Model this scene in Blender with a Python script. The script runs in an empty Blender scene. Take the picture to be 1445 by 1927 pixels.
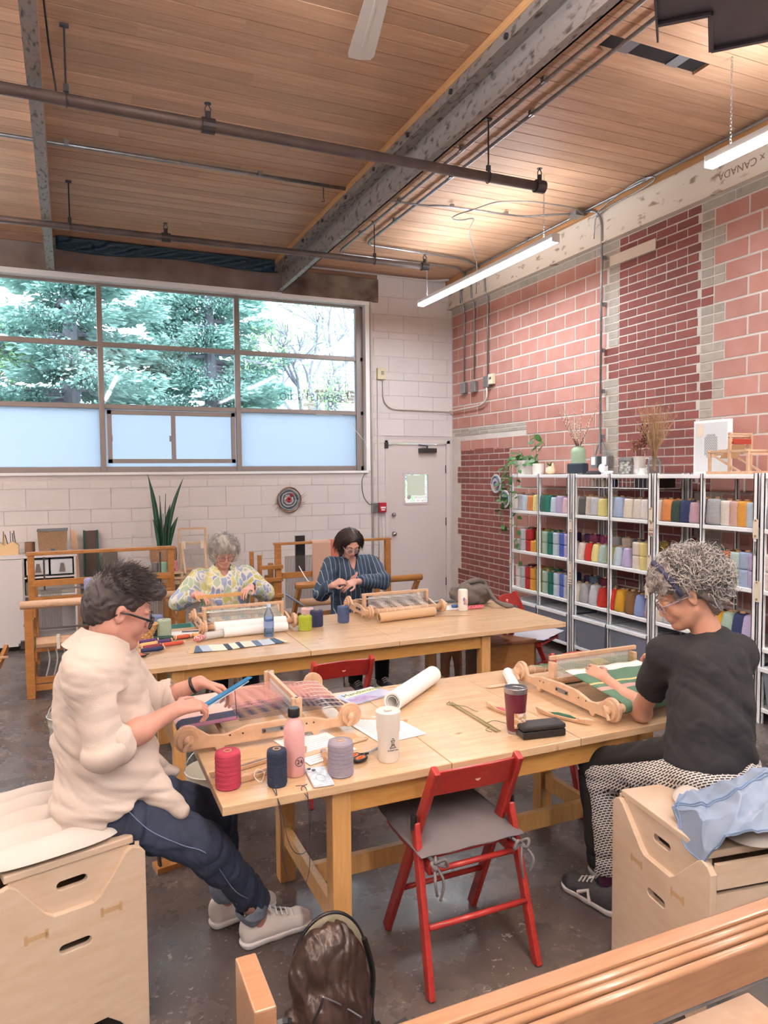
import bpy, math, random, bmesh
import numpy as np
from mathutils import Vector, Matrix
R = random.Random(7); PI = math.pi
S = bpy.context.scene; C = S.collection
# ---------------------------------------------------------------- camera
CAM = Vector((0, 0, 1.81)); FPX = 1356.43
yaw, pitch, roll = .411494, .0545112, -.00834014
fw = Vector((math.sin(yaw)*math.cos(pitch), math.cos(yaw)*math.cos(pitch), -math.sin(pitch)))
rt = Vector((math.cos(yaw), -math.sin(yaw), 0)); up = rt.cross(fw)
r2 = math.cos(roll)*rt + math.sin(roll)*up; u2 = -math.sin(roll)*rt + math.cos(roll)*up
cd = bpy.data.cameras.new('camera'); cam = bpy.data.objects.new('camera', cd); C.objects.link(cam)
cd.sensor_fit = 'HORIZONTAL'; cd.sensor_width = 36; cd.lens = 36*FPX/1445; cd.clip_start = .05; cd.clip_end = 200
M = Matrix((r2, u2, -fw)).transposed().to_4x4(); M.translation = CAM; cam.matrix_world = M
S.camera = cam
S.view_settings.view_transform = 'Standard'; S.view_settings.look = 'None'; S.view_settings.gamma = 1
S.view_settings.use_curve_mapping = False; S.view_settings.exposure = 0.33
# ---------------------------------------------------------------- world
W = bpy.data.worlds.new('world'); S.world = W; W.use_nodes = True
wn = W.node_tree.nodes; bgn = wn['Background']; bgn.inputs[0].default_value = (.86, .93, 1, 1); bgn.inputs[1].default_value = 8.4

def light(name, kind, loc, rot, power, size=(1, 1), color=(1, 1, 1)):
    l = bpy.data.lights.new(name, kind); l.energy = power; l.color = color
    if kind == 'AREA': l.shape = 'RECTANGLE'; l.size, l.size_y = size
    o = bpy.data.objects.new(name, l); o.location = loc; o.rotation_euler = rot; C.objects.link(o); return o
# daylight entering by the big window (sky portal)
pl = light('window_portal', 'AREA', (.39, 9.2, 2.93), (-PI/2, 0, 0), 1, (6.4, 2.2)); pl.data.cycles.is_portal = True
# LED ceiling tubes: first two seen, the rest added out of view as fill
ROOM = dict(x0=-5.5, x1=4.923, y0=-4.0, y1=8.88, z=4.43)
TUBES = [(3.94, 6.56), (3.94, 2.3), (3.94, -1.2), (.95, 1.3), (.95, -1.6), (-2.6, 6.3), (-2.6, 2.4), (-2.6, -1.4)]
for i, (x, y) in enumerate(TUBES):
    p = 66 if x > 3 else 92
    dn = .28 if (x, y) == (.95, 1.3) else .7 if (x, y) == (-2.6, 2.4) else 1.12 if x > 3 else 1
    light('tube_light', 'AREA', (x, y, 3.79), (0, 0, 0), p*.78*dn, (.08, 2.5), (.86, .93, 1))
    light('tube_uplight', 'AREA', (x, y, 3.885), (PI, 0, 0), p*(.34 if x > 3 else 3.2), (.06, 2.5), (.86, .93, 1))  # upward fill added over every fixture to brighten the ceiling
# ---------------------------------------------------------------- helpers
class MB:
    def __init__(s): s.v = []; s.f = []
    def add(s, vs, fs):
        n = len(s.v); s.v += [tuple(p) for p in vs]; s.f += [tuple(n+i for i in f) for f in fs]; return s
    def box(s, a, b, M=None):
        x0, y0, z0 = a; x1, y1, z1 = b
        vs = [Vector(p) for p in ((x0,y0,z0),(x1,y0,z0),(x1,y1,z0),(x0,y1,z0),(x0,y0,z1),(x1,y0,z1),(x1,y1,z1),(x0,y1,z1))]
        if M: vs = [M @ p for p in vs]
        return s.add(vs, ((0,3,2,1),(4,5,6,7),(0,1,5,4),(1,2,6,5),(2,3,7,6),(3,0,4,7)))
    def cbox(s, c, d, rz=0, M=None):
        m = Matrix.Translation(c) @ Matrix.Rotation(rz, 4, 'Z')
        if M: m = m @ M
        return s.box((-d[0]/2,-d[1]/2,-d[2]/2), (d[0]/2,d[1]/2,d[2]/2), m)
    def bar(s, a, b, w, h, upv=(0,0,1)):
        a, b = Vector(a), Vector(b); d = (b-a).normalized(); u = Vector(upv)
        if abs(d.dot(u)) > .98: u = Vector((0,1,0))
        x = d.cross(u).normalized(); u = x.cross(d)
        vs = [p+x*sx*w/2+u*su*h/2 for p in (a, b) for sx, su in ((-1,-1),(1,-1),(1,1),(-1,1))]
        return s.add(vs, ((0,1,2,3),(7,6,5,4),(0,4,5,1),(1,5,6,2),(2,6,7,3),(3,7,4,0)))
    def tube(s, pts, r, n=8, cap=True):
        pts = [Vector(p) for p in pts]; k = len(pts); rs = r if isinstance(r, (list, tuple)) else [r]*k
        t = (pts[1]-pts[0]).normalized(); u = Vector((0,0,1)) if abs(t.z) < .9 else Vector((1,0,0))
        x = t.cross(u).normalized(); vs = []
        for i in range(k):
            t = (pts[min(i+1,k-1)]-pts[max(i-1,0)])
            if t.length < 1e-9: t = Vector((0,0,1))
            t.normalize(); x = (x - t*x.dot(t)); x = x.normalized() if x.length > 1e-6 else t.orthogonal().normalized(); y = t.cross(x)
            vs += [pts[i]+(x*math.cos(2*PI*j/n)+y*math.sin(2*PI*j/n))*rs[i] for j in range(n)]
        fs = [(i*n+j, i*n+(j+1)%n, (i+1)*n+(j+1)%n, (i+1)*n+j) for i in range(k-1) for j in range(n)]
        if cap: fs += [tuple(range(n-1,-1,-1)), tuple((k-1)*n+j for j in range(n))]
        return s.add(vs, fs)
    def cyl(s, a, b, r, n=12): return s.tube([a, b], r, n)
    def lathe(s, prof, n=20, c=(0,0,0), M=None):
        c = Vector(c); vs = []
        for r, z in prof:
            for j in range(n):
                p = Vector((r*math.cos(2*PI*j/n), r*math.sin(2*PI*j/n), z))
                vs.append((M @ p if M else p)+c)
        k = len(prof); fs = [(i*n+j, i*n+(j+1)%n, (i+1)*n+(j+1)%n, (i+1)*n+j) for i in range(k-1) for j in range(n)]
        if prof[0][0] > 1e-5: fs.append(tuple(range(n-1,-1,-1)))
        if prof[-1][0] > 1e-5: fs.append(tuple((k-1)*n+j for j in range(n)))
        return s.add(vs, fs)
    def prism(s, poly, t, M=None):
        # polygon in local xz plane, thickness t along local y (centred)
        n = len(poly); vs = [Vector((x, y, z)) for y in (-t/2, t/2) for x, z in poly]
        if M: vs = [M @ p for p in vs]
        return s.add(vs, [tuple(range(n)), tuple(range(2*n-1, n-1, -1))]+[(i, i+n, (i+1)%n+n, (i+1)%n) for i in range(n)])
    def grid(s, fn, nu, nv):
        vs = [fn(i/nu, j/nv) for j in range(nv+1) for i in range(nu+1)]; w = nu+1
        return s.add(vs, [(j*w+i, j*w+i+1, (j+1)*w+i+1, (j+1)*w+i) for j in range(nv) for i in range(nu)])
    def sheet(s, fn, nu, nv, t=.003):
        # closed thick sheet, thickness downward in z
        w = nu+1; A = [Vector(fn(i/nu, j/nv)) for j in range(nv+1) for i in range(nu+1)]; n = len(A)
        B = [p-Vector((0,0,t)) for p in A]; q = [(j*w+i, j*w+i+1, (j+1)*w+i+1, (j+1)*w+i) for j in range(nv) for i in range(nu)]
        fs = q+[tuple(n+i for i in f[::-1]) for f in q]
        ring = [i for i in range(nu)]+[j*w+nu for j in range(nv)]+[nv*w+i for i in range(nu,0,-1)]+[j*w for j in range(nv,0,-1)]
        fs += [(ring[k], n+ring[k], n+ring[(k+1)%len(ring)], ring[(k+1)%len(ring)]) for k in range(len(ring))]
        return s.add(A+B, fs)
    def blob(s, c, d, n=10, m=8, rot=None, fn=None):
        c = Vector(c); vs = []
        for i in range(m+1):
            th = PI*i/m
            for j in range(n):
                ph = 2*PI*j/n; p = Vector((math.sin(th)*math.cos(ph), math.sin(th)*math.sin(ph), math.cos(th)))
                if fn: p = p*fn(p)
                p = Vector((p.x*d[0], p.y*d[1], p.z*d[2]))
                vs.append((rot @ p if rot else p)+c)
        return s.add(vs, [(i*n+j, (i+1)*n+j, (i+1)*n+(j+1)%n, i*n+(j+1)%n) for i in range(m) for j in range(n)])
    def mesh(s, name, smooth=False):
        me = bpy.data.meshes.new(name); me.from_pydata(s.v, [], s.f); me.validate(); 
        if smooth: me.polygons.foreach_set('use_smooth', [True]*len(me.polygons))
        me.update(); return me
    def build(s, name, mat=None, parent=None, smooth=False, bevel=0, sub=0, auto=None):
        me = s.mesh(name, smooth or auto is not None)
        if auto is not None: me.set_sharp_from_angle(angle=math.radians(auto))
        o = bpy.data.objects.new(name, me); C.objects.link(o)
        if mat: me.materials.append(mat)
        if parent: o.parent = parent
        if bevel:
            b = o.modifiers.new('b', 'BEVEL'); b.width = bevel; b.segments = 2; b.limit_method = 'ANGLE'
        if sub: m = o.modifiers.new('s', 'SUBSURF'); m.levels = sub; m.render_levels = sub
        return o
def tag(o, label=None, cat=None, group=None, kind=None):
    for k, v in (('label', label), ('category', cat), ('group', group), ('kind', kind)):
        if v: o[k] = v
    return o
def thing(name, loc, label, cat, rz=0, group=None):
    o = bpy.data.objects.new(name, None); C.objects.link(o); o.location = loc; o.rotation_euler = (0, 0, rz); o.empty_display_size = .05
    return tag(o, label, cat, group)
def place(o, loc=None, rz=None):
    if loc is not None: o.location = loc
    if rz is not None: o.rotation_euler = (0, 0, rz)
    return o
def copy_tree(o, parent=None):
    c = o.copy(); C.objects.link(c)
    if parent: c.parent = parent
    for ch in o.children: copy_tree(ch, c)
    return c
def share(name, me, parent=None, loc=(0,0,0), rz=0):
    o = bpy.data.objects.new(name, me); C.objects.link(o); o.location = loc; o.rotation_euler = (0,0,rz)
    if parent: o.parent = parent
    return o
def RZ(a): return Matrix.Rotation(a, 4, 'Z')
def RX(a): return Matrix.Rotation(a, 4, 'X')
def RY(a): return Matrix.Rotation(a, 4, 'Y')
def TR(*p): return Matrix.Translation(p)
def arc(cx, cz, r, a0, a1, n): return [(cx+r*math.cos(math.radians(a0+(a1-a0)*i/n)), cz+r*math.sin(math.radians(a0+(a1-a0)*i/n))) for i in range(n+1)]
def smooth_path(pts, k=6):
    P = [Vector(p) for p in pts]; out = []
    for i in range(len(P)-1):
        p0, p1, p2, p3 = P[max(i-1,0)], P[i], P[i+1], P[min(i+2,len(P)-1)]
        for j in range(k):
            t = j/k; out.append(.5*((2*p1)+(p2-p0)*t+(2*p0-5*p1+4*p2-p3)*t*t+(3*p1-p0-3*p2+p3)*t**3))
    return out+[P[-1]]
# ---------------------------------------------------------------- materials
def lin(c):
    if isinstance(c, str): c = [int(c[i:i+2], 16)/255 for i in (0, 2, 4)]
    return tuple((x/12.92 if x <= .04045 else ((x+.055)/1.055)**2.4) for x in c)
def mat(name, col, rough=.5, metal=0, noise=None, col2=None, bump=None, rnd=0, stretch=(1,1,1), emit=None, trans=0, alpha=1, ior=1.45, objcol=False, coat=0, wave=None, sheen=0, sss=0):
    m = bpy.data.materials.new(name); m.use_nodes = True; nt = m.node_tree; N = nt.nodes; L = nt.links; b = N['Principled BSDF']
    c = lin(col)
    b.inputs['Base Color'].default_value = (*c, 1); b.inputs['Roughness'].default_value = rough; b.inputs['Metallic'].default_value = metal
    b.inputs['IOR'].default_value = ior
    if coat: b.inputs['Coat Weight'].default_value = coat; b.inputs['Coat Roughness'].default_value = .15
    if sheen: b.inputs['Sheen Weight'].default_value = sheen
    if sss: b.inputs['Subsurface Weight'].default_value = sss; b.inputs['Subsurface Radius'].default_value = (.02,.008,.004)
    if trans: b.inputs['Transmission Weight'].default_value = trans
    if alpha < 1: b.inputs['Alpha'].default_value = alpha
    if emit: b.inputs['Emission Color'].default_value = (*lin(emit[0]), 1); b.inputs['Emission Strength'].default_value = emit[1]
    out = None
    if noise or bump or wave:
        tc = N.new('ShaderNodeTexCoord'); mp = N.new('ShaderNodeMapping'); mp.inputs['Scale'].default_value = stretch
        L.new(tc.outputs['Object'], mp.inputs['Vector']); vec = mp.outputs[0]
        if rnd:
            oi = N.new('ShaderNodeObjectInfo'); cm = N.new('ShaderNodeCombineXYZ'); mm = N.new('ShaderNodeMath'); mm.operation = 'MULTIPLY'; mm.inputs[1].default_value = 37.
            L.new(oi.outputs['Random'], mm.inputs[0])
            for i in range(3): L.new(mm.outputs[0], cm.inputs[i])
            va = N.new('ShaderNodeVectorMath'); L.new(vec, va.inputs[0]); L.new(cm.outputs[0], va.inputs[1]); vec = va.outputs[0]
    if objcol:
        oc = N.new('ShaderNodeObjectInfo'); out = oc.outputs['Color']
    def mix(fac, a, bb, mode='MIX'):
        x = N.new('ShaderNodeMix'); x.data_type = 'RGBA'; x.blend_type = mode
        for sock, val in ((x.inputs[0], fac), (x.inputs[6], a), (x.inputs[7], bb)):
            if hasattr(val, 'links'): L.new(val, sock)
            else: sock.default_value = val
        return x.outputs[2]
    if noise:
        nz = N.new('ShaderNodeTexNoise'); nz.inputs['Scale'].default_value = noise[0]; nz.inputs['Detail'].default_value = noise[2] if len(noise) > 2 else 4
        L.new(vec, nz.inputs['Vector'])
        cr = N.new('ShaderNodeValToRGB'); nc = noise[3] if len(noise) > 3 else .5; cr.color_ramp.elements[0].position = nc-noise[1]/2; cr.color_ramp.elements[1].position = nc+noise[1]/2
        L.new(nz.outputs['Fac'], cr.inputs[0]); c2 = lin(col2) if col2 else tuple(x*.75 for x in c)
        if objcol:
            out = mix(1., out, mix(cr.outputs[0], (1,1,1,1), (.8,.8,.8,1)), 'MULTIPLY')
        else: out = mix(cr.outputs[0], (*c, 1), (*c2, 1))
    if wave:
        wv = N.new('ShaderNodeTexWave'); wv.bands_direction = wave[0]; wv.inputs['Scale'].default_value = wave[1]; wv.inputs['Distortion'].default_value = wave[2]; wv.inputs['Detail'].default_value = 2
        L.new(vec, wv.inputs['Vector'])
        out = mix(1., out if out else (*c, 1), mix(wv.outputs['Fac'], (wave[3],)*3+(1,), (1,1,1,1)), 'MULTIPLY')
    if rnd:
        oi2 = N.new('ShaderNodeObjectInfo'); mr = N.new('ShaderNodeMapRange'); L.new(oi2.outputs['Random'], mr.inputs[0])
        mr.inputs[3].default_value = 1-rnd; mr.inputs[4].default_value = 1+rnd
        cx = N.new('ShaderNodeCombineXYZ')
        for i in range(3): L.new(mr.outputs[0], cx.inputs[i])
        out = mix(1., out if out else (*c, 1), cx.outputs[0], 'MULTIPLY')
    if out: L.new(out, b.inputs['Base Color'])
    if bump:
        n2 = N.new('ShaderNodeTexNoise'); n2.inputs['Scale'].default_value = bump[0]; n2.inputs['Detail'].default_value = 6; L.new(vec, n2.inputs['Vector'])
        bp = N.new('ShaderNodeBump'); bp.inputs['Strength'].default_value = bump[1]; bp.inputs['Distance'].default_value = bump[2] if len(bump) > 2 else .01
        src = n2.outputs['Fac']
        if wave and len(wave) > 4: src = wv.outputs['Fac']
        L.new(src, bp.inputs['Height']); L.new(bp.outputs[0], b.inputs['Normal'])
    return m
wood = mat('birch_wood', 'CFB497', .38, noise=(6, .5), col2='BE9F7E', stretch=(1, 14, 14), rnd=.05, bump=(30, .08))
wood_y = mat('birch_wood_y', 'DDB98A', .38, noise=(6, .5), col2='C9A06C', stretch=(14, 1, 14), rnd=.05, bump=(30, .08))
tabletop = mat('butcher_block', 'D2B491', .26, noise=(5, .5), col2='C4A27C', stretch=(1.5, 20, 20), rnd=.04, coat=.15)
_N = tabletop.node_tree.nodes; _L = tabletop.node_tree.links; _b = _N['Principled BSDF']; _src = _b.inputs['Base Color'].links[0].from_socket
_tc = _N.new('ShaderNodeTexCoord'); _br = _N.new('ShaderNodeTexBrick'); _br.inputs['Scale'].default_value = 1; _br.inputs['Brick Width'].default_value = .42; _br.inputs['Row Height'].default_value = .045; _br.inputs['Mortar Size'].default_value = .0006
_br.inputs['Color1'].default_value = (.93,.90,.86,1); _br.inputs['Color2'].default_value = (1.05,1.05,1.05,1); _br.inputs['Mortar'].default_value = (.82,.76,.70,1); _L.new(_tc.outputs['Object'], _br.inputs['Vector'])
_m = _N.new('ShaderNodeMix'); _m.data_type = 'RGBA'; _m.blend_type = 'MULTIPLY'; _m.inputs[0].default_value = 1; _L.new(_src, _m.inputs[6]); _L.new(_br.outputs[0], _m.inputs[7])
_mp = _N.new('ShaderNodeMapping'); _mp.inputs['Scale'].default_value = (4.5, 16, 1); _L.new(_tc.outputs['Object'], _mp.inputs[0]); _n = _N.new('ShaderNodeTexNoise'); _n.inputs['Scale'].default_value = 2.2; _n.inputs['Detail'].default_value = 3; _L.new(_mp.outputs[0], _n.inputs['Vector'])
_r = _N.new('ShaderNodeValToRGB'); _r.color_ramp.elements[0].position = .70; _r.color_ramp.elements[1].position = .76; _L.new(_n.outputs['Fac'], _r.inputs[0]); _k = _N.new('ShaderNodeMix'); _k.data_type = 'RGBA'; _L.new(_r.outputs[0], _k.inputs[0]); _L.new(_m.outputs[2], _k.inputs[6]); _k.inputs[7].default_value = (*lin('9A7450'), 1); _L.new(_k.outputs[2], _b.inputs['Base Color'])
legwood = mat('table_leg_birch', 'CDA067', .35, noise=(5, .5), col2='BB8B52', stretch=(14, 14, 1), rnd=.05)
loomwood = mat('loom_beech', 'D4B192', .4, noise=(9, .5), col2='C49E7E', stretch=(3, 3, 3), rnd=.05)
loomold = mat('old_loom_maple', 'B57F48', .35, noise=(7, .5), col2='9C6630', stretch=(2, 10, 6), rnd=.08, coat=.2)
ply = mat('birch_plywood', 'CDB9A3', .5, noise=(3, .5), col2='C2A98F', stretch=(3, 3, 12), bump=(60, .05))
plyedge = mat('plywood_edge', 'E8CFA8', .6, wave=('Z', 40, 1, .8))
white = mat('white_paint', 'F6F6F6', .45); blackm = mat('black_plastic', '17171A', .35)
steel = mat('galvanised_steel', 'A9ABAE', .35, .9, noise=(20, .5), col2='8F9194')
chrome = mat('chrome', 'D0D0D0', .15, 1); darkmetal = mat('dark_metal', '4A4648', .5, .6)
redp = mat('red_lacquer', 'A8302A', .35, noise=(12, .5), col2='8F2622', stretch=(2, 2, 6), coat=.2)
greyfab = mat('grey_cotton', '6B6668', .9, bump=(350, .3, .002), noise=(3, .6), col2='5E5A5D')
creamfab = mat('cream_cotton', 'CBC2B9', .92, bump=(350, .3, .002), noise=(4, .6), col2='C3B9AF')
paper = mat('white_paper', 'F2EEEA', .7); cardboard = mat('cardboard', 'A98B6A', .8)
glassm = mat('clear_glass', 'F4FAFA', .03, trans=1, ior=1.45)
leafm = mat('leaf_green', '4C7A3C', .45, noise=(20, .5), col2='2F5A2C', rnd=.15)
# ================================================================ structure
mortar = mat('mortar_concrete', 'D8D0C8', .9, noise=(9, .6), col2='C9C0B8', bump=(60, .4, .006))
blockred = mat('clay_block', 'AE786B', .75, noise=(5, .5), col2='B98A80', rnd=.10, bump=(40, .25, .004))
brickred = mat('red_brick', '8E544D', .85, noise=(14, .7), col2='7E4945', rnd=.14, bump=(50, .6, .006))
greyblock = mat('grey_concrete_block', 'B3ABA0', .92, noise=(16, .6), col2='A0978C', rnd=.08, bump=(60, .6, .006))
wallpaint = mat('cream_wall_paint', 'D9D3D0', .6, noise=(3, .6), col2='D3CBC8', rnd=.015, bump=(25, .25, .006))
deckwood = mat('ceiling_pine', 'CFA788', .55, noise=(3.2, .6), col2='B1886A', stretch=(.8, 16, 8), rnd=.13, bump=(40, .15))
floorm = mat('polished_concrete', '6B625C', .25, noise=(2.2, .5, 10), col2='4E4744', bump=(6, .06, .01))
rust = mat('rusty_steel', '99918C', .6, .25, noise=(20, .14, 8, .60), col2='5A504C', stretch=(2, .6, 1), bump=(30, .4, .004))
rust2 = mat('rusty_steel_lintel', '8F8272', .8, noise=(3.5, .35, 10), col2='54423C', bump=(30, .4, .004))
beampaint = mat('old_beam_paint', 'D8CCBC', .7, noise=(7, .10, 12, .64), col2='9A8472', stretch=(1, 1, 2), bump=(30, .3, .004))
alum = mat('window_aluminium', '958C88', .45, .3); frost = mat('frosted_glass', 'EAF3FA', .55, trans=.85)
X0, X1, Y0, Y1, ZC = ROOM['x0'], ROOM['x1'], ROOM['y0'], ROOM['y1'], ROOM['z']
def struct(o, label=None): return tag(o, label, None, None, 'structure')
def piece(me_cache, key, name, dims, parent, loc, m):
    me = me_cache.get(key)
    if me is None:
        mb = MB(); mb.box((-dims[0]/2, -dims[1]/2, -dims[2]/2), (dims[0]/2, dims[1]/2, dims[2]/2)); me = mb.mesh(name); me.materials.append(m); me_cache[key] = me
    return share(name, me, parent, loc)
# floor with stains and pale chips
fl = MB().box((X0-.3, Y0-.3, -.1), (X1+.3, Y1+.3, 0)).build('floor', None); struct(fl)
fm = bpy.data.materials.new('stained_concrete_floor'); fm.use_nodes = True; fl.data.materials.append(fm)
nt = fm.node_tree; N = nt.nodes; L = nt.links; b = N['Principled BSDF']; tc = N.new('ShaderNodeTexCoord')
def fnoise(sc, det, lo, hi, ca, cb, dist=0):
    n = N.new('ShaderNodeTexNoise'); n.inputs['Roughness'].default_value = .6; n.inputs['Scale'].default_value = sc; n.inputs['Detail'].default_value = det; n.inputs['Distortion'].default_value = dist
    L.new(tc.outputs['Object'], n.inputs['Vector']); r = N.new('ShaderNodeValToRGB'); r.color_ramp.elements[0].position = lo; r.color_ramp.elements[1].position = hi
    r.color_ramp.elements[0].color = (*ca, 1); r.color_ramp.elements[1].color = (*cb, 1); L.new(n.outputs['Fac'], r.inputs[0]); return r.outputs[0]
a_ = fnoise(2.2, 12, .25, .75, lin('3E3735'), lin('675F5B'), .3); c_ = fnoise(26, 5, .63, .68, (0,0,0), (1,1,1), 1.5); d_ = fnoise(5, 10, .3, .75, (.8,)*3, (1.12,)*3)
mx = N.new('ShaderNodeMix'); mx.data_type = 'RGBA'; mx.blend_type = 'MULTIPLY'; mx.inputs[0].default_value = 1; L.new(a_, mx.inputs[6]); L.new(d_, mx.inputs[7])
m2 = N.new('ShaderNodeMix'); m2.data_type = 'RGBA'; m2.inputs[7].default_value = (*lin('B5ADA6'), 1); L.new(mx.outputs[2], m2.inputs[6])
mm = N.new('ShaderNodeMath'); mm.operation = 'MULTIPLY'; mm.inputs[1].default_value = .55; L.new(c_, mm.inputs[0]); L.new(mm.outputs[0], m2.inputs[0]); L.new(m2.outputs[2], b.inputs['Base Color'])
rr = fnoise(3, 8, .35, .7, (.16,)*3, (.42,)*3); L.new(rr, b.inputs['Roughness'])
bp = N.new('ShaderNodeBump'); bp.inputs['Strength'].default_value = .06; bp.inputs['Distance'].default_value = .01; L.new(d_, bp.inputs['Height']); L.new(bp.outputs[0], b.inputs['Normal'])
# unseen outer walls and slab above
struct(MB().box((X0-.3, Y0-.3, 0), (X0, Y1+.3, ZC+.3)).build('wall_left', wallpaint))
struct(MB().box((X0, Y0-.3, 0), (X1+.3, Y0, ZC+.3)).build('wall_front', wallpaint))
# ceiling: dark backing slab and pine boards
ce = MB().box((X0-.3, Y0-.3, ZC+.03), (X1+.3, Y1+.3, ZC+.2)).build('ceiling', mat('ceiling_gap', '2A1B12', .9)); struct(ce)
ceobj = ce
HX0, HX1, HY0, HY1 = 3.07, 3.88, 3.60, 3.74
k = 0; y = Y0; far = MB()
bc = {}
while y < Y1:
    y2 = min(y+.14, Y1)
    x = X0+R.uniform(0, 2)-2
    while x < X1:
        Ln = R.choice([3.0, 3.6, 4.2, 4.8]); xa, xb = max(x, X0), min(x+Ln, X1)
        segs = [(xa, xb)]
        if y+.02 < (HY0+HY1)/2 < y2-.0 and xb > HX0 and xa < HX1:
            segs = [(xa, HX0), (HX1, xb)]
        for s0, s1 in segs:
            if s1-s0 > .05:
                dz = R.uniform(0, .003)
                if y > 2.2 and s1 > -1.4: MB().box((-(s1-s0)/2, -(y2-y)/2+.0035, -.015), ((s1-s0)/2, (y2-y)/2-.0035, .015)).build('ceiling_board', deckwood, ce).location = ((s0+s1)/2, (y+y2)/2, ZC+.015+dz)
                else: far.box((s0+.002, y+.003, ZC+dz), (s1, y2-.003, ZC+.03))
        x += Ln
    y += .14
tag(far.build('ceiling_boards', deckwood, ce), kind='stuff')
# opening in the deck: black membrane and grey tape
MB().box((HX0, HY0-.07, ZC+.025), (HX1, HY1+.07, ZC+.029)).build('membrane', mat('black_membrane', '1C1C20', .6), ce)
tp = mat('grey_tape', '77767A', .6)
for tx in (HX0+.16, HX1-.24): MB().box((tx, HY0-.07, ZC+.018), (tx+.09, HY1+.07, ZC+.024)).build('tape', tp, ce)
# ---- right wall
wr = MB().box((X1, Y0, 0), (X1+.3, Y1+.3, ZC+.03)).build('wall_right', mortar); struct(wr)
RB, RS = .1555, .07775
cache = {}; ZT = 3.952
nb = 0; nbr = 0; ng = 0; stuff_b = MB(); stuff_g = MB()
def wpiece(kind, ya, yb, za, zb):
    global nb, nbr, ng
    j = .010 if kind == 'clay_block' else .007
    ya, yb, za, zb = ya+j, yb-j, za+j, zb-j
    if yb-ya < .03: return
    m = {'clay_block': blockred, 'brick': brickred, 'concrete_brick': greyblock}[kind]; pr = R.uniform(.003, .006)
    vis = zb > 1.75 or ya > 6.75
    if ya < 2.6: vis = False
    if kind == 'clay_block':
        nb += vis and 1 or 0
        if nb > 295: vis = False
    elif kind == 'brick':
        nbr += vis and 1 or 0
        if nbr > 295: vis = False
    if vis:
        q = lambda v: round(v, 2)
        key = (kind, q(yb-ya), q(zb-za)); piece(cache, key, kind, (.02, yb-ya, zb-za), wr, (X1-pr+.01, (ya+yb)/2, (za+zb)/2), m)
    else:
        tgt = stuff_b if kind == 'clay_block' else stuff_g if kind == 'concrete_brick' else stuff_r
        tgt.box((X1-pr, ya, za), (X1+.005, yb, zb))
stuff_r = MB()
# clay blocks, left field (from the corner to the brick infill) and right field
for k in range(26):
    zt = ZT-RB*k; zb = zt-RB
    if zb < 0: break
    off = .165 if k % 2 else 0
    # left field
    ylo, yhi = (5.70+(0.07 if k % 2 == 0 else 0)), 8.86
    if k == 10: yhi = 7.10
    if k == 11: yhi = 8.64
    if k >= 12: yhi = 7.44
    y = 8.86+off
    while y > ylo:
        a, b_ = max(y-.33, ylo), min(y, yhi)
        if b_-a > .06: wpiece('clay_block', a, b_, zb, zt)
        y -= .33
    # right field
    st = 4.437 if (k % 2 == 0 and k != 99) else 4.325
    y = st
    while y > 1.9:
        wpiece('clay_block', y-.33, y, zb, zt); y -= .33
    # grey toothing beside the infill
    if k % 2:
        wpiece('concrete_brick', 4.325, 4.437, zt-RS, zt); wpiece('concrete_brick', 4.325, 4.437, zb, zt-RS)
    g = 5.70 if k % 2 else 5.77
    for zz in (zt-RS, zb):
        if not (6 <= 2*k/2 <= 7): wpiece('concrete_brick', 5.555, g, zz, zz+RS)
        else: wpiece('brick', 5.555, g, zz, zz+RS)
        if not (k % 5 == 4): wpiece('concrete_brick', 4.437, 4.568, zz, zz+RS)
        else: wpiece('brick', 4.437, 4.568, zz, zz+RS)
# brick infill
for k in range(51):
    zt = 4.035-RS*k; zb = zt-RS
    if zb < 0: break
    y = 5.555 if k % 2 else 5.435; first = True
    if k % 2 == 0: wpiece('brick', 5.435, 5.555, zb, zt)
    head = (k % 7 == 5)
    while y > 4.57:
        w = .12 if head else .238
        a = max(y-w, 4.57); wpiece('brick', a, y, zb, zt); y -= w
# lower left bricks
for k in range(27):
    zt = 2.12-RS*k; zb = zt-RS
    if zb < .0: break
    y = 8.63 if k % 2 else 8.51
    y0 = 8.72 if (k // 3) % 3 == 1 else 8.63
    wpiece('brick', y, y0, zb, zt) if y0-y > .04 else None
    head = (k % 6 == 4)
    while y > 7.44:
        w = .12 if head else .238
        a = max(y-w, 7.44); wpiece('brick', a, y, zb, zt); y -= w
# grey band above lower bricks and grey course under the beam
for i in range(8): wpiece('concrete_brick', 8.86-.22*(i+1), 8.86-.22*i, 2.345, 2.395)
for i in range(8): wpiece('concrete_brick', 8.80-.22*(i+1), 8.80-.22*i, 2.297, 2.345)
y = 8.86
while y > 2.2:
    if not (4.57 < y-.1 < 5.6): wpiece('concrete_brick', y-.33, y, ZT, 4.035)
    y -= .33
for mbx, nm, m in ((stuff_b, 'clay_blocks', blockred), (stuff_g, 'concrete_bricks', greyblock), (stuff_r, 'bricks', brickred)):
    if mbx.v: tag(mbx.build(nm, m, wr), kind='stuff')
# painted steel beam on the right wall and timber nailer above it
MB().box((X1-.055, Y0, 4.05), (X1+.01, Y1, 4.36)).box((X1-.075, Y0, 4.038), (X1, Y1, 4.052)).build('beam', beampaint, wr)
MB().box((X1-.10, Y0, 4.36), (X1, Y1, ZC)).build('nailer', mat('pine_nailer', 'C08D5C', .6, noise=(3, .5), col2='A6754A', stretch=(10, 1, 10)), wr)
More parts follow.
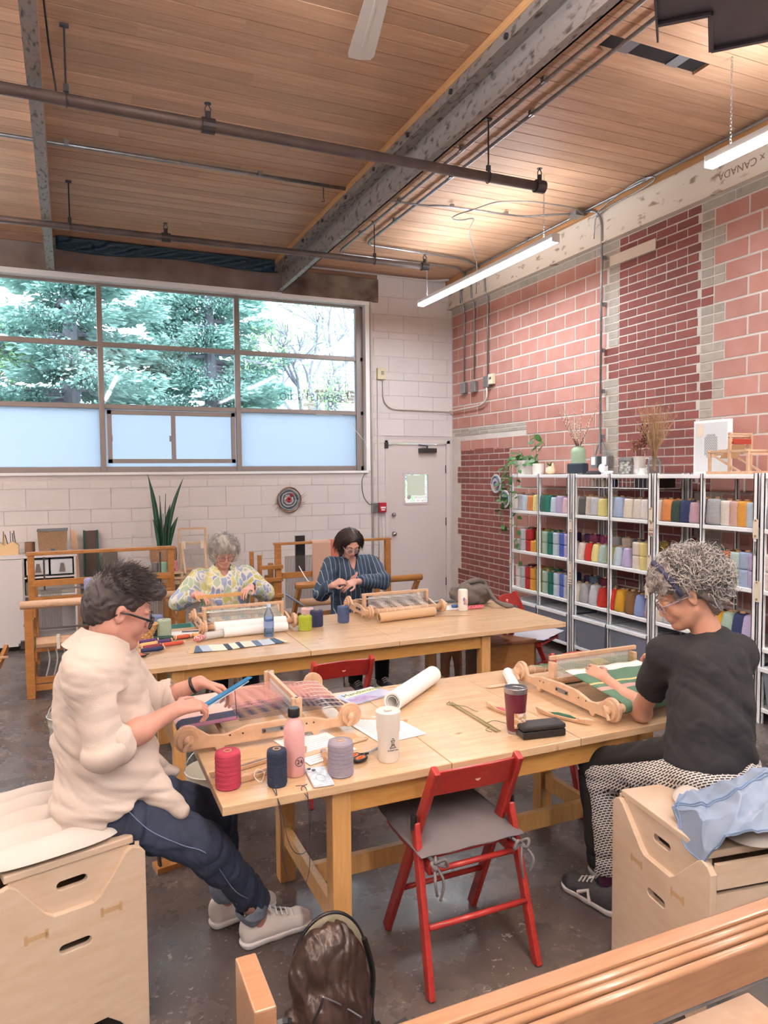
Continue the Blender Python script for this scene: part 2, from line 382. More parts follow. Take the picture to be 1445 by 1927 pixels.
# faint stencil on the beam
def text(body, size, M, m, name, parent=None, ext=.0006, align='CENTER'):
    cu = bpy.data.curves.new(name, 'FONT'); cu.body = body; cu.size = size; cu.extrude = ext; cu.align_x = align; cu.align_y = 'CENTER'
    o = bpy.data.objects.new(name, cu); C.objects.link(o); dg = bpy.context.evaluated_depsgraph_get()
    me = bpy.data.meshes.new_from_object(o.evaluated_get(dg)); bpy.data.objects.remove(o); me.materials.append(m)
    t = bpy.data.objects.new(name, me); C.objects.link(t); t.matrix_world = M
    if parent: t.parent = parent; t.matrix_parent_inverse = parent.matrix_world.inverted() if parent.location.length == 0 and parent.type != 'EMPTY' else Matrix()
    return t
ink = mat('faded_brown_ink', '8A7464', .9)
Mw = Matrix(((0,0,-1,0),(-1,0,0,0),(0,1,0,0),(0,0,0,1)))
text('ALGOMA x CANADA', .085, TR(X1-.0558, 3.963, 4.163) @ Mw @ RZ(PI), ink, 'stencil', wr)
# painted patch high on the infill
MB().box((X1-.016, 5.08, 3.80), (X1-.006, 5.68, 3.90), None).build('paint_patch', mat('cream_patch', 'DED2C2', .6), wr)
# ---- back wall
ZR = [4.40,4.136,3.907,3.68,3.592,3.356,3.149,3.046,2.839,2.606,2.527,2.30,2.20,1.97,1.75,1.659,1.42,1.263,1.073,.84,.74,.51,.28,.18,0.]
WX0, WX1, WZ0, WZ1 = -2.85, 3.63, 1.84, 4.02
DX0, DX1, DZ = 3.895, 4.885, 2.245
wb = MB()
wb.box((X0, Y1, 0), (WX0, Y1+.3, ZC+.03)); wb.box((WX0, Y1, 0), (DX0, Y1+.3, WZ0)); wb.box((WX0, Y1, WZ1), (DX0, Y1+.3, ZC+.03))
wb.box((WX1, Y1, WZ0), (DX0, Y1+.3, WZ1)); wb.box((DX0, Y1, DZ), (X1+.3, Y1+.3, ZC+.03)); wb.box((DX1, Y1, 0), (X1+.3, Y1+.3, DZ))
wb = wb.build('wall_back', mat('wall_joint_paint', 'C9C1BE', .7, bump=(25, .3, .006))); struct(wb)
cache2 = {}; sb = MB()
for k in range(len(ZR)-1):
    zt, zb = ZR[k], ZR[k+1]; thin = zt-zb < .15; bl = .44 if not thin else .44
    y = 0; x = X0+(.22 if k % 2 else 0)-.44
    while x < X1:
        a, b_ = max(x, X0), min(x+bl, X1)
        for lo, hi in ((X0, X1),):
            segs = [(a, b_)]
            def cut(segs, c0, c1):
                o = []
                for s0, s1 in segs:
                    if s1 <= c0 or s0 >= c1: o.append((s0, s1))
                    else:
                        if s0 < c0: o.append((s0, c0))
                        if s1 > c1: o.append((c1, s1))
                return o
            zm = (zt+zb)/2
            if zt > WZ0+.01 and zb < WZ1: segs = cut(segs, WX0, WX1)
            if zb >= WZ1-.36 : segs = cut(segs, WX0, 3.80 if zb > 3.95 else WX1)
            if zb < DZ-.02: segs = cut(segs, DX0, DX1)
        for s0, s1 in segs:
            zt2, zb2 = zt, zb
            if s0 < WX1 and zb < WZ0 < zt: zt2 = WZ0
            if s1-s0 < .05 or zt2-zb2 < .03: continue
            if s1 > -1.3: piece(cache2, (round(s1-s0, 2), round(zt2-zb2, 3)), 'wall_block', (s1-s0-.006, .02, zt2-zb2-.006), wb, ((s0+s1)/2, Y1-.004+R.uniform(-.0015, .0015)+.01-.002, (zt2+zb2)/2), wallpaint)
            else: sb.box((s0+.003, Y1-.006, zb2+.003), (s1-.003, Y1, zt2-.003))
        x += bl
tag(sb.build('wall_blocks', wallpaint, wb), kind='stuff')
# steel lintel over the window, dark to the right of the roof beam
MB().box((X0, Y1-.05, 4.062), (2.5, Y1, 4.34)).build('lintel', mat('stained_concrete_lintel', '8C8078', .85, noise=(2.5, .4, 10), col2='6B5D54', bump=(25, .5, .006)), wb)
MB().box((2.5, Y1-.045, 4.05), (3.80, Y1, 4.34)).build('lintel', rust2, wb)
MB().box((X0, Y1-.07, 4.34), (-.12, Y1, ZC)).box((2.5, Y1-.06, 4.34), (3.78, Y1, 4.39)).build('nailer', mat('dark_timber', '8E6A52', .7, noise=(4, .5), col2='6F5040', stretch=(1, 9, 9)), wb)
# reveal / sill
MB().box((WX0, Y1-.02, WZ0-.03), (WX1+.02, Y1+.18, WZ0)).build('sill', white, wb)
MB().box((WX0, Y1-.03, 4.0), (WX1+.05, Y1+.09, 4.06)).build('head_trim', white, wb)
MB().box((WX1-.006, Y1-.015, WZ0), (WX1+.05, Y1+.16, 4.0)).build('jamb_trim', white, wb)
# window
win = MB(); fy0, fy1 = Y1+.09, Y1+.15
VX = [(-2.80,-2.74), (-1.22,-1.16), (.345,.405), (1.925,1.985), (3.525,3.585)]
HZ = [(1.838,1.905), (2.575,2.63), (3.285,3.34), (3.975,4.02)]
win = bpy.data.objects.new('window_1', MB().box((WX0, fy0, WZ0), (WX0+.05, fy1, WZ1)).box((WX1-.045, fy0, WZ0), (WX1, fy1, WZ1)).mesh('window_1')); C.objects.link(win); win.data.materials.append(alum); struct(win)
fr = MB()
for a, b_ in HZ: MB().box((WX0, fy0, a), (WX1, fy1, b_)).build('frame_rail', alum, win, bevel=.004)
for a, b_ in VX: MB().box((a, fy0-.015, WZ0), (b_, fy1+.01, WZ1)).build('mullion', alum, win, bevel=.004)
# sliding vent inside the second bay
sl = MB(); sx0, sx1, sz0, sz1 = .425, 1.905, 1.945, 2.56
sl.box((sx0, fy0-.03, sz0), (sx1, fy0, sz0+.05)); sl.box((sx0, fy0-.03, sz1-.05), (sx1, fy0, sz1)); sl.box((sx0, fy0-.03, sz0), (sx0+.05, fy0, sz1)); sl.box((sx1-.05, fy0-.03, sz0), (sx1, fy0, sz1)); sl.box((1.14, fy0-.035, sz0), (1.19, fy0, sz1)); sl.box((.46,fy0-.045,2.2),(.48,fy0-.03,2.27)); sl.box((1.115,fy0-.045,2.2),(1.135,fy0-.03,2.27))
sl.build('sliding_sash', alum, win, bevel=.003)
def pane_mat(name, col, kind, dif=False):
    m = bpy.data.materials.new(name); m.use_nodes = True; nt = m.node_tree; N = nt.nodes; N.clear(); L = nt.links
    o = N.new('ShaderNodeOutputMaterial'); t = N.new('ShaderNodeBsdfTransparent'); t.inputs[0].default_value = (*lin(col), 1)
    g = N.new('ShaderNodeBsdfGlossy'); g.inputs['Roughness'].default_value = .03 if kind == 'clear' else .4
    fr_ = N.new('ShaderNodeFresnel'); fr_.inputs[0].default_value = 1.35; mx = N.new('ShaderNodeMixShader'); L.new(fr_.outputs[0], mx.inputs[0])
    if kind == 'clear': L.new(t.outputs[0], mx.inputs[1])
    else:
        tr = N.new('ShaderNodeBsdfDiffuse' if dif else 'ShaderNodeBsdfTranslucent'); tr.inputs[0].default_value = (*lin(col), 1); m3 = N.new('ShaderNodeMixShader'); m3.inputs[0].default_value = kind
        L.new(t.outputs[0], m3.inputs[1]); L.new(tr.outputs[0], m3.inputs[2]); L.new(m3.outputs[0], mx.inputs[1])
    L.new(g.outputs[0], mx.inputs[2]); L.new(mx.outputs[0], o.inputs[0]); return m
pane = pane_mat('window_glass', 'F6FAFF', 'clear'); frost = pane_mat('frosted_glass', 'C9D2DE', .97)
for i in range(4):
    for j in range(3):
        x0, x1 = VX[i][1], VX[i+1][0]; z0, z1 = HZ[j][1], HZ[j+1][0]
        MB().box((x0-.01, fy0+.025, z0-.01), (x1+.01, fy0+.03, z1+.01)).build('glass_pane', frost if j == 0 else pane, win)
# door
dr = MB().box((DX0, Y1-.01, DZ-.045), (DX1, Y1+.08, DZ)).box((DX0, Y1-.01, 0), (DX0+.045, Y1+.08, DZ)).box((DX1-.055, Y1-.01, 0), (DX1, Y1+.08, DZ)).build('door_1', mat('door_paint', 'D6CCC8', .45), None, bevel=.003); struct(dr)
dl = dr.data.materials[0]
lx0, lx1, ly = DX0+.047, DX1-.058, Y1+.02
px0, px1, pz0, pz1 = 4.20, 4.55, 1.40, 1.78
MB().box((lx0, ly, .012), (px0, ly+.045, DZ-.05)).box((px1, ly, .012), (lx1, ly+.045, DZ-.05)).box((px0, ly, .012), (px1, ly+.045, pz0)).box((px0, ly, pz1), (px1, ly+.045, DZ-.05)).build('door_leaf', dl, dr)
MB().box((px0-.03, ly-.01, pz0-.03), (px1+.03, ly, pz0)).box((px0-.03, ly-.01, pz1), (px1+.03, ly, pz1+.03)).box((px0-.03, ly-.01, pz0), (px0, ly, pz1)).box((px1, ly-.01, pz0), (px1+.03, ly, pz1)).build('window_trim', dl, dr)
MB().box((px0, ly+.01, pz0), (px1, ly+.016, pz1)).build('door_glass', pane, dr)
MB().box((px0+.035, ly+.004, pz0+.09), (px1-.045, ly+.007, pz1-.01)).build('paper_notice', mat('backlit_paper', 'E7E8D8', .7, trans=.4), dr)
MB().lathe([(.03, 0), (.03, .004)], 24, (px0+.06, ly+.002, pz0+.07), RX(PI/2)).build('sticker', mat('grey_sticker', 'B9B2B8', .6), dr)
for z in (.98, 1.235):
    MB().lathe([(.033, 0), (.033, .01), (.012, .015), (.012, .03), (.028, .035) if z < 1.1 else (.014, .03), (.027, .055) if z < 1.1 else (.013, .035), (0, .06) if z < 1.1 else (0, .036)], 20, (lx0+.085, ly, z), RX(PI/2)).build('door_knob' if z < 1.1 else 'deadbolt', chrome, dr, smooth=True)
MB().box((lx0+.46, ly-.06, 2.08), (lx0+.72, ly, 2.14)).cyl((lx0+.58, ly-.04, 2.13), (lx0+.58, ly-.04, 2.175), .012).bar((lx0+.58, ly-.04, 2.17), (lx0+.46, ly-.015, 2.19), .02, .012).build('door_closer', darkmetal, dr, bevel=.004)
for z in (.28, 1.12, 1.85): MB().box((lx1-.005, ly-.014, z-.055), (lx1+.012, ly+.002, z+.055)).build('hinge', darkmetal, dr)
MB().box((DX0-.01, Y1-.02, DZ-.11), (DX0+.045, Y1, DZ-.03)).build('latch_guard', darkmetal, dr)
# blue tarpaulin above the lintel
R2 = random.Random(3)
def tarpf(u, v):
    x = -.05+2.5*u; z = 4.425-.13*v-.02*math.sin(u*9)*v; return (x, Y1-.06-.05*(1-v)+.02*math.sin(u*41+v*6)*math.sin(v*3), z)
tb = MB().grid(tarpf, 90, 10).build('tarpaulin', mat('navy_tarpaulin', '1E3A4C', .3, bump=(14, .8, .03)), None, smooth=True)
m_ = tb.modifiers.new('s', 'SOLIDIFY'); m_.thickness = .003; tag(tb, 'dark blue tarpaulin stuffed along the ceiling above the window', 'tarpaulin')
# roof beams
def ibeam(x0, x1, z0, z1, big):
    m = MB(); xm = (x0+x1)/2
    m.box((x0, Y0, z0), (x1, Y1-.02, z0+.012)); m.box((x1-.016, Y0, z0), (x1-.004, Y1-.02, z1)); m.box((x0-.03 if big else x0, Y0, z1-.07 if big else z1-.012), (x1, Y1-.02, z1))
    return m
b1 = thing('roof_beam', (2.47, 2.5, 4.067), 'long rusty grey steel beam running from the window wall over the tables', 'beam')
def inw(mb, name, m, par, **k):
    inv = par.matrix_basis.inverted() if False else (Matrix.Translation(par.location) @ par.rotation_euler.to_matrix().to_4x4()).inverted()
    mb.v = [tuple(inv @ Vector(p)) for p in mb.v]; return mb.build(name, m, par, **k)
m = MB(); m.box((2.442, Y0, 4.067), (2.512, Y1-.03, 4.08)); m.box((2.496, Y0, 4.067), (2.51, Y1-.03, 4.37))
inw(m, 'web', rust, b1)
inw(MB().box((2.40, Y0, 4.30), (2.512, Y1-.03, 4.37)), 'top_flange', rust, b1)
inw(MB().box((2.395, Y0, 4.37), (2.52, Y1-.03, 4.428)), 'nailer', mat('pale_nailer', 'DCAE7C', .6, noise=(4, .5), col2='C8955F', stretch=(10, 1, 10)), b1)
m = MB()
for i in range(9): m.cyl((2.399, 3.0+i*.66, 4.325), (2.385, 3.0+i*.66, 4.325), .018, 8)
inw(m, 'bolts', darkmetal, b1)
b2 = thing('roof_beam', (-.11, 2.5, 4.067), 'rusty grey steel beam crossing the ceiling at the far left', 'beam')
inw(MB().box((-.155, Y0, 4.067), (-.075, Y1-.03, 4.08)).box((-.13, Y0, 4.08), (-.118, Y1-.03, 4.40)), 'web', rust, b2)
inw(MB().box((-.17, Y0, 4.37), (-.08, Y1-.03, 4.428)), 'nailer', deckwood, b2)
# ================================================================ outdoors
def field(name, label, cat, loc): return thing(name, loc, label, cat)
struct(MB().box((-30, 9.3, -.12), (40, 60, -.02)).build('ground', mat('pavement', 'A5A39E', .9, noise=(2, .6), col2='95938E')))  # grey picked so the ground bounces daylight up onto the ceiling
spr = mat('blue_spruce_needles', 'A2C4BA', .8, noise=(1.5, .6), col2='7DA69B', rnd=.1); bark = mat('grey_bark', '8E8E98', .9, noise=(6, .6), col2='74747E', stretch=(3, 3, 1))
lime = mat('fresh_leaves', 'A8CC96', .7, noise=(1.5, .6), col2='88B47C')
def tufts(n, fn, size, rnd, droop=.3):
    m = MB()
    for _ in range(n):
        p, d = fn(rnd); d = Vector(d); d.z -= droop*rnd.random(); d.normalize(); s = size*rnd.uniform(.5, 1.4)
        n_ = d.cross(Vector((rnd.gauss(0,1), rnd.gauss(0,1), rnd.gauss(0,1)))).normalized()*s*.22; p = Vector(p); q = d.cross(n_).normalized()*s*.1
        m.add([p-n_*.4, p+n_*.4, p+d*s*.6+n_+q, p+d*s*1.1, p+d*s*.6-n_+q], [(0,1,2,3,4)])
    return m
def spruce(x, y, H, rad, label, seed, n=26000, z0=0):
    rn = random.Random(seed); t = field('spruce_tree', label, 'tree', (x, y, 0))
    MB().tube([(0,0,-.02),(0.05,0,H*.4),(0,0,H*.96)], [.2,.14,.02], 10).build('trunk', bark, t)
    br = MB(); arms = []
    for i in range(150):
        z = H*(.06+.88*(i/150)); a = rn.uniform(0, 2*PI); L = rad*(1-z/H)**.75*rn.uniform(.6, 1.05)
        pts = [Vector((math.cos(a)*L*k/4, math.sin(a)*L*k/4, z-.10*L*(k/4)**1.4*4*.35+.12*L*(k/4)**4)) for k in range(5)]; arms.append(pts); br.tube(pts, [.035*(1-k/5)+.006 for k in range(5)], 5)
    br.build('branches', bark, t)
    def fn(r):
        pts = r.choice(arms); u = r.uniform(.25, 1)*3.99; k = int(u); p = pts[k].lerp(pts[k+1], u-k); d = (pts[k+1]-pts[k]).normalized()
        s = d.cross(Vector((0,0,1))).normalized()*r.gauss(0, .22); return p+s+Vector((0,0,r.uniform(-.16,.06))), d+s*3+Vector((0,0,r.uniform(-.4,.3)))
    tag(tufts(n, fn, .10, rn).build('foliage', spr, t), kind='stuff')
spruce(.05, 13.6, 8.5, 3.0, 'pale blue-green spruce seen through the left window panes', 1, 110000)
spruce(2.6, 14.6, 8.0, 2.7, 'drooping spruce seen through the middle window panes', 2, 95000)
def leafy(x, y, label, seed, H, spread, n, m_=lime, name='leafy_tree', lean=(0,0)):
    rn = random.Random(seed); t = field(name, label, 'tree', (x, y, 0)); tr = MB(); tips = []
    def grow(p, d, L, r, dep):
        q = p+d*L; tr.tube([p, (p+q)/2+Vector((rn.gauss(0,.04),rn.gauss(0,.04),0))*L, q], [r, r*.85, r*.65], 6)
        if dep == 0: tips.append((q, d)); return
        for _ in range(3 if dep > 1 else 4):
            nd_ = (d+Vector((rn.gauss(0,spread), rn.gauss(0,spread), rn.gauss(.05,spread*.7)))).normalized(); grow(q, nd_, L*rn.uniform(.6,.85), r*.6, dep-1)
        tips.append((q, d))
    grow(Vector((0,0,-.03)), Vector((lean[0],lean[1],1)).normalized(), H*.36, .17, 5); tr.build('trunk', bark, t)
    def fn(r):
        p, d = r.choice(tips); return p+Vector((r.gauss(0,.14), r.gauss(0,.14), r.gauss(0,.12))), (r.gauss(0,1), r.gauss(0,1), r.gauss(0,1))
    tag(tufts(n, fn, .07, rn, .1).build('foliage', m_, t), kind='stuff')
leafy(5.7, 14.2, 'bare-limbed leaning tree behind the right window panes', 5, 4.6, .5, 5000, lean=(-.55, 0))
leafy(7.2, 16.4, 'upright grey-trunked tree beside the brick house', 8, 6.4, .42, 9000)
leafy(-3.4, 14.5, 'fresh green leafy tree at the left edge of the window', 11, 5.5, .42, 12000)
rn = random.Random(4); hd = field('hedge', 'bright green bushes below the brick house outside', 'hedge', (6.0, 19, 0))
tag(tufts(9000, lambda r: ((r.uniform(-3, 3), r.gauss(0,.4), r.uniform(.1, 3.0)*(.7+.3*math.sin(r.random()*6))), (r.gauss(0,1), r.gauss(0,1), r.gauss(.5,1))), .14, rn).build('foliage', lime, hd), kind='stuff')
hs = field('house', 'pale brick house with a shingled roof beyond the trees', 'house', (10.9, 21.5, 0))
hm = mat('buff_house_brick', '8A746C', .85, rnd=.05, noise=(3, .6), col2='7C6860')
hw = MB().box((-4.2, 0, -.03), (5, 5, 4.6)).build('wall', mat('house_mortar', 'CFC8C2', .9), hs)
bm_ = MB(); row = 0; z = .1
while z < 4.5:
    x = -4.2+(.14 if row % 2 else 0)
    while x < 4.8: bm_.box((x, -.02, z), (x+.26, .005, z+.085)); x += .28
    z += .105; row += 1
tag(bm_.build('bricks', hm, hs), kind='stuff')
for wx in (-3.1, -.2): 
    w_ = MB().box((wx-.6, -.06, 2.2), (wx+.6, .02, 4.0)).build('window', white, hs); MB().box((wx-.5, -.07, 2.3), (wx+.5, -.055, 3.9)).build('pane', mat('house_pane', '8FA3B5', .1), w_)
rf = MB(); 
for k in range(16):
    y0 = -.6+k*.19; z0 = 4.45+k*.15; rf.add([(-4.7,y0,z0),(5.4,y0,z0),(5.4,y0+.24,z0+.165),(-4.7,y0+.24,z0+.165),(-4.7,y0,z0+.03),(5.4,y0,z0+.03),(5.4,y0+.24,z0+.17),(-4.7,y0+.24,z0+.17)], ((0,3,2,1),(4,5,6,7),(0,1,5,4),(1,2,6,5),(2,3,7,6),(3,0,4,7)))
rf.build('roof', mat('pale_shingles', '85818A', .9), hs)
MB().box((-4.7, -.66, 4.35), (5.4, -.56, 4.5)).build('gutter', white, hs)
# hanging wire sign in the window (reads from the street, so mirrored from inside)
sg = thing('hanging_sign', (2.93, 8.94, 2.775), 'thin wire lettering hanging inside the right window, reading loomstudio from outside', 'sign')
def wire(pts, name='letter'):
    return [(-x, 0, z) for x, z in pts]
wm = mat('black_wire', '3A444E', .5); s_ = MB(); U_ = .062
def circ(cx, cz, r, a0=90, a1=450, n=16): return [(cx+r*math.cos(math.radians(a0+(a1-a0)*i/n)), cz+r*math.sin(math.radians(a0+(a1-a0)*i/n))) for i in range(n+1)]
x0 = -.46; W3 = .004
loom = [(x0-.02,.0),(x0,.03),(x0+.03,.14),(x0+.02,.2),(x0-.01,.19),(x0-.01,.1),(x0+.0,.02),(x0+.03,-.03),(x0+.07,0)]
loom += circ(x0+.125, .01, .045, 180, 540)+[(x0+.19,.03)]+circ(x0+.235,.01,.045,180,540)+[(x0+.29,.03),(x0+.315,.05),(x0+.32,-.035),(x0+.33,.03),(x0+.35,.05),(x0+.365,.03),(x0+.37,-.035),(x0+.38,.03),(x0+.40,.05),(x0+.415,.03),(x0+.42,-.035),(x0+.44,-.035)]
paths = [loom, circ(.02,.035,.02,60,270,8)+circ(.02,-.005,.02,90,-120,8)[1:], [(.09,.09),(.09,-.02),(.10,-.03)], [(.075,.055),(.11,.055)], [(.15,.055),(.15,-.0),(.165,-.025),(.19,-.025),(.205,0),(.205,.055),(.205,-.03)],
  circ(.265,.01,.04), [(.305,.11),(.305,-.03)], [(.345,.05),(.345,-.03)], [(.345,.08),(.347,.084)], circ(.41,.01,.042)]
for p in paths: s_.tube([(-x, 0, z) for x, z in p], .0045, 6)
s_.build('wire_letters', wm, sg)
MB().tube([(.44,0,.19),(.44,0,.62)], .0015, 4).tube([(-.39,0,.05),(-.39,0,.62)], .0015, 4).build('cord', wm, sg)
tag(MB().tube([(2.95,8.93,2.57),(3.3,8.93,2.565),(3.45,8.92,2.42),(3.60,8.86,2.22),(3.655,8.85,2.05)], .003, 5).build('wire', white), 'thin white wire running over the lower window rail', 'wire')
# ================================================================ ceiling services
def run(name, pts, r, m, label, cat, clips=None, k=4, group=None, sharp=False):
    p = [Vector(q) for q in pts]; o = thing(name, tuple(p[0]), label, cat, 0, group)
    path = []
    if sharp: path = p
    else:
        path = [p[0]]
        for i in range(1, len(p)-1):
            a, b_, c = p[i-1], p[i], p[i+1]; d1 = min(.1, (b_-a).length*.45); d2 = min(.1, (c-b_).length*.45)
            s0, s1 = b_+(a-b_).normalized()*d1, b_+(c-b_).normalized()*d2
            path += [s0*(1-t)**2+b_*2*t*(1-t)+s1*t*t for t in (0,.25,.5,.75,1)]
        path.append(p[-1])
    mb = MB().tube(path, r, 10); inw(mb, 'tube', m, o, smooth=True)
    if clips:
        for c in clips:
            c = Vector(c); inw(MB().cbox(c, (.035, .035, r*2+.012)), 'clip', m, o)
    return o
emt = steel
run('conduit', [(2.98,-2,4.40),(2.98,8.05,4.40),(3.05,8.14,4.40),(4.6,8.14,4.40),(4.80,8.30,4.38)], .014, emt, 'steel conduit on the ceiling nearest the big beam, turning right before the window wall', 'conduit', [(2.98,y,4.41) for y in (2.9,4.1,5.2,6.4,7.4)])
run('conduit', [(3.16,-2,4.40),(3.16,7.62,4.40),(3.22,7.72,4.40),(4.5,7.78,4.40),(4.8,7.95,4.38)], .014, emt, 'second steel conduit on the ceiling, just right of the one by the beam', 'conduit', [(3.16,y,4.41) for y in (3.2,4.5,5.7,6.9)])
run('conduit', [(2.52,6.38,4.385),(3.25,6.36,4.385),(3.35,6.30,4.385),(4.3,6.25,4.385),(4.55,6.08,4.385),(4.74,5.98,4.385)], .010, emt, 'thin conduit crossing the ceiling from the beam to the junction box', 'conduit', [(3.5,6.30,4.40),(4.1,6.27,4.40)])
run('conduit', [(4.80,-2,4.40),(4.80,8.3,4.40),(4.84,8.50,4.30),(4.86,8.52,4.05)], .013, emt, 'long steel conduit under the ceiling along the brick wall', 'conduit', [(4.80,y,4.41) for y in (3.4,5.1,6.9)])
jb = thing('junction_box', (4.73, 5.96, 4.375), 'small steel junction box on the ceiling where the conduits meet', 'box'); MB().cbox((0,0,.0), (.10,.10,.05)).build('box', emt, jb, bevel=.004); MB().cbox((0,0,-.028), (.11,.11,.004)).build('cover', emt, jb)
run('cable', [(4.75,5.9,4.36),(4.6,5.82,4.37),(4.1,5.86,4.38),(3.8,6.0,4.38),(3.70,6.25,4.37),(3.62,6.40,4.37),(3.60,6.52,4.36),(3.72,6.5,4.35),(3.80,6.36,4.35),(3.82,6.5,4.30),(4.02,6.85,4.33),(4.5,7.5,4.28),(4.62,7.72,3.98)], .006, mat('grey_cable', '8A8684', .5), 'looped grey cable hanging off the ceiling above the yarn shelves', 'cable')
run('cable', [(4.83,5.82,4.10),(4.83,5.80,4.34),(4.80,5.6,4.37),(4.78,5.2,4.415),(4.78,5.0,4.40),(4.79,4.95,4.36),(4.80,5.1,4.34),(4.82,5.6,4.34),(4.83,5.78,4.30)], .006, emt, 'thin cable looped around the wall conduit near the paint patch', 'cable')
run('conduit', [(4.86,5.74,1.98),(4.86,5.74,4.25),(4.82,5.78,4.36),(4.80,5.9,4.385)], .012, emt, 'steel conduit running down the brick wall to the shelf top', 'conduit', [(4.885,5.74,z) for z in (3.9,3.45,3.0,2.6,2.15)])
ob = thing('outlet_box', (4.88, 5.82, 1.90), 'left grey outlet box on the wall above the shelf, with a plug', 'outlet'); MB().cbox((0,0,0), (.07,.10,.12)).build('box', emt, ob, bevel=.005); MB().cbox((-.037,0,.01), (.006,.06,.08)).build('outlet_face', white, ob)
ob2 = copy_tree(ob); ob2.location = (4.88, 5.66, 1.90); ob2['label'] = 'right grey outlet box on the wall above the shelf, beside the conduit'
run('cable', [(4.88,5.74,2.12),(4.875,5.80,2.04),(4.875,5.83,1.965)], .008, emt, 'short left leg of the split conduit above the outlet boxes', 'cable'); run('cable', [(4.88,5.74,2.12),(4.875,5.69,2.04),(4.875,5.66,1.965)], .008, emt, 'short right leg of the split conduit above the outlet boxes', 'cable')
for i, (y, z0, lb) in enumerate([(8.49, 2.93, 'steel drop conduit nearest the corner with a grey switch box'), (8.23, 2.92, 'middle steel drop conduit on the bricks with a grey switch box'), (7.90, 2.95, 'right steel drop conduit on the bricks ending at the thermostat')]):
    c = run('conduit', [(4.895, y, 3.02), (4.895, y, 4.0), (4.85, y, 4.06), (4.845, y, 4.36)], .011, emt, lb, 'conduit'); bx = inw(MB().cbox((4.89, y, z0), (.06, .12, .14)), 'switch_box', emt, c, bevel=.005)
th = thing('thermostat', (4.89, 7.80, 2.97), 'cream thermostat on the brick wall', 'thermostat'); MB().cbox((0,0,0), (.05,.10,.13)).build('case', mat('cream_plastic', 'DDD3B8', .5), th, bevel=.006); MB().cbox((-.027,0,.01), (.004,.05,.03)).build('display', emt, th)
run('conduit', [(4.88,7.90,2.88),(4.88,7.90,2.72),(4.88,8.05,2.66),(4.88,8.82,2.65),(4.86,8.855,2.65),(3.98,8.855,2.66),(3.87,8.855,2.76),(3.87,8.855,3.04)], .011, mat('painted_conduit', 'CFC6BE', .6), 'painted conduit rounding the corner between the two thermostats', 'conduit')
th = thing('thermostat', (3.84, 8.855, 3.12), 'yellowed thermostat on the white wall right of the window', 'thermostat'); MB().cbox((0,0,0), (.12,.05,.15)).build('case', mat('yellowed_plastic', 'D9CFAE', .5), th, bevel=.006); MB().cbox((.01,-.027,.01), (.04,.004,.05)).build('display', mat('lcd', '9A9A86', .4), th)
pc = bpy.data.materials['painted_conduit']
run('conduit', [(3.70,8.86,.02),(3.70,8.86,4.30),(3.78,8.85,4.405),(4.6,8.85,4.405),(4.78,8.7,4.40)], .014, pc, 'painted conduit rising beside the window and bending along the ceiling', 'conduit')
run('conduit', [(3.79,8.86,.02),(3.79,8.86,3.04)], .008, pc, 'thin painted conduit below the yellowed thermostat, left of the fire alarm', 'conduit')
run('conduit', [(3.85,8.865,.02),(3.85,8.865,1.27)], .008, pc, 'thin painted conduit below the red fire alarm box', 'conduit')
fa = thing('fire_alarm', (3.835, 8.845, 1.345), 'red fire alarm pull station beside the door', 'alarm'); MB().cbox((0,0,0), (.105,.06,.13)).build('case', mat('alarm_red', 'B02A35', .4), fa, bevel=.005); MB().cbox((0,-.034,.0), (.07,.008,.022)).build('pull_bar', white, fa); MB().cbox((0,-.033,-.03), (.05,.006,.016)).build('plate', white, fa)
sb_ = thing('junction_box', (3.725, 8.85, 1.345), 'grey metal box left of the red fire alarm', 'box'); MB().cbox((0,0,0), (.08,.06,.13)).build('box', emt, sb_, bevel=.005)
run('cable', [(3.60,8.87,1.80),(3.55,8.87,1.72),(3.565,8.865,1.5),(3.66,8.86,1.38),(3.69,8.86,1.40)], .004, mat('dark_cable', '3A3434', .5), 'thin dark cable from the window corner to the grey box', 'cable')
# sprinkler pipes with hangers
pipem = mat('dull_brown_pipe', '6A5E5A', .5, .3, noise=(6, .4), col2='564B48')
def sprinkler(pts, rods, heads, label, r):
    o = thing('sprinkler_pipe', tuple(pts[0]), label, 'pipe'); inw(MB().tube(pts, r, 14), 'pipe', pipem, o, smooth=True)
    dp = Vector(pts[-1])-Vector(pts[0])
    for x in rods:
        t = (x-pts[0][0])/dp.x; p = Vector(pts[0])+dp*t
        inw(MB().cyl(p+Vector((0,0,r)), (p.x,p.y,4.428), .006, 8).tube([p+Vector((0, (r+.005)*math.cos(a), (r+.005)*math.sin(a))) for a in [i*PI/8 for i in range(17)]], .004, 5).cbox(p+Vector((0,0,r+.03)), (.03,.02,.04)).cbox(Vector((p.x,p.y,4.42)), (.05,.03,.012)), 'hanger', darkmetal, o)
    for x in heads:
        t = (x-pts[0][0])/dp.x; p = Vector(pts[0])+dp*t
        inw(MB().cyl(p-dp.normalized()*.04, p+dp.normalized()*.04, r+.012, 14).cyl(p, p+Vector((0,0,r+.05)), .018, 10).tube([p+Vector((-.015,0,r+.04)), p+Vector((-.018,0,r+.07)), p+Vector((0,0,r+.1))], .004, 5).tube([p+Vector((.015,0,r+.04)), p+Vector((.018,0,r+.07)), p+Vector((0,0,r+.1))], .004, 5).lathe([(.022,0),(.022,.003)], 12, p+Vector((0,0,r+.098))), 'sprinkler_head', darkmetal, o)
    return o
sprinkler([(-2.4,4.70,4.0),(3.40,4.72,4.0)], (.052, 2.93), (.87, 3.39), 'brown sprinkler pipe hung nearest across the ceiling', .036)
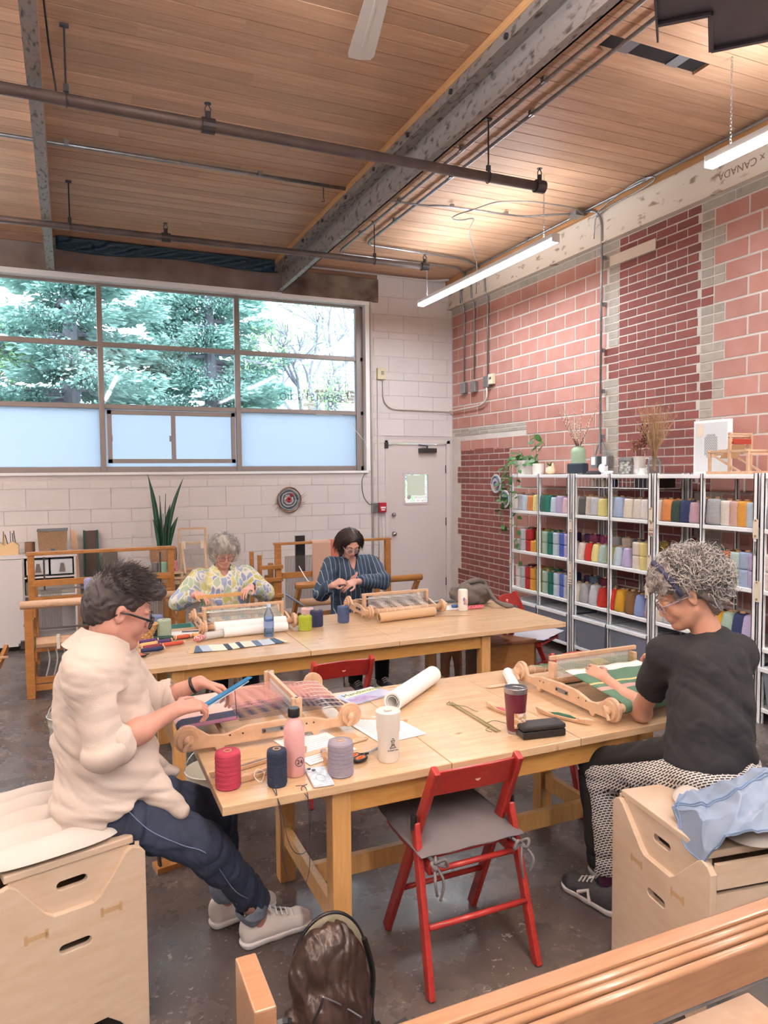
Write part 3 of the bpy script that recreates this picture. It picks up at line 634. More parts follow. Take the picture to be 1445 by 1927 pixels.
sprinkler([(-2.4,7.20,4.035),(3.60,7.05,4.02)], (.075, 3.0), (.90, 3.58), 'second sprinkler pipe hung in front of the window wall', .03)
run('conduit', [(-2.4,6.32,4.40),(2.39,6.30,4.40)], .016, emt, 'thin steel conduit along the ceiling between the two roof beams', 'conduit', [(0.06,6.3,4.41),(1.6,6.3,4.41)])
tag(MB().tube([(2.19,6.33,4.43),(2.19,6.33,4.30),(2.20,6.33,4.27),(2.17,6.33,4.265)], .004, 5).build('hook', darkmetal), 'small wire hook hanging beside the timber on the big beam', 'hook')
tag(MB().tube([(-.07,3.75,4.40),(-.06,4.0,4.34),(-.03,4.5,4.18),(.0,4.9,4.12)], .006, 5).build('cable', blackm), 'short black cable curling off the left roof beam', 'cable')
# LED tube fixtures on chains
tubem = mat('led_diffuser', 'FFFFFF', .5, emit=('FFFBF6', 9)); housing = mat('fixture_white', 'E4E4E4', .4)
fxl = {0: 'bright LED tube lamp hung on chains over the yarn shelves near the corner', 1: 'bright LED tube lamp cut off by the right picture edge'}
for i, (x, y) in enumerate(TUBES):
    hl = 1.31
    lb = fxl.get(i, ['', '', 'LED tube lamp hung behind the photographer on the brick wall side', 'LED tube lamp hung over the loom in the foreground', 'LED tube lamp hung at the far rear of the studio', 'LED tube lamp hung near the window at the unseen left side', 'LED tube lamp hung halfway along the unseen left side', 'LED tube lamp hung at the rear of the unseen left side'][i])
    f = thing('tube_lamp', (x, y, 3.80), lb, 'lamp')
    MB().box((-.035,-hl,.035), (.035,hl,.075)).box((-.04,-hl-.004,.0), (.04,-hl,.075)).box((-.04,hl,.0), (.04,hl+.004,.075)).build('housing', housing, f)
    MB().box((-.04,-hl,.0), (.04,hl,.035)).build('diffuser', tubem, f, bevel=.008)
    for sy in (-hl+.17, hl-.17):
        ch = MB(); n = 26 if i < 2 else 8; z0 = .075; dz = (4.428-3.80-z0)/n
        for q in range(n):
            zc = z0+dz*(q+.5); a = PI/2*(q % 2)
            rr_ = .012; ch.tube([(rr_*.55*math.cos(t)*math.cos(a), sy+rr_*.55*math.cos(t)*math.sin(a), zc+dz*.62*math.sin(t)) for t in [k*PI/4 for k in range(9)]], .0018, 4, False)
        ch.build('chain', emt, f)
# dark duct at the upper right, ceiling fan blade at the top
du = thing('air_duct', (2.9, 2.55, 3.72), 'dark grey sheet metal duct section hanging at the top right', 'duct')
dm = mat('dark_sheet_metal', '5E5C62', .45, .6, noise=(8, .6), col2='4E4C52')
def DP(px, py, z):
    d = fw+r2*((px-722.5)/FPX)-u2*((py-963.5)/FPX); t = (z-1.81)/d.z; return CAM+d*t
pts = [DP(1236,43,3.62), DP(1337,23,3.62), DP(1338,92,3.62), DP(1520,55,3.62), DP(1530,-110,3.62), DP(1230,-50,3.62)]
vs = [tuple(p) for p in pts]+[(p.x,p.y,3.95) for p in pts]; n = len(pts)
mb = MB().add(vs, [tuple(range(n)), tuple(range(2*n-1,n-1,-1))]+[(i,(i+1)%n,(i+1)%n+n,i+n) for i in range(n)]); inw(mb, 'duct_shell', dm, du)
ed = MB()
for i in (0,1,2): ed.bar(pts[i]-Vector((0,0,.008)), pts[i+1]-Vector((0,0,.008)), .02, .012)
a_, b__ = pts[0], pts[0]+(pts[5]-pts[0])*1; ed.bar(a_+(a_-b__).normalized()*.1-Vector((0,0,.0)), b__, .008, .05)
inw(ed, 'seam', dm, du)
fn_ = thing('ceiling_fan', (1.36, 3.0, 4.1), 'white ceiling fan, one pointed blade reaching into the top edge', 'fan')
fanm = mat('fan_white', 'D6CFC8', .45)
mb = MB().lathe([(.0,-.05),(.10,-.05),(.12,0),(.12,.06),(.05,.10),(.02,.12),(.02,.33),(.05,.33)], 24); mb.build('motor', fanm, fn_, auto=40)
for k in range(3):
    a = math.radians(77.5+120*k); Mk = RZ(a); bl = MB()
    poly = [(.14,-.05),(.5,-.065),(.80,-.075),(.835,-.06),(.845,0),(.835,.06),(.80,.07),(.5,.06),(.14,.05)]
    bl.add([Mk @ Vector((x, y, z)) for z in (-.006, 0) for x, y in poly], [tuple(range(8,-1,-1)), tuple(range(9,18))]+[(i, (i+1)%9, (i+1)%9+9, i+9) for i in range(9)])
    bl.bar(Mk @ Vector((.2,0,-.008)), Mk @ Vector((.72,0,-.008)), .014, .008); bl.build('blade', fanm, fn_)
# ================================================================ tables
apronwood = mat('apron_birch', 'CB9A58', .4, noise=(5, .5), col2='B98545', stretch=(2, 14, 14), rnd=.05)
def table(label, x0, x1, y0, y1, seams, lx, ly):
    t = thing('work_table', ((x0+x1)/2, (y0+y1)/2, 0), label, 'table'); cx, cy = (x0+x1)/2, (y0+y1)/2
    xs = [x0]+seams+[x1]
    for a, b in zip(xs, xs[1:]): MB().box((a-cx+.0015, y0-cy, .708), (b-cx-.0015, y1-cy, .74)).build('top_panel', tabletop, t, bevel=.003)
    (la, lb), (ya, yb) = lx, ly
    for X in (la, lb):
        for Y in (ya, yb): MB().box((X-cx, Y-cy, 0), (X-cx+.07, Y-cy+.07, .708)).build('leg', legwood, t, bevel=.003)
        MB().box((X-cx+.02, ya-cy+.07, .17), (X-cx+.05, yb-cy, .25)).build('stretcher', legwood, t, bevel=.002)
        MB().box((X-cx+.01, ya-cy+.07, .62), (X-cx+.035, yb-cy, .708)).build('apron', apronwood, t, bevel=.002)
    for Y in (ya+.012, yb+.035): MB().box((la-cx+.07, Y-cy, .615), (lb-cx, Y-cy+.025, .707)).build('apron', apronwood, t, bevel=.002)
    ym = (ya+yb+.07)/2; MB().box((la-cx+.05, ym-cy-.015, .165), (lb-cx+.02, ym-cy+.015, .245)).build('stretcher', legwood, t, bevel=.002)
    return t
T1 = table('long birch work table nearest the camera, between the two red chairs', .42, 2.78, 2.285, 3.27, [1.262, 1.852], (.805, 2.19), (2.315, 3.02))
T2 = table('long birch work table behind, where two people in glasses weave side by side', .06, 3.20, 4.12, 5.13, [1.31, 1.90], (.50, 2.53), (4.16, 4.95))
# ================================================================ folding chairs
def chair(label, x, y, rz, cushion, n=1):
    t = thing('folding_chair', (x, y, 0), label, 'chair', rz, 'red folding chairs')
    w = .20
    for s in (-1, 1):
        MB().bar((s*(w-.005), .215, 0), (s*(w-.03), -.165, .78), .024, .044, (0,1,0)).build('front_leg', redp, t, bevel=.006)
        MB().bar((s*(w+.02), -.215, 0), (s*(w-.001), -.06, .555), .024, .04, (0,1,0)).build('rear_leg', redp, t, bevel=.006)
        MB().cbox((s*(w+.006), -.06, .55), (.012, .035, .07)).build('hinge', blackm, t, bevel=.003)
        MB().bar((s*(w-.028), -.13, .405), (s*(w-.028), .235, .435), .02, .04).build('seat_rail', redp, t, bevel=.004)
    def slat(u, v): 
        x = (u-.5)*2*(w-.035); return (x, -.158-.028*math.cos((u-.5)*PI)+.04*(1-v), .665+.10*v+.012*math.cos((u-.5)*PI))
    m = MB()
    for k in range(13):
        for dy in (0, .016):
            for v in (0, 1): p = slat(k/12, v); m.v.append((p[0], p[1]+dy, p[2]))
    for k in range(12):
        a = 4*k; b = a+4; m.f += [(a,a+1,b+1,b), (a+2,b+2,b+3,a+3), (a+1,a+3,b+3,b+1), (a,b,b+2,a+2)]
    m.f += [(0,2,3,1), (48,49,51,50)]; m.build('back_slat', redp, t, bevel=.003)
    m = MB().lathe([(.013,0),(.013,.020)], 16, (0,-.143,.725), RX(PI/2)); m.build('finger_hole', mat_hole, t)
    for y0, z0, ww in ((-.17,.225,w-.0), (.115,.21,w-.02), (-.125,.40,w-.03), (.22,.43,w-.03)): MB().cyl((-ww,y0,z0), (ww,y0,z0), .011, 10).build('crossbar', redp, t, smooth=True)
    sl = MB()
    for k in range(7): sl.box((-.155, -.11+k*.05, .435+.004*k), (.155, -.075+k*.05, .447+.004*k))
    sl.build('seat_slats', redp, t)['kind'] = 'stuff'
    if cushion:
        def cf(u, v):
            x = (u-.5)*.43; y = -.14+v*.41; e = (1-abs(2*u-1)**5)*(1-abs(2*v-1)**5); return Vector((x*(1+.03*math.sin(v*PI)), y, .462+.02*v+.038*e+.003*math.sin(u*17+v*9)))
        c = MB(); g = MB().grid(cf, 24, 24); c.add(g.v, g.f); n0 = len(g.v)
        g2 = [(x, y, .462+.02*((y+.14)/.41)-.0*0-(z-.462-.02*((y+.14)/.41))*.25) for x, y, z in g.v]; c.add(g2, [f[::-1] for f in g.f])
        o = c.build('cushion', cushion, t, smooth=True)
        for s in (-1, 1):
            b = MB(); b.tube(smooth_path([(s*.16,-.14,.455),(s*.185,-.19,.44),(s*.20,-.185,.465),(s*.175,-.165,.45)]), .006, 6).tube(smooth_path([(s*.18,-.17,.45),(s*.16,-.2,.40),(s*.17,-.195,.33)]), .005, 6).tube(smooth_path([(s*.18,-.17,.45),(s*.20,-.215,.41),(s*.19,-.21,.36)]), .005, 6).tube(smooth_path([(s*.18,-.17,.45),(s*.15,-.19,.47),(s*.14,-.185,.44),(s*.18,-.17,.45)]), .006, 6)
            b.build('cushion_tie', cushion, t, smooth=True)
    return t
mat_hole = mat('bare_wood_hole', 'D9A78F', .6)
lightgrey = mat('pale_grey_cushion', 'B9B9C2', .9, bump=(300, .2, .002))
chair('red folding chair with grey tied cushion, nearest the camera, at the long table', 1.305, 2.335, .0, greyfab)
chair('red folding chair with dark seat cushion between the two tables', 1.36, 3.86, .02, greyfab)
chair('red folding chair mostly hidden behind the far side of the near table', 2.62, 3.13, PI-.12, greyfab)
chair('red folding chair with pale cushion at the back table beside the yarn shelves', 3.43, 4.98, PI+.75-.2, lightgrey)
# ================================================================ plywood seat boxes
def seatbox(label, corner, d, W, Lb, ssign):
    # local frame: x along end face from the corner, y into the length
    dv = Vector((*d, 0)).normalized(); lv = Vector((-dv.y, dv.x, 0))*ssign
    t = thing('seat_box', (corner[0], corner[1], 0), label, 'seat')
    Mloc = Matrix(((dv.x, lv.x, 0, 0), (dv.y, lv.y, 0, 0), (0, 0, 1, 0), (0, 0, 0, 1)))
    def slot(cx, cz, w, h=.032): return arc(cx+w/2-h/2, cz, h/2, -90, 90, 8)+arc(cx-w/2+h/2, cz, h/2, 90, 270, 8)
    c = W/2; hw, lw = W*.40, W*.16
    prof = [(0,0),(.05,0)]+[(.09+.0,.055),(.13,.09)]+[(W-.13,.09),(W-.09,.055),(W-.05,0),(W,0),(W,.585),(W-.015,.603),(W-.04,.61),(W-.06,.598),(c+lw+.01,.49),(c+lw-.012,.475),(c-lw+.012,.475),(c-lw-.01,.49),(.06,.598),(.04,.61),(.015,.603),(0,.585)]
    def panel(y0, y1, name, prof, slots, m=ply):
        # outline with slot holes: triangulate using bmesh-free approach (curve fill)
        cu = bpy.data.curves.new(name, 'CURVE'); cu.dimensions = '2D'; cu.fill_mode = 'BOTH'; cu.extrude = (y1-y0)/2; cu.bevel_depth = .0025; cu.bevel_resolution = 1
        for pl_ in [prof]+slots:
            sp = cu.splines.new('POLY'); sp.points.add(len(pl_)-1); sp.use_cyclic_u = True
            for i, (x, z) in enumerate(pl_): sp.points[i].co = (x, z, 0, 1)
        o = bpy.data.objects.new(name, cu); C.objects.link(o); me = bpy.data.meshes.new_from_object(o.evaluated_get(bpy.context.evaluated_depsgraph_get())); bpy.data.objects.remove(o)
        vs = [Mloc @ Vector((v.co.x, (y0+y1)/2+v.co.z, v.co.y)) for v in me.vertices]; fs = [tuple(p.vertices) for p in me.polygons]
        return MB().add(vs, fs).build(name, m, t)
    sl = [slot(c, .365, .10)]
    e1 = panel(0, .018, 'end_panel', prof, sl); e2 = panel(Lb-.018, Lb, 'end_panel', prof, sl)
    bx = MB()
    for jx, jz in ((c-.11, .435), (c+.11, .435)):
        jn = MB(); jn.box((jx-.03, -.003, jz-.008), (jx+.03, 0, jz+.008), Mloc).box((jx-.034, -.003, jz-.015), (jx-.024, 0, jz+.015), Mloc).box((jx+.024, -.003, jz-.015), (jx+.034, 0, jz+.015), Mloc); jn.build('joint_cutout', mat_joint, t)
    ib = panel(.020, .036, 'inner_panel', [(.03,.42),(W-.03,.42),(W-.045,.625),(.045,.625)], [slot(c, .555, .095)])
    panel(Lb-.036, Lb-.020, 'inner_panel', [(.03,.42),(W-.03,.42),(W-.045,.625),(.045,.625)], [slot(c, .555, .095)])
    MB().box((.03, .012, .618), (W-.03, Lb-.012, .642), Mloc).build('seat_board', ply, t, bevel=.004)
    for xx in (.0, W-.018):
        MB().box((xx+.002, .018, .10), (xx+.016, Lb-.018, .52), Mloc).build('side_panel', ply, t)
        MB().box((xx+.01, .018, .54), (xx+.024, Lb-.018, .618), Mloc).build('side_rail', ply, t)
    MB().box((.02, .04, .30), (W-.02, Lb-.04, .312), Mloc).build('inner_shelf', ply, t)
    return t, Mloc
mat_joint = mat('ply_recess', 'B89A72', .8)
B1, M1 = seatbox('birch plywood seat box at the lower left under the person in cream linen', (.19, 2.41), (-.966, -.26), .44, .56, -1)
B2, M2 = seatbox('birch plywood seat box at the right under the curly-haired person', (1.82, 2.06), (-.15, -.989), .52, .62, 1)
def seat_cushion(label, corner, Mloc, x0, x1, y0, y1, z, m, rows=6, tie=None, bulge=.028):
    t = thing('seat_cushion', (corner[0], corner[1], z), label, 'cushion')
    def cf(u, v, s=1):
        a, b_ = 2*u-1, 2*v-1; k = 1-.15*(a*a*b_*b_)**1.5
        e = max(0, (1-abs(a)**4)*(1-abs(b_)**4)); r = abs(math.sin(v*PI*rows))**.6
        return Mloc @ Vector(((x0+x1)/2+(x1-x0)/2*a*k, (y0+y1)/2+(y1-y0)/2*b_*k, .028+s*(.006+(bulge*(.25+1.15*r) if s > 0 else .024))*e**.42+.003*math.sin(u*19+v*7)*e))
    c = MB(); g = MB().grid(lambda u, v: cf(u, v), 30, 60); c.add(g.v, g.f); g = MB().grid(lambda u, v: cf(u, v, -.5), 30, 60); c.add(g.v, [f[::-1] for f in g.f])
    c.build('pad', m, t, smooth=True)
    if tie:
        for (tx, ty) in tie:
            b = MB(); p = Mloc @ Vector((tx, ty, .0)); e = Mloc.to_3x3() @ Vector((.03 if tx > .2 else -.03, 0, 0)) if False else (Mloc.to_3x3() @ Vector((.02, 0, 0)))
            for k in range(3): b.tube(smooth_path([p, p+e+Vector((0,0,-.03)), p+e*(1.3+.4*k)+Vector((.006*k,0,-.12)), p+e*1.2+Vector((.012*(k-1),0,-.21-.03*k))]), .005, 6)
            b.tube(smooth_path([p+e+Vector((-.012,0,-.02)), p+e*1.6+Vector((0,0,-.03)), p+e+Vector((.012,0,-.035)), p+e+Vector((-.012,0,-.02))]), .006, 6)
            b.build('tie', m, t, smooth=True)
    return t
seat_cushion('cream quilted cushion on the left plywood seat box', (.19, 2.41), M1, .03, .50, -.0, .56, .632, creamfab, 5)
seat_cushion('cream quilted cushion with a dangling tie on the right plywood seat box', (1.82, 2.06), M2, .12, .56, .10, .64, .632, creamfab, 4, [(.54, .36)])
# ================================================================ shelving and yarn
def DPX(px, py, x):
    d = fw+r2*((px-722.5)/FPX)-u2*((py-963.5)/FPX); t = x/d.x; return CAM+d*t
XF = 4.477; ZB = [1.39, .955, .545, .115]
units = [(6.745, 5.70), (5.665, 4.63), (4.61, 3.61), (3.595, 2.57)]
shl = ['white steel shelving bay nearest the corner with a trailing plant on top', 'white steel shelving bay with a wire basket under its top board', 'white steel shelving bay behind the curly-haired person', 'white steel shelving bay cut off by the right edge']
for (ya, yb), lb in zip(units, shl):
    ym = (ya+yb)/2; t = thing('yarn_shelf', (XF, ym, 0), lb, 'shelf', 0, 'white yarn shelves')
    for X in (.0, .37):
        for Y in (ya-ym-.02, 0, yb-ym+.02):
            w = .018 if Y else .013
            MB().box((X-.015, Y-w, .0), (X+.015, Y-w+.006, 1.785)).box((X-.015, Y-w, .0), (X-.009, Y+w, 1.785)).box((X-.015, Y+w-.006, .0), (X+.015, Y+w, 1.785)).build('post', white, t)
    for z in [1.775]+ZB: MB().box((-.012, yb-ym+.004, z-.03), (.385, ya-ym-.004, z)).build('shelf_board', white, t, bevel=.003)
# wire basket hung under the top of the second bay
wb_ = thing('wire_basket', (XF, 4.95, 1.745), 'white wire basket slung under the top board of the second shelving bay', 'basket'); m = MB()
for y in [i*.05 for i in range(-10, 10)]: m.tube([(.005, y+.28 if False else y+.2, 0), (.005, y+.2, -.09), (.33, y+.2, -.09), (.33, y+.2, 0)], .002, 4)
for z in (0, -.09): m.tube([(.005, -.30, z), (.005, .66, z), (.33, .66, z), (.33, -.30, z), (.005, -.30, z)], .003, 4)
m.build('wires', white, wb_); MB().box((.03, -.27, -.085), (.30, -.07, -.005)).build('liner', blackm, wb_)
yarnm = mat('yarn', 'FFFFFF', .9, objcol=True, noise=(60, .8), wave=('Z', 40, 1.2, .80, 1), bump=(10, .35, .003))
def yprof(kind):
    if kind == 'cone': return [(.0,.004),(.058,.004),(.064,.010),(.065,.03),(.061,.075),(.052,.130),(.045,.160),(.034,.168),(.018,.170)]
    if kind == 'fat': return [(.0,.004),(.064,.004),(.072,.012),(.072,.05),(.067,.12),(.063,.162),(.056,.172),(.02,.174)]
    if kind == 'spool': return [(.0,.003),(.052,.003),(.057,.01),(.057,.09),(.057,.160),(.052,.168),(.02,.170)]
    if kind == 'half': return [(.0,.002),(.050,.002),(.054,.008),(.054,.110),(.050,.116),(.018,.117)]
    if kind == 'slim': return [(.0,.003),(.040,.003),(.044,.010),(.041,.08),(.037,.130),(.02,.134)]
YM = {}
def ymesh(kind):
    if kind not in YM:
        pr = yprof(kind); out = []
        for (r0, z0), (r1, z1) in zip(pr, pr[1:]):
            n = max(1, int((z1-z0)/.012))
            for k in range(n): out.append((r0+(r1-r0)*k/n+(.0008 if k % 2 else -.0004)*(r0 > .03), z0+(z1-z0)*k/n))
        out.append(pr[-1]); a = MB().lathe(out, 18).mesh('yarn', True); a.materials.append(yarnm)
        h_ = pr[-1][1]; b = MB().lathe([(.018,0),(.016,h_+.012),(.012,h_+.012),(.012,h_-.02),(0,h_-.02)], 12).mesh('cardboard_core', True); b.materials.append(cardboard); YM[kind] = (a, b, h_)
    return YM[kind]
def yarn(kind, col, loc, label, group, sc=1, name='yarn_cone', cat='yarn', rz=0):
    a, b, h_ = ymesh(kind); o = share(name, a, None, loc, rz); o.scale = (sc, sc, sc); o.color = (*lin(col), 1); tag(o, label, cat, group)
    share('cardboard_core', b, o); return o
COL = dict(white='ECE7E2', cream='E5DACD', oat='D3C5B6', grey='A2A3A8', silver='C6C9CF', charcoal='55575A', black='25262C', orange='D98E55', amber='E2A24A', yellow='EBDD95', mustard='D3A02A', olive='A3A556', sage='A9C0AE', aqua='B4CCC4', green='3F6E62', teal='1F6E62', forest='33483E', sky='A9BBD8', ice='C3D2DF', blue='4E66BE', navy='2C3760', lilac='BDB2D6', pink='E9C6CC', mauve='C3A2B0', rose='CDAA9E', red='B02C33', scarlet='C93830', rust='C0622F', brown='7E5C36', plum='7F3A5E', purple='3B2450', maroon='5E2433', steelblue='4E6478', periwinkle='8B9FD2', khaki='8A7A3A')
bayn = ['first bay', 'second bay', 'third bay', 'fourth bay']; shn = ['top', 'second', 'third']
rows = {  # shelf -> list of (crop x, kind, colour, stack, row depth, scale)
 0: [(91,'fat','white'),(117,'slim','silver',1.3),(143,'fat','ice',.95),(174,'fat','orange',.95),(199,'slim','yellow',1.3),(240,'fat','green'),(268,'fat','teal'),(299,'fat','ice',.9),(333,'fat','lilac'),(365,'fat','pink',.9),
     (416,'fat','cream'),(455,'fat','charcoal'),(487,'slim','oat',1.35),(521,'fat','silver'),(560,'fat','yellow',.95),(610,'slim','sage',1.4),(650,'fat','sky',1.06),(702,'fat','cream'),(755,'fat','cream'),(795,'fat','white'),
     (858,'fat','cream',1.02),(912,'fat','orange',1.05),(963,'fat','forest'),(1012,'fat','navy',1.03),(1060,'fat','mauve',.96),(1112,'slim','charcoal',1.45),(1164,'fat','grey',1.16),(1228,'spool','cream',1.12),(1275,'spool','rose',1.1),(1320,'spool','amber',1.12),(1367,'spool','ice',1.08),(1432,'fat','black'),(1475,'fat','grey'),(1530,'fat','cream')],
 1: [(104,'half','white'),(130,'half','silver',1,2),(160,'half','red',1,2),(186,'half','amber'),(215,'half','olive',1,2),(248,'half','sage',1,2),(278,'half','teal',1,2),(307,'half','ice',1,2),(343,'half','blue',1,2),(368,'half','lilac',1,2),
     (411,'cone','silver',.95),(445,'cone','cream',.98),(483,'cone','scarlet'),(522,'cone','yellow'),(560,'cone','aqua'),(605,'cone','olive',.98),(641,'cone','ice'),(689,'cone','lilac',1.02),(741,'half','cream',1,2),(779,'half','yellow',1,2),
     (860,'slim','white',1.15),(899,'slim','silver',1.2),(940,'slim','scarlet',1.15),(985,'slim','cream',1.15),(1172,'spool','white',1.1),(1220,'half','rust',1.05,2),(1277,'half','aqua',1.05,2),(1328,'half','sky',1.08,2),(1372,'half','lilac',1.05,2),(1435,'half','cream',1.1,2),(1490,'half','rose',1.1,2)],
 2: [(106,'half','white',1,2),(131,'half','silver',1,2),(157,'half','red',1,2),(183,'half','amber',1,2),(215,'half','olive',1,2),(250,'half','sage',1,2),(280,'half','teal',1,2),(310,'half','ice',1,2),(343,'half','blue',1,2),(366,'half','silver',1,2),
     (420,'cone','cream',1.05),(461,'cone','grey',1.1),(512,'cone','silver',1.12),(555,'cone','scarlet',1.05),(612,'cone','scarlet',1.1),(655,'cone','mustard',1.15),(711,'cone','brown',1.18),(760,'cone','periwinkle',1.1),(818,'cone','mauve',1.1),(867,'cone','cream',1.15),(916,'cone','silver',1.1),
     (1184,'cone','mustard',1.1),(1238,'cone','sage',1.15),(1300,'cone','navy',1.2),(1355,'cone','lilac',1.2)]}
def bay_of(y):
    for i, (a, b) in enumerate(units):
        if y > b-.03: return i
    return 3
YP = [(z, c) for z, c in zip(ZB, range(4))]
ordn = ['first','second','third','fourth','fifth','sixth','seventh','eighth','ninth','tenth','eleventh','twelfth','thirteenth','fourteenth']
cnt = {}
for s, lst in rows.items():
    per = {}
    for e in lst:
        cx, kind, col = e[0], e[1], e[2]; sc = e[3] if len(e) > 3 else 1; stack = e[4] if len(e) > 4 else 1
        xx = 4.545 if kind != 'half' else 4.535
        py = 860+[300, 520, 720][s]/2.861
        y = DPX(940+cx/2.861, py, xx-.02).y
        b = bay_of(y); k = per.get(b, 0); per[b] = k+1
        h_ = ymesh(kind)[2]*sc
        cn = {'ice': 'pale blue', 'sky': 'light blue', 'oat': 'oatmeal', 'steelblue': 'steel blue', 'aqua': 'pale green', 'forest': 'forest green'}.get(col, col)
        kn = 'cone' if kind in ('cone', 'fat', 'slim') else 'spool'
        for q in range(stack):
            pre = '' if stack == 1 else ('lower ' if q == 0 else 'upper ')
            yarn(kind, COL[col], (xx, y, ZB[s]+q*h_), f'{pre}{cn} yarn {kn}, {ordn[k]} along the front, {shn[s]} shelf, {bayn[b]}', f'yarn on the {shn[s]} shelf', sc, 'yarn_'+kn, 'yarn', R.uniform(0, 6))
# back rows: cones standing behind, seen over and between the front ones
back = {0: ['silver','oat','orange','yellow','teal','charcoal','lilac','rose','grey','charcoal','cream','silver','steelblue','sky','cream','navy','oat','forest','black','mauve','charcoal','steelblue','cream','black','amber','sky'],
        1: ['maroon','red','olive','teal','steelblue','purple','purple','plum','plum','grey','oat','charcoal','olive','khaki','grey','navy','steelblue','teal','maroon','silver','plum','grey','khaki','red','green','black'],
        2: ['maroon','rust','olive','teal','navy','navy','purple','steelblue','maroon','charcoal','charcoal','black','black','maroon','black','khaki','khaki','forest','black','charcoal','maroon','brown','olive','khaki','navy','black']}
for s, cols in back.items():
    per = {}
    for i, col in enumerate(cols):
        y = 6.62-i*.148
        if any(abs(y-e) < .06 for ab in units for e in ab): y -= .07
        b = bay_of(y); k = per.get(b, 0); per[b] = k+1
        kind = 'fat' if s == 0 else 'half' if i < 9 or s == 1 else 'cone'
        sc = 1 if s == 0 else 1.02; z = ZB[s]
        st = 2 if kind == 'half' else 1
        h_ = ymesh(kind)[2]*sc
        cn = {'ice': 'pale blue', 'sky': 'light blue', 'oat': 'oatmeal', 'steelblue': 'steel blue', 'aqua': 'pale green', 'forest': 'forest green'}.get(col, col)
        for q in range(st):
            pre = '' if st == 1 else ('lower ' if q == 0 else 'upper ')
            yarn(kind, COL[col], (4.68, y, z+q*h_), f'{pre}{cn} yarn {"spool" if kind == "half" else "cone"}, {ordn[min(k,9)]} along the back row, {shn[s]} shelf, {bayn[b]}', f'yarn in the back row of the {shn[s]} shelf', sc, 'yarn_spool' if kind == 'half' else 'yarn_cone', 'yarn', R.uniform(0, 6))
for i, y in enumerate((5.52, 5.37, 5.24)):
    yarn('half', COL[['cream','oat','navy'][i]], (4.60, y, 1.66), ['cream yarn ball at the left in the hanging wire basket', 'oatmeal yarn ball in the middle of the hanging wire basket', 'navy yarn ball at the right in the hanging wire basket'][i], 'yarn in the wire basket', .6 if i == 0 else .62, 'yarn_ball')
# plastic bins on the bottom shelf
binm = pane_mat('milky_plastic', 'B9C2D6', .42, True); lidm = mat('translucent_lid', 'BFC3C8', .35, alpha=.92)
def bin_(y0, y1, label, cols, seed):
    rn = random.Random(seed); t = thing('storage_bin', (4.47, (y0+y1)/2, .115), label, 'bin', 0, 'plastic bins under the yarn'); hy = (y0-y1)/2-.01; D_ = .40
    A = [(0,-hy+.03),(D_,-hy+.03),(D_,hy-.03),(0,hy-.03)]; Bt = [(-.015,-hy),(D_+.015,-hy),(D_+.015,hy),(-.015,hy)]
    m = MB().add([(x,y,.002) for x,y in A]+[(x,y,.29) for x,y in Bt], [(3,2,1,0),(0,1,5,4),(1,2,6,5),(2,3,7,6),(3,0,4,7)]); m.build('tub', binm, t)
    MB().box((-.03,-hy-.012,.285), (D_+.03,hy+.012,.30)).box((-.034,-hy-.016,.272), (-.026,hy+.016,.302)).box((.05,-hy+.05,.30), (D_-.03,hy-.05,.308)).build('lid', lidm, t, bevel=.004)
    MB().box((-.036,-hy-.018,.268), (-.028,hy+.018,.300)).build('lid_rim', white, t, bevel=.004)
    k = 0; y = -hy+.09
    while y < hy-.06:
        for q in range(2):
            col = cols[k % len(cols)]; k += 1
            o = yarn('half', COL[col], (4.47+.085, (y0+y1)/2+y, .118+q*.13), f'{ {"ice":"pale blue","sky":"light blue","steelblue":"steel blue","oat":"oatmeal"}.get(col,col)} yarn spool {["lower","upper"][q]} in the bin, {ordn[(k-1)//2]} from its camera side' if False else f'{["lower","upper"][q]} {dict(ice="pale blue",sky="light blue",steelblue="steel blue",oat="oatmeal").get(col,col)} spool, {ordn[(k-1)//2]} in the {label.split(" in ")[-1]}', 'spools in the plastic bins', .93, 'yarn_spool')
        y += .112
bin_(6.70, 6.24, 'lidded plastic bin in the corner bay, left half', ['steelblue','ice','navy','periwinkle'], 1)
bin_(6.20, 5.73, 'lidded plastic bin in the corner bay, right half', ['white','white','periwinkle','ice','aqua','sage'], 2)
bin_(5.62, 5.17, 'lidded plastic bin in the second bay, left half', ['grey','plum','steelblue','navy','teal','periwinkle'], 3)
bin_(5.13, 4.66, 'lidded plastic bin in the second bay, right half', ['plum','pink','ice','sky','lilac','sky','rose','oat'], 4)
bin_(4.10, 3.64, 'lidded plastic bin in the third bay, right half', ['white','cream','grey','silver'], 5)
bin_(3.55, 3.10, 'lidded plastic bin in the fourth bay', ['white','silver'], 6)
yarn('cone', COL['white'], (4.56, 4.50, .115), 'white yarn cone on the bottom shelf beside the black box', 'yarn on the bottom shelf', .9)
bb = thing('black_box', (4.66, 4.38, .115), 'black box on the bottom shelf of the third bay', 'box'); MB().cbox((0,0,.13), (.3,.3,.26)).build('box', blackm, bb, bevel=.006); MB().cbox((-.152,0,.16), (.003,.12,.06)).build('label', white, bb)
# woven basket at the right edge
wk = mat('rattan', 'B79C77', .8, noise=(30, .8), col2='6E5538'); bk = thing('rattan_basket', (4.66, 3.36, .545), 'woven rattan basket on the third shelf at the right edge', 'basket'); m = MB()
for i in range(14):
    for k in range(8):
        a = .02*((i+k) % 2)
        m.cbox((-.15-a*.4, -.16+i*.0245, .02+k*.028), (.012, .022, .025))
m.build('weave', wk, bk); MB().box((-.142,-.17,.0), (.14,.17,.22)).build('lining', mat('basket_shadow', '3C2D20', .9), bk)  # dark block behind the weave paints the basket's inner shade
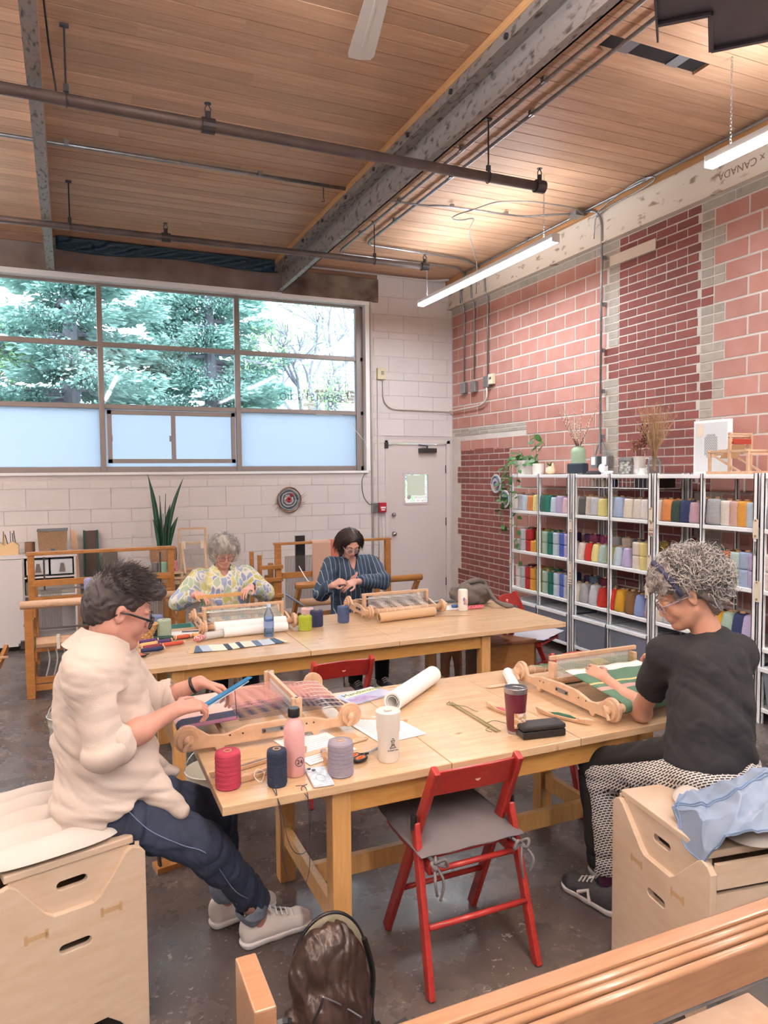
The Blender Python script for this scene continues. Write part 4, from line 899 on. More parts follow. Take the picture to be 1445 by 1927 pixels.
# card tags tied to the posts
tagm = mat('kraft_tag', 'E4D6C2', .8); dot = mat('wood_button', '9B7E62', .6); stripe = [mat('tag_thread_dark', '4A2F38', .8), mat('tag_thread_rust', 'B5683F', .8), mat('tag_thread_white', 'F1E9E0', .8)]
tl = [(6.72,1.30,.09,0),(6.72,.87,.10,0),(6.72,.44,.10,0),(5.68,1.34,.12,0),(5.68,.93,.13,0),(5.68,.80,.11,2),(4.63,1.50,.13,0),(4.62,1.38,.12,1),(4.64,1.10,.13,0),(4.62,.98,.13,1),(4.66,.86,.13,0),(3.62,1.46,.14,0),(3.60,1.02,.15,0),(4.14,1.08,.05,0)]
nm = ['post nearest the corner, top shelf', 'post nearest the corner, second shelf', 'post nearest the corner, third shelf', 'posts between first and second bays, top shelf', 'posts between first and second bays, second shelf', 'posts between first and second bays, striped with thread', 'posts between second and third bays, topmost', 'posts between second and third bays, dark thread stripes, upper', 'posts between second and third bays, second shelf', 'posts between second and third bays, red thread stripes, lower', 'posts between second and third bays, lowest', 'posts between third and fourth bays, by the hanging scissors', 'posts between third and fourth bays, lower', 'middle post just above the curly grey hair']
for (y, z, h_, st), n_ in zip(tl, nm):
    t = thing('swing_tag', (XF-.022, y, z), 'card tag on the '+n_, 'tag', 0, 'card tags on the shelf posts'); w = .022
    MB().add([(x, a, b) for x in (-.001,.001) for a, b in ((-w,-h_),(w,-h_),(w,-.012),(w-.01,0),(-w+.01,0),(-w,-.012))], [(0,1,2,3,4,5),(11,10,9,8,7,6)]+[(i,i+6,(i+1)%6+6,(i+1)%6) for i in range(6)]).build('card', tagm, t)
    MB().lathe([(.007,0),(.007,.003),(0,.003)], 10, (-.002,0,-.012), RY(-PI/2)).build('button', dot, t)
    if st:
        for k in range(5): MB().cbox((-.003,0,-h_+.012+k*.012), (.002,2*w+.006,.005)).build('thread_stripe', stripe[k % 3 if st == 1 else (k % 2)*2], t)
    else: MB().lathe([(.009,0),(.009,.002),(0,.002)], 12, (-.002,0,-h_+.018), RY(-PI/2)).build('button', dot, t)
sc = thing('snips', (XF-.03, 3.615, 1.30), 'small silver snips hanging under the card tag at the right', 'scissors'); MB().bar((0,.006,0),(0,-.006,-.10),.006,.004).bar((0,-.006,0),(0,.01,-.10),.006,.004).build('blade', chrome, sc); 
# ================================================================ rigid heddle looms
warpm = {}
def cmat(col, rough=.85, **k):
    key = (col, rough)
    if key not in warpm: warpm[key] = mat('thread_'+col, col, rough, **k)
    return warpm[key]
def plaid(name, axis, stops, scale=1):
    # colour bands across one object axis, stops = [(pos, colour)]
    m = bpy.data.materials.new(name); m.use_nodes = True; N = m.node_tree.nodes; L = m.node_tree.links; b = N['Principled BSDF']; b.inputs['Roughness'].default_value = .9
    tc = N.new('ShaderNodeTexCoord'); sp = N.new('ShaderNodeSeparateXYZ'); L.new(tc.outputs['Object'], sp.inputs[0]); mr = N.new('ShaderNodeMapRange'); L.new(sp.outputs[axis], mr.inputs[0]); mr.inputs[1].default_value = -scale/2; mr.inputs[2].default_value = scale/2
    cr = N.new('ShaderNodeValToRGB'); cr.color_ramp.interpolation = 'CONSTANT'; L.new(mr.outputs[0], cr.inputs[0])
    e = cr.color_ramp.elements; e[0].position = stops[0][0]; e[0].color = (*lin(stops[0][1]), 1); e[1].position = stops[1][0]; e[1].color = (*lin(stops[1][1]), 1)
    for p, c in stops[2:]: q = e.new(p); q.color = (*lin(c), 1)
    L.new(cr.outputs[0], b.inputs['Base Color'])
    nz = N.new('ShaderNodeTexNoise'); nz.inputs['Scale'].default_value = 400; bp = N.new('ShaderNodeBump'); bp.inputs['Strength'].default_value = .3; bp.inputs['Distance'].default_value = .002; L.new(nz.outputs[0], bp.inputs['Height']); L.new(bp.outputs[0], b.inputs['Normal'])
    return m
def rigid_loom(label, x, y, rz, Wd, Ld, warp_cols, cloth_mat, hed_y=.08, roll=None, cloth_to=-.05, lift=0, warp_w=.8, hed=True):
    t = thing('rigid_heddle_loom', (x, y, .742), label, 'loom', rz); hw = Wd/2; hl = Ld/2; zr = .062
    # side frame outline in (y, z)
    def side(s):
        P = arc(-hl, zr, .052, 60, 300, 12)+[(-hl+.06, .018), (-hl+.10, .016), (-hl+.11, .0), (-hl+.13, .0), (-hl+.14, .016), (hl-.17, .018), (hl-.16, .0), (hl-.14, .0), (hl-.13, .018), (hl-.07, .02)]+arc(hl, zr, .05, -120, 130, 12)+[(hl-.055, zr-.005), (hl-.10, .058), (hl-.16, .075), (.02, .085), (-.10, .082), (-hl+.14, .06), (-hl+.08, .066), (-hl+.045, zr+.03)]
        m = MB().prism([(p, q) for p, q in P], .017, TR(s*hw, 0, 0) @ RZ(PI/2)); return m
    for s in (-1, 1):
        side(s).build('side_frame', loomwood, t, bevel=.003)
        for yy in (-hl, hl):
            MB().cyl((s*(hw+.009), yy, zr), (s*(hw+.021), yy, zr), .04, 20).lathe([(.0,0),(.018,0),(.02,.012),(.012,.02),(.0,.022)], 14, (s*(hw+.02), yy, zr), RY(s*PI/2)).cyl((s*(hw+.034), yy-.018, zr-.035), (s*(hw+.034), yy+.012, zr+.02), .008, 8).build('ratchet_knob', loomwood, t, auto=40)
        MB().box((s*(hw-.03)-.011, hed_y-.022, .03), (s*(hw-.03)+.011, hed_y+.022, .155)).build('heddle_block', loomwood, t, bevel=.004)
        MB().cbox((s*(hw+.0095), .0, .052), (.002, .09, .02)).build('bracket', steel, t)
        for yy in (-.035, .035): MB().cyl((s*(hw+.009), yy, .052), (s*(hw+.014), yy, .052), .006, 8).build('bolt', darkmetal, t)
        for yy in (-.17, -.12, .14, .17): MB().cyl((s*(hw+.006), yy, .055), (s*(hw+.0092), yy, .055), .004, 8).build('peg_hole', darkmetal, t)
    for yy in (-hl, hl): MB().cyl((-hw, yy, zr), (hw, yy, zr), .02, 16).build('roller', loomwood, t, smooth=True)
    for yy in (-hl+.15, hl-.16): MB().cyl((-hw, yy, .035), (hw, yy, .035), .011, 12).build('cross_rod', loomwood, t, smooth=True)
    ww = hw*warp_w; zt = zr+.021
    zh = .10+lift
    if hed:
        h = MB().box((-hw+.012, hed_y-.008, zh+.035), (hw-.012, hed_y+.008, zh+.055)).box((-hw+.012, hed_y-.008, zh-.075), (hw-.012, hed_y+.008, zh-.055)); h.build('heddle_bar', loomwood, t, bevel=.002)
        h = MB()
        for k in range(int(2*ww/.006)): h.box((-ww+k*.006, hed_y-.002, zh-.055), (-ww+k*.006+.0012, hed_y+.002, zh+.035))
        tag(h.build('heddle_reed', mat_reed, t), kind='stuff')
    w = MB(); n = int(2*ww/.0048)
    cols = {}
    for k in range(n):
        xx = -ww+2*ww*k/n; c = warp_cols(k/n); mb = cols.setdefault(c, MB()); zz = zh+(.012 if k % 2 else -.015) if hed else zt
        mb.tube([(xx, cloth_to, zt+(zz-zt)*max(0, min(1, (cloth_to+hl)/(hed_y+hl)))), (xx, hed_y, zz), (xx, hl, zt)], .0009, 3, False)
    for c, mb in cols.items(): tag(mb.build('warp', cmat(c), t), kind='stuff')
    zc = zt+(zh-zt)*((cloth_to+hl)/(hed_y+hl))
    def cl(u, v):
        a = v
        if a < .2: th = PI*1.1*(1-a/.2); return (-ww+2*ww*u, -hl-.0225*math.sin(th), zr+.0225*math.cos(th))
        b = (a-.2)/.8; return (-ww+2*ww*u, -hl+(cloth_to+hl)*b, zt+.002+(zc-zt)*b+.002*math.sin(u*20))
    o = MB().grid(cl, 20, 24).build('woven_cloth', cloth_mat, t, smooth=True); md = o.modifiers.new('s', 'SOLIDIFY'); md.thickness = .0025
    cords = MB()
    for k in range(8):
        xx = -ww+2*ww*k/7; cords.tube([(xx, hl-.0, zt+.001), (xx+.01, hl-.07, zt+.012), (xx+.02, hl-.11, zt+.012)], .0012, 4).tube([(xx+.01+.022*math.cos(a), hl+.022*math.sin(a)*.0+.0215*math.sin(a), zr+.0215*math.cos(a)) if False else (xx+.002*a, hl+.0215*math.sin(a), zr+.0215*math.cos(a)) for a in [i*PI/6 for i in range(13)]], .0014, 4)
    cords.build('tie_cords', cmat('F0E8DC'), t)['kind'] = 'stuff'
    if roll:
        rr, m_ = roll; MB().cyl((-ww, hl+.004, zr), (ww, hl+.004, zr), rr, 24).build('warp_roll', m_, t, auto=40)
    return t
mat_reed = mat('white_reed', 'EDE9E4', .5)
A_cols = lambda u: '26304A' if u > .72 else ('C99A96' if u < .62 else '8A5F73')
clA = plaid('shadow_plaid_cloth', 0, [(0,'D9B2A8'),(.3,'8B8395'),(.42,'D9B2A8'),(.7,'272D45'),(.86,'8F5C74')], .42)
LA = rigid_loom('beech rigid heddle loom with pink and navy warp before the person in cream linen', .715, 3.02, -PI/2, .50, .66, A_cols, clA, .11, None, -.12, 0)
clB = plaid('mint_linen_cloth', 0, [(0,'E9E2D6'),(.12,'9FC4B4'),(.16,'E9E2D6'),(.5,'C9CFCB'),(.8,'E9E2D6')], .5)
LB = rigid_loom('beech rigid heddle loom with white paper roll, used by the grey-haired person', 1.09, 4.97, PI, .60, .44, lambda u: 'D8D2C6' if int(u*12) % 3 else 'A9C0B4', clB, .02, (.034, paper), -.1, .01)
clC = plaid('grey_plaid_cloth', 0, [(0,'CFCBC8'),(.1,'4B4A54'),(.2,'CFCBC8'),(.35,'7F6259'),(.45,'D8D5D2'),(.6,'4B4A54'),(.7,'CFCBC8')], .5)
LC = rigid_loom('beech rigid heddle loom with grey plaid cloth before the person in pinstripes', 2.26, 4.99, PI, .58, .44, lambda u: 'D5CFC8' if int(u*9) % 2 else '4B4A54', clC, .02, None, -.1, .01)
clD = plaid('green_plaid_cloth', 1, [(0,'4A6B57'),(.30,'B48F86'),(.335,'4A6B57'),(.37,'C9B27A'),(.385,'4A6B57'),(.50,'E6DFD2')], 1.0)
LD = rigid_loom('beech rigid heddle loom with green and yellow cloth before the curly-haired person', 2.345, 2.685, .0, .55, .66, lambda u: 'E3CF6E' if .45 < u < .62 else '4F7F5F', clD, .12, None, .06, .03)
# kraft paper roll in front of loom C, white rolls and papers
def roll(label, a, b, r, m, cat='paper', name='paper_roll'):
    a, b = Vector(a), Vector(b); t = thing(name, tuple(a), label, cat); d = b-a
    n = 30; pr = []
    mb = MB().tube([(0,0,0), d], r, 24, False); mb.tube([(0,0,0), d], r*.82, 24, False); 
    ux = d.normalized().orthogonal().normalized(); uy = d.normalized().cross(ux)
    for p in (Vector((0,0,0)), d):
        sp = []
        for k in range(40): a_ = k*PI/8; rr = r*(1-.01-k*.012); sp.append(p+(ux*math.cos(a_)+uy*math.sin(a_))*rr)
        mb.tube(sp, .0012, 4)
        n0 = len(mb.v); 
        for k in range(24): mb.v += [tuple(p+(ux*math.cos(2*PI*k/24)+uy*math.sin(2*PI*k/24))*r), tuple(p+(ux*math.cos(2*PI*k/24)+uy*math.sin(2*PI*k/24))*r*.82)]
        for k in range(24): a0 = n0+2*k; b0 = n0+2*((k+1) % 24); mb.f.append((a0, b0, b0+1, a0+1))
    mb.build('roll', m, t, auto=50); return t
roll('large white paper roll lying behind the cream tumbler', (1.30,2.90,.785), (1.665,3.21,.785), .043, paper)
roll('small white paper roll lying behind the maroon tumbler', (2.06,3.13,.768), (1.90,2.80,.768), .026, paper)
roll('kraft paper roll lying at the back of the grey plaid loom', (2.0,4.69,.775), (2.47,4.74,.775), .034, mat('kraft_paper', 'CBA984', .8))
roll('white paper roll hanging off the back of the loom with the water bottle', (.90,4.70,.773), (1.33,4.715,.773), .032, paper)
def sheet(name, label, cat, pts, z, m, parts=None, t=.0012):
    c = sum((Vector((x, y, 0)) for x, y in pts), Vector())/len(pts); o = thing(name, (c.x, c.y, z), label, cat)
    n = len(pts); MB().add([(x-c.x, y-c.y, h_) for h_ in (0, t) for x, y in pts], [tuple(range(n-1,-1,-1)), tuple(range(n, 2*n))]+[(i,(i+1)%n,(i+1)%n+n,i+n) for i in range(n)]).build('sheet', m, o); return o, c
linkm = mat('pale_print', '8C8A92', .9)
def lines(o, c, pts, n, m=linkm):
    P = [Vector((x-c.x, y-c.y, .0016)) for x, y in pts]; mb = MB()
    for k in range(n):
        v = (k+1)/(n+1); a, b = P[0].lerp(P[3], v), P[1].lerp(P[2], v); e = R.uniform(.55, .92)
        mb.bar(a.lerp(b, .08), a.lerp(b, e), .002, .0003)
    tag(mb.build('print_lines', m, o), kind='stuff')
pp = [(1.02,2.80),(1.18,2.60),(1.31,2.60),(1.22,2.84)]
o, c = sheet('instruction_sheet', 'printed white sheet lying under the cream tumbler side of the loom', 'paper', [(1.10,2.56),(1.31,2.585),(1.27,2.88),(1.06,2.85)], .742, paper); lines(o, c, [(1.10,2.56),(1.31,2.585),(1.27,2.88),(1.06,2.85)], 22)
o, c = sheet('instruction_sheet', 'white sheet half under the pink and navy loom', 'paper', [(.78,2.48),(.99,2.55),(.93,2.84),(.72,2.78)], .742, paper); lines(o, c, [(.78,2.48),(.99,2.55),(.93,2.84),(.72,2.78)], 16)
# weaving magazine
q = [(1.165,3.045),(1.42,3.125),(1.345,3.262),(1.125,3.19)]
o, c = sheet('magazine', 'weaving magazine with purple heather cover behind the white paper roll', 'magazine', q, .742, mat('magazine_cover', '9AA3C4', .25, noise=(14, .5), col2='C9C6DC'), t=.008)
def qp(u, v, z=.0085): a = Vector((*q[0],0)).lerp(Vector((*q[1],0)), u); b = Vector((*q[3],0)).lerp(Vector((*q[2],0)), u); p = a.lerp(b, v)-c; p.z = z; return p
MB().add([qp(.05,.55), qp(.95,.62), qp(.95,.95), qp(.3,.95)], [(0,1,2,3)]).build('title_panel', mat('cover_cream', 'E9DDB4', .3), o)
MB().add([qp(.05,.05), qp(.6,.05), qp(.5,.5), qp(.05,.45)], [(0,1,2,3)]).build('heather', mat('cover_purple', '7B6391', .3, noise=(60, .6), col2='B79CC4'), o)
tt = text('Handwoven', .05, Matrix(), mat('title_green', '5A6B42', .4), 'title', o)
ux = (qp(1,.7)-qp(0,.7)).normalized(); uy = Vector((0,0,1)).cross(ux); Mt = Matrix((ux, uy, Vector((0,0,1)))).transposed().to_4x4(); Mt.translation = qp(.62,.78,.0089); tt.matrix_basis = Mt; tt.matrix_parent_inverse = Matrix()
# ================================================================ table-top things
def yarncyl(label, col, x, y, r, h_, z=.741, name='yarn_spool', group=None, flat=False):
    pr = [(.0,.0),(r*.94,.0),(r,.006)]; n = int(h_/.0045)
    for k in range(n): pr.append((r*(1+.012*math.sin(k*1.7))+(.0009 if k % 2 else 0), .006+(h_-.012)*k/n))
    pr += [(r*.95, h_-.002), (.016, h_)]
    m = mat('yarn_'+col, col, .85, noise=(70, .8), wave=('Z', 55, 1.5, .86, 1), bump=(10, .3, .002)); o = thing(name, (x, y, z), label, 'yarn', R.uniform(0, 6), group)
    MB().lathe(pr, 28).build('yarn', m, o, smooth=True); MB().lathe([(.016,.0),(.014,h_+.002),(.010,h_+.002),(.010,h_-.03),(0,h_-.03)], 14).build('cardboard_core', cardboard, o, auto=40); return o
yarncyl('crimson yarn spool at the left front corner of the near table', 'B03A52', .470, 2.43, .043, .125)
yarncyl('dark navy yarn spool between the crimson spool and pink bottle', '222F46', .627, 2.375, .034, .125)
yarncyl('mauve grey yarn spool between the phone and the orange scissors', '9A93A0', .856, 2.365, .045, .122)
yarncyl('lime green yarn spool beside the water bottle', 'A9B83A', 1.452, 4.69, .046, .10)
yarncyl('navy yarn spool behind the lime green spool', '2E3658', 1.562, 4.775, .045, .112)
yarncyl('pale pink yarn spool half hidden behind the navy spool', 'E3BFBA', 1.535, 4.90, .045, .11)
yarncyl('slate blue yarn spool standing alone before the grey plaid loom', '45567E', 1.778, 4.82, .042, .118)
yarncyl('sage green yarn spool beside the small woven basket', 'A7B9A3', .545, 4.86, .044, .125)
yarncyl('blue yarn spool behind the sage green spool', '6F7CA8', .50, 4.99, .05, .13)
yarncyl('pale yellow yarn spool at the far corner of the near table', 'E8DB93', 2.66, 3.06, .06, .06)
yarncyl('green yarn spool beside the pale yellow one', '5E9468', 2.745, 2.99, .05, .045)
def lathe_thing(name, label, cat, x, y, z, pr, m, part, n=32, rz=0, auto=45):
    o = thing(name, (x, y, z), label, cat, rz); MB().lathe(pr, n).build(part, m, o, auto=auto); return o
pb = lathe_thing('water_bottle', 'pink metal water bottle with black cap before the near-left loom', 'bottle', .707, 2.435, .741, [(0,0),(.034,0),(.037,.004),(.037,.155),(.034,.175),(.022,.198),(.019,.205),(.019,.212),(0,.212)], mat('pink_enamel', 'E0A9A6', .35), 'body')
MB().lathe([(.019,.208),(.0215,.21),(.0215,.235),(.019,.24),(0,.24)], 28).build('cap', blackm, pb, auto=40)
MB().tube([(-.0372*math.sin(a*.45-.25)*1.0, -.0372*math.cos(a*.45-.25), .055+.016*b) for a, b in [(math.cos(t), math.sin(t)) for t in [i*PI/10 for i in range(21)]]], .0012, 4).build('logo_ring', blackm, pb); text('24', .022, TR(.008,-.0385,.055) @ RX(PI/2), blackm, 'logo', pb)
ct = lathe_thing('tumbler', 'cream tumbler with a small coffee logo on the near table', 'cup', 1.062, 2.412, .741, [(0,0),(.036,0),(.038,.006),(.041,.10),(.0445,.118),(.0455,.165),(.0465,.172),(.0465,.186),(.040,.190),(.038,.184),(0,.184)], mat('cream_enamel', 'DCD6CB', .4), 'body')
MB().cbox((0,.0,.189), (.03,.014,.006)).build('lid_slider', mat('cream_enamel_b', 'CFC8BC', .4), ct, bevel=.002)
g_ = MB().tube([(-.011,-.0425,.060),(-.004,-.0432,.068),(-.003,-.0435,.078),(-.007,-.044,.086)], .0011, 4).tube([(.011,-.0425,.060),(.004,-.0432,.068),(.003,-.0435,.078),(.007,-.044,.086)], .0011, 4).tube([(-.008,-.044,.087),(.008,-.044,.087)], .0011, 4).tube([(-.012,-.0425,.059),(.012,-.0425,.059)], .0011, 4); g_.build('logo', blackm, ct); MB().box((-.006,-.0445,.0695),(.006,-.0436,.072)).build('logo_bar', blackm, ct)
text('The Better Coffee', .006, TR(0,-.043,.05) @ RX(PI/2), blackm, 'logo_text', ct); text('fika', .006, TR(0,-.0452,.094) @ RX(PI/2), blackm, 'logo_text', ct)
mt = lathe_thing('tumbler', 'maroon insulated tumbler with clear lid and round sticker', 'cup', 1.652, 2.452, .741, [(0,0),(.033,0),(.034,.012)], steel, 'base')
MB().lathe([(.034,.012),(.036,.015),(.047,.165),(.047,.168)], 36).build('body', mat('maroon_enamel', '5A2030', .3), mt, auto=40)
MB().lathe([(.047,.168),(.048,.172),(.048,.188),(.046,.190),(.044,.188),(.044,.175),(0,.175)], 36).build('steel_rim', steel, mt, auto=40)
MB().lathe([(0,.179),(.040,.179),(.043,.186),(.041,.189),(.03,.184),(0,.184)], 36).build('lid', mat('smoke_plastic', '55565A', .1, alpha=.75), mt, auto=40)
stk = mat('cream_sticker', 'E8DFD0', .5, noise=(90, .2), col2='B98A55')
st_ = MB().grid(lambda u, v: ((.0385+.048*0+.0015+.07*.0)*math.sin((u-.5)*1.25-.1)*(1 if True else 0)*1.12, -(.0385+.0015)*math.cos((u-.5)*1.25-.1)*1.12, .03+.062*v), 10, 8); 
st_.v = [(x*(.95+.09*z/.09), y*(.95+.09*z/.09), z) for x, y, z in st_.v]; st_.build('sticker', stk, mt)
wb2 = lathe_thing('plastic_bottle', 'clear plastic water bottle in front of the paper roll', 'bottle', 1.176, 4.60, .741, [(0,.004),(.024,0),(.032,.008),(.033,.05),(.030,.056),(.033,.062),(.033,.10),(.030,.106),(.033,.112),(.032,.14),(.018,.175),(.013,.185),(.013,.198),(0,.198)], pane_mat('clear_plastic', 'E4EEFA', .12), 'body')
MB().lathe([(.0,.198),(.015,.196),(.015,.215),(0,.216)], 20).build('cap', mat('pale_blue_cap', 'B9CBE0', .5), wb2, auto=40); MB().lathe([(0,.006),(.029,.01),(.030,.13),(0,.13)], 24).build('water', pane_mat('water', 'D6E4F4', .2), wb2)
MB().lathe([(.0335,.062),(.0335,.105)], 24).build('label', mat('blue_print_label', '9FB4DE', .5, alpha=.7), wb2)
t2 = lathe_thing('tumbler', 'white tumbler with a small purple drawing by the grey bag', 'cup', 2.768, 4.83, .741, [(0,0),(.036,0),(.038,.004),(.038,.150),(.036,.158),(.033,.163),(0,.163)], mat('white_enamel', 'EBE4DA', .4), 'body')
for (dx, dz, s) in ((-.01,.09,.016),(.004,.075,.018),(.012,.055,.014),(-.006,.06,.012)): MB().blob((dx,-.0375,dz), (s*.7,.0025,s), 10, 6).build('drawing', mat('purple_print', '8E7FA6' if dx < 0 else 'C79F98', .5), t2)
# phone with printed case
ph = thing('phone', (.775, 2.362, .741), 'phone in a clear patterned case beside the mauve grey spool', 'phone', -.10)
MB().box((-.037,-.076,0),(.037,.076,.009)).build('case', mat('phone_case', 'D7D2D6', .2, noise=(25, .3), col2='EFEDF0'), ph, bevel=.006); MB().box((-.035,-.074,.009),(.035,.074,.0098)).build('back_print', mat('case_print', 'D9E0E6', .3, noise=(60, .25), col2='AEB8C0'), ph)
MB().box((-.032,.035,.0098),(-.002,.070,.012)).build('camera_bump', mat('camera_bump', 'C9C3CC', .2), ph, bevel=.004)
for dx, dy in ((-.024,.061),(-.011,.046)): MB().lathe([(.007,0),(.007,.002),(0,.002)], 16, (dx,dy,.012)).build('lens', blackm, ph)
MB().tube([(.016*math.cos(a),-.02+.028*math.sin(a),.0102) for a in [i*PI/12 for i in range(25)]], .0008, 4).build('case_ring', mat('print_grey', '8F979E', .5), ph)
# scissors
orange = mat('orange_handle', 'E06A2C', .4)
def scissors(label, x, y, rz, s=1, col=orange, z=.745):
    o = thing('scissors', (x, y, z), label, 'scissors', rz)
    for k in (-1, 1):
        pts = [(s*(-.035+.028*math.cos(a)), k*s*(.017)+s*.015*math.sin(a)*1.0, .006) for a in [i*PI/8 for i in range(17)]]
        MB().tube(pts, .0065*s, 8).tube([(-.008*s, k*.008*s, .006), (.025*s, -k*.004*s, .006)], [.007*s, .004*s], 8).build('handle', blackm, o, smooth=True)
        pts = [(s*(-.035+.020*math.cos(a)), k*s*(.017)+s*.009*math.sin(a), .008) for a in [i*PI/8 for i in range(17)]]
        MB().tube(pts, .0045*s, 8).build('grip', col, o, smooth=True)
        MB().bar((.02*s, -k*.004*s, .006+k*.0012), (.105*s, k*.004*s, .006+k*.0012), .010*s, .0015).build('blade', chrome, o)
    MB().lathe([(.005,0),(.005,.004),(0,.004)], 12, (.02*s,0,.006)).build('pivot', chrome, o); return o
scissors('orange and black scissors between the mauve spool and cream tumbler', .985, 2.47, .45, 1.0)
scissors('orange and black scissors half hidden by the person in cream linen', .385, 4.42, .4, .9)
# wooden shuttles, bobbins
def shuttle(label, x, y, rz, L_=.30, w=.032, boat=True, fill=None, z=.742):
    o = thing('weaving_shuttle', (x, y, z), label, 'shuttle', rz); h2 = L_/2
    if boat:
        out = [(-h2,0),(-h2+.03,-w*.35),(-h2+.08,-w*.5),(h2-.08,-w*.5),(h2-.03,-w*.35),(h2,0),(h2-.03,w*.35),(h2-.08,w*.5),(-h2+.08,w*.5),(-h2+.03,w*.35)]
        n = 10; vs = [(x_*.93, y_*.8, 0) for x_, y_ in out]+[(x_, y_, .014+(.010 if abs(x_) > h2-.04 else 0)) for x_, y_ in out]+[(x_*.62, y_*.66, .014) for x_, y_ in out]+[(x_*.58, y_*.6, .004) for x_, y_ in out]
        fs = [tuple(range(n-1,-1,-1))]+[(a*n+i, a*n+(i+1)%n, (a+1)*n+(i+1)%n, (a+1)*n+i) for a in range(3) for i in range(n)]+[tuple(range(3*n, 4*n))]
        MB().add(vs, fs).build('hull', loomwood, o, bevel=.002); MB().cyl((-h2*.55,0,.011),(h2*.55,0,.011),.0025,8).build('spindle', steel, o)
        if fill: MB().tube([(-h2*.4,0,.012),(-h2*.2,0,.012),(h2*.2,0,.012),(h2*.4,0,.012)], [.004,.010,.010,.004], 12).build('bobbin_yarn', cmat(fill), o, smooth=True)
    else:
        vs = [(-h2,-w*.2),(-h2+.02,-w*.5),(h2-.02,-w*.5),(h2,-w*.2),(h2-.025,0),(h2,w*.2),(h2-.02,w*.5),(-h2+.02,w*.5),(-h2,w*.2),(-h2+.025,0)]; n = 10
        MB().add([(a, b, z_) for z_ in (0,.005) for a, b in vs], [tuple(range(9,-1,-1)), tuple(range(10,20))]+[(i,(i+1)%n,(i+1)%n+n,i+n) for i in range(n)]).build('blade', loomwood, o, bevel=.001)
        if fill: MB().box((-h2*.6,-w*.55,-.001),(h2*.6,w*.55,.012)).build('yarn', cmat(fill), o, bevel=.005)
    return o
shuttle('long pale boat shuttle behind the crimson spool', .575, 2.565, .30, .33)
shuttle('short pale boat shuttle behind the navy spool', .60, 2.475, .42, .20)
shuttle('flat wooden shuttle lying beneath the near-left loom beside the mauve spool', .90, 2.60, .25, .36, .03, False)
shuttle('boat shuttle behind the maroon tumbler with pink bobbin', 1.74, 2.66, 1.75, .26, .036, True, 'C26A72')
shuttle('boat shuttle right of the black glasses case with green bobbin', 1.93, 2.50, -1.15, .28, .038, True, '2F5A46')
shuttle('flat shuttle wound with dark green yarn behind the right loom', 2.30, 2.93, .02, .20, .05, False, '1F4A3A')
shuttle('slim netting shuttle pale wood by the small paper roll', 1.93, 3.02, .0, .14, .03, False)
shuttle('flat pick-up stick lying under the magazine end', 1.20, 2.83, 2.6, .26, .022, False)
shuttle('thin stick beside the kraft paper roll', 2.62, 4.66, -.35, .34, .012, False)
shuttle('slim bobbin shuttle on the notebook beside the sage spool', .70, 4.80, -.2, .17, .03, False, 'EADFCB', .752)
def bobbin(label, x, y, rz, col, L_=.11, r=.013, z=.757):
    o = thing('wooden_bobbin', (x, y, z), label, 'bobbin', rz, 'bobbins scattered on the back table'); MB().cyl((-L_/2,0,0),(L_/2,0,0),.006,8).lathe([(.014,0),(.014,.006)], 14, (-L_/2,0,0), RY(PI/2)).lathe([(.014,0),(.014,.006)], 14, (L_/2-.006,0,0), RY(PI/2)).build('core', loomwood, o, auto=40)
    MB().tube([(-L_/2+.008,0,0),(-L_/2+.02,0,0),(L_/2-.02,0,0),(L_/2-.008,0,0)], [r*.7,r,r,r*.7], 14).build('yarn', cmat(col), o, smooth=True)
for i, (x, y, rz, col, L_, lb) in enumerate([(.30,4.55,.5,'4E7A34',.10,'green bobbin nearest the cream linen shoulder'),(.43,4.50,.12,'2B3152',.15,'navy bobbin in front of the pile, by the orange scissors'),(.44,4.575,.15,'7A3140',.13,'maroon bobbin behind the navy one'),(.56,4.60,.12,'B4503C',.15,'rust bobbin pointing right, foremost'),(.42,4.65,.25,'E2B478',.12,'straw yellow bobbin in the middle of the pile'),(.52,4.69,.3,'4A3260',.11,'purple bobbin right of the straw yellow one'),(.43,4.74,.2,'4A3260',.13,'dark purple bobbin behind the straw yellow one'),(.53,4.79,-.1,'27443C',.14,'dark green bobbin against the basket'),(.65,4.775,.2,'B0573A',.10,'short rust bobbin behind, beside the dark green one'),(.74,4.77,-.6,'E2A458',.07,'small orange bobbin next to the red pincushion')]): bobbin(lb, x, y, rz, col, L_)
o = thing('thread_tube', (.80, 4.69, .765), 'pale grey thread tube lying behind the striped cloth sample', 'yarn', .25); MB().cyl((-.02,0,0),(.12,0,0),.024,18).build('yarn', cmat('C9C8C4'), o, auto=50)
o = thing('pincushion', (.735, 4.655, .763), 'red speckled pincushion beside the pale grey tube', 'pincushion', .5); MB().blob((0,0,0), (.045,.024,.022), 16, 10).build('pad', mat('red_dotted', 'A6283A', .7, noise=(150, .12), col2='E9C9C6'), o, smooth=True)
# notebook folder
o = thing('notebook', (.70, 4.90, .742), 'open notebook with grey flap, a pen and a bobbin on it', 'notebook', .05); MB().box((-.17,-.11,0),(.13,.10,.004)).build('page', paper, o); MB().box((-.17,-.11,-.0),(.13,-.105,.006)).build('cover', blackm, o)
MB().add([(.06,-.11,.006),(.20,-.11,.012),(.20,.10,.05),(.12,.10,.07),(.06,-.11,.003),(.20,-.11,.009),(.20,.10,.047),(.12,.10,.067)], [(0,1,2,3),(7,6,5,4),(0,4,5,1),(1,5,6,2),(2,6,7,3),(3,7,4,0)]).build('flap', mat('grey_flap', '8A7C80', .6), o)
MB().cyl((-.03,.05,.010),(.09,.03,.010),.005,8).build('pen', mat('grey_pen', '55555E', .4), o)
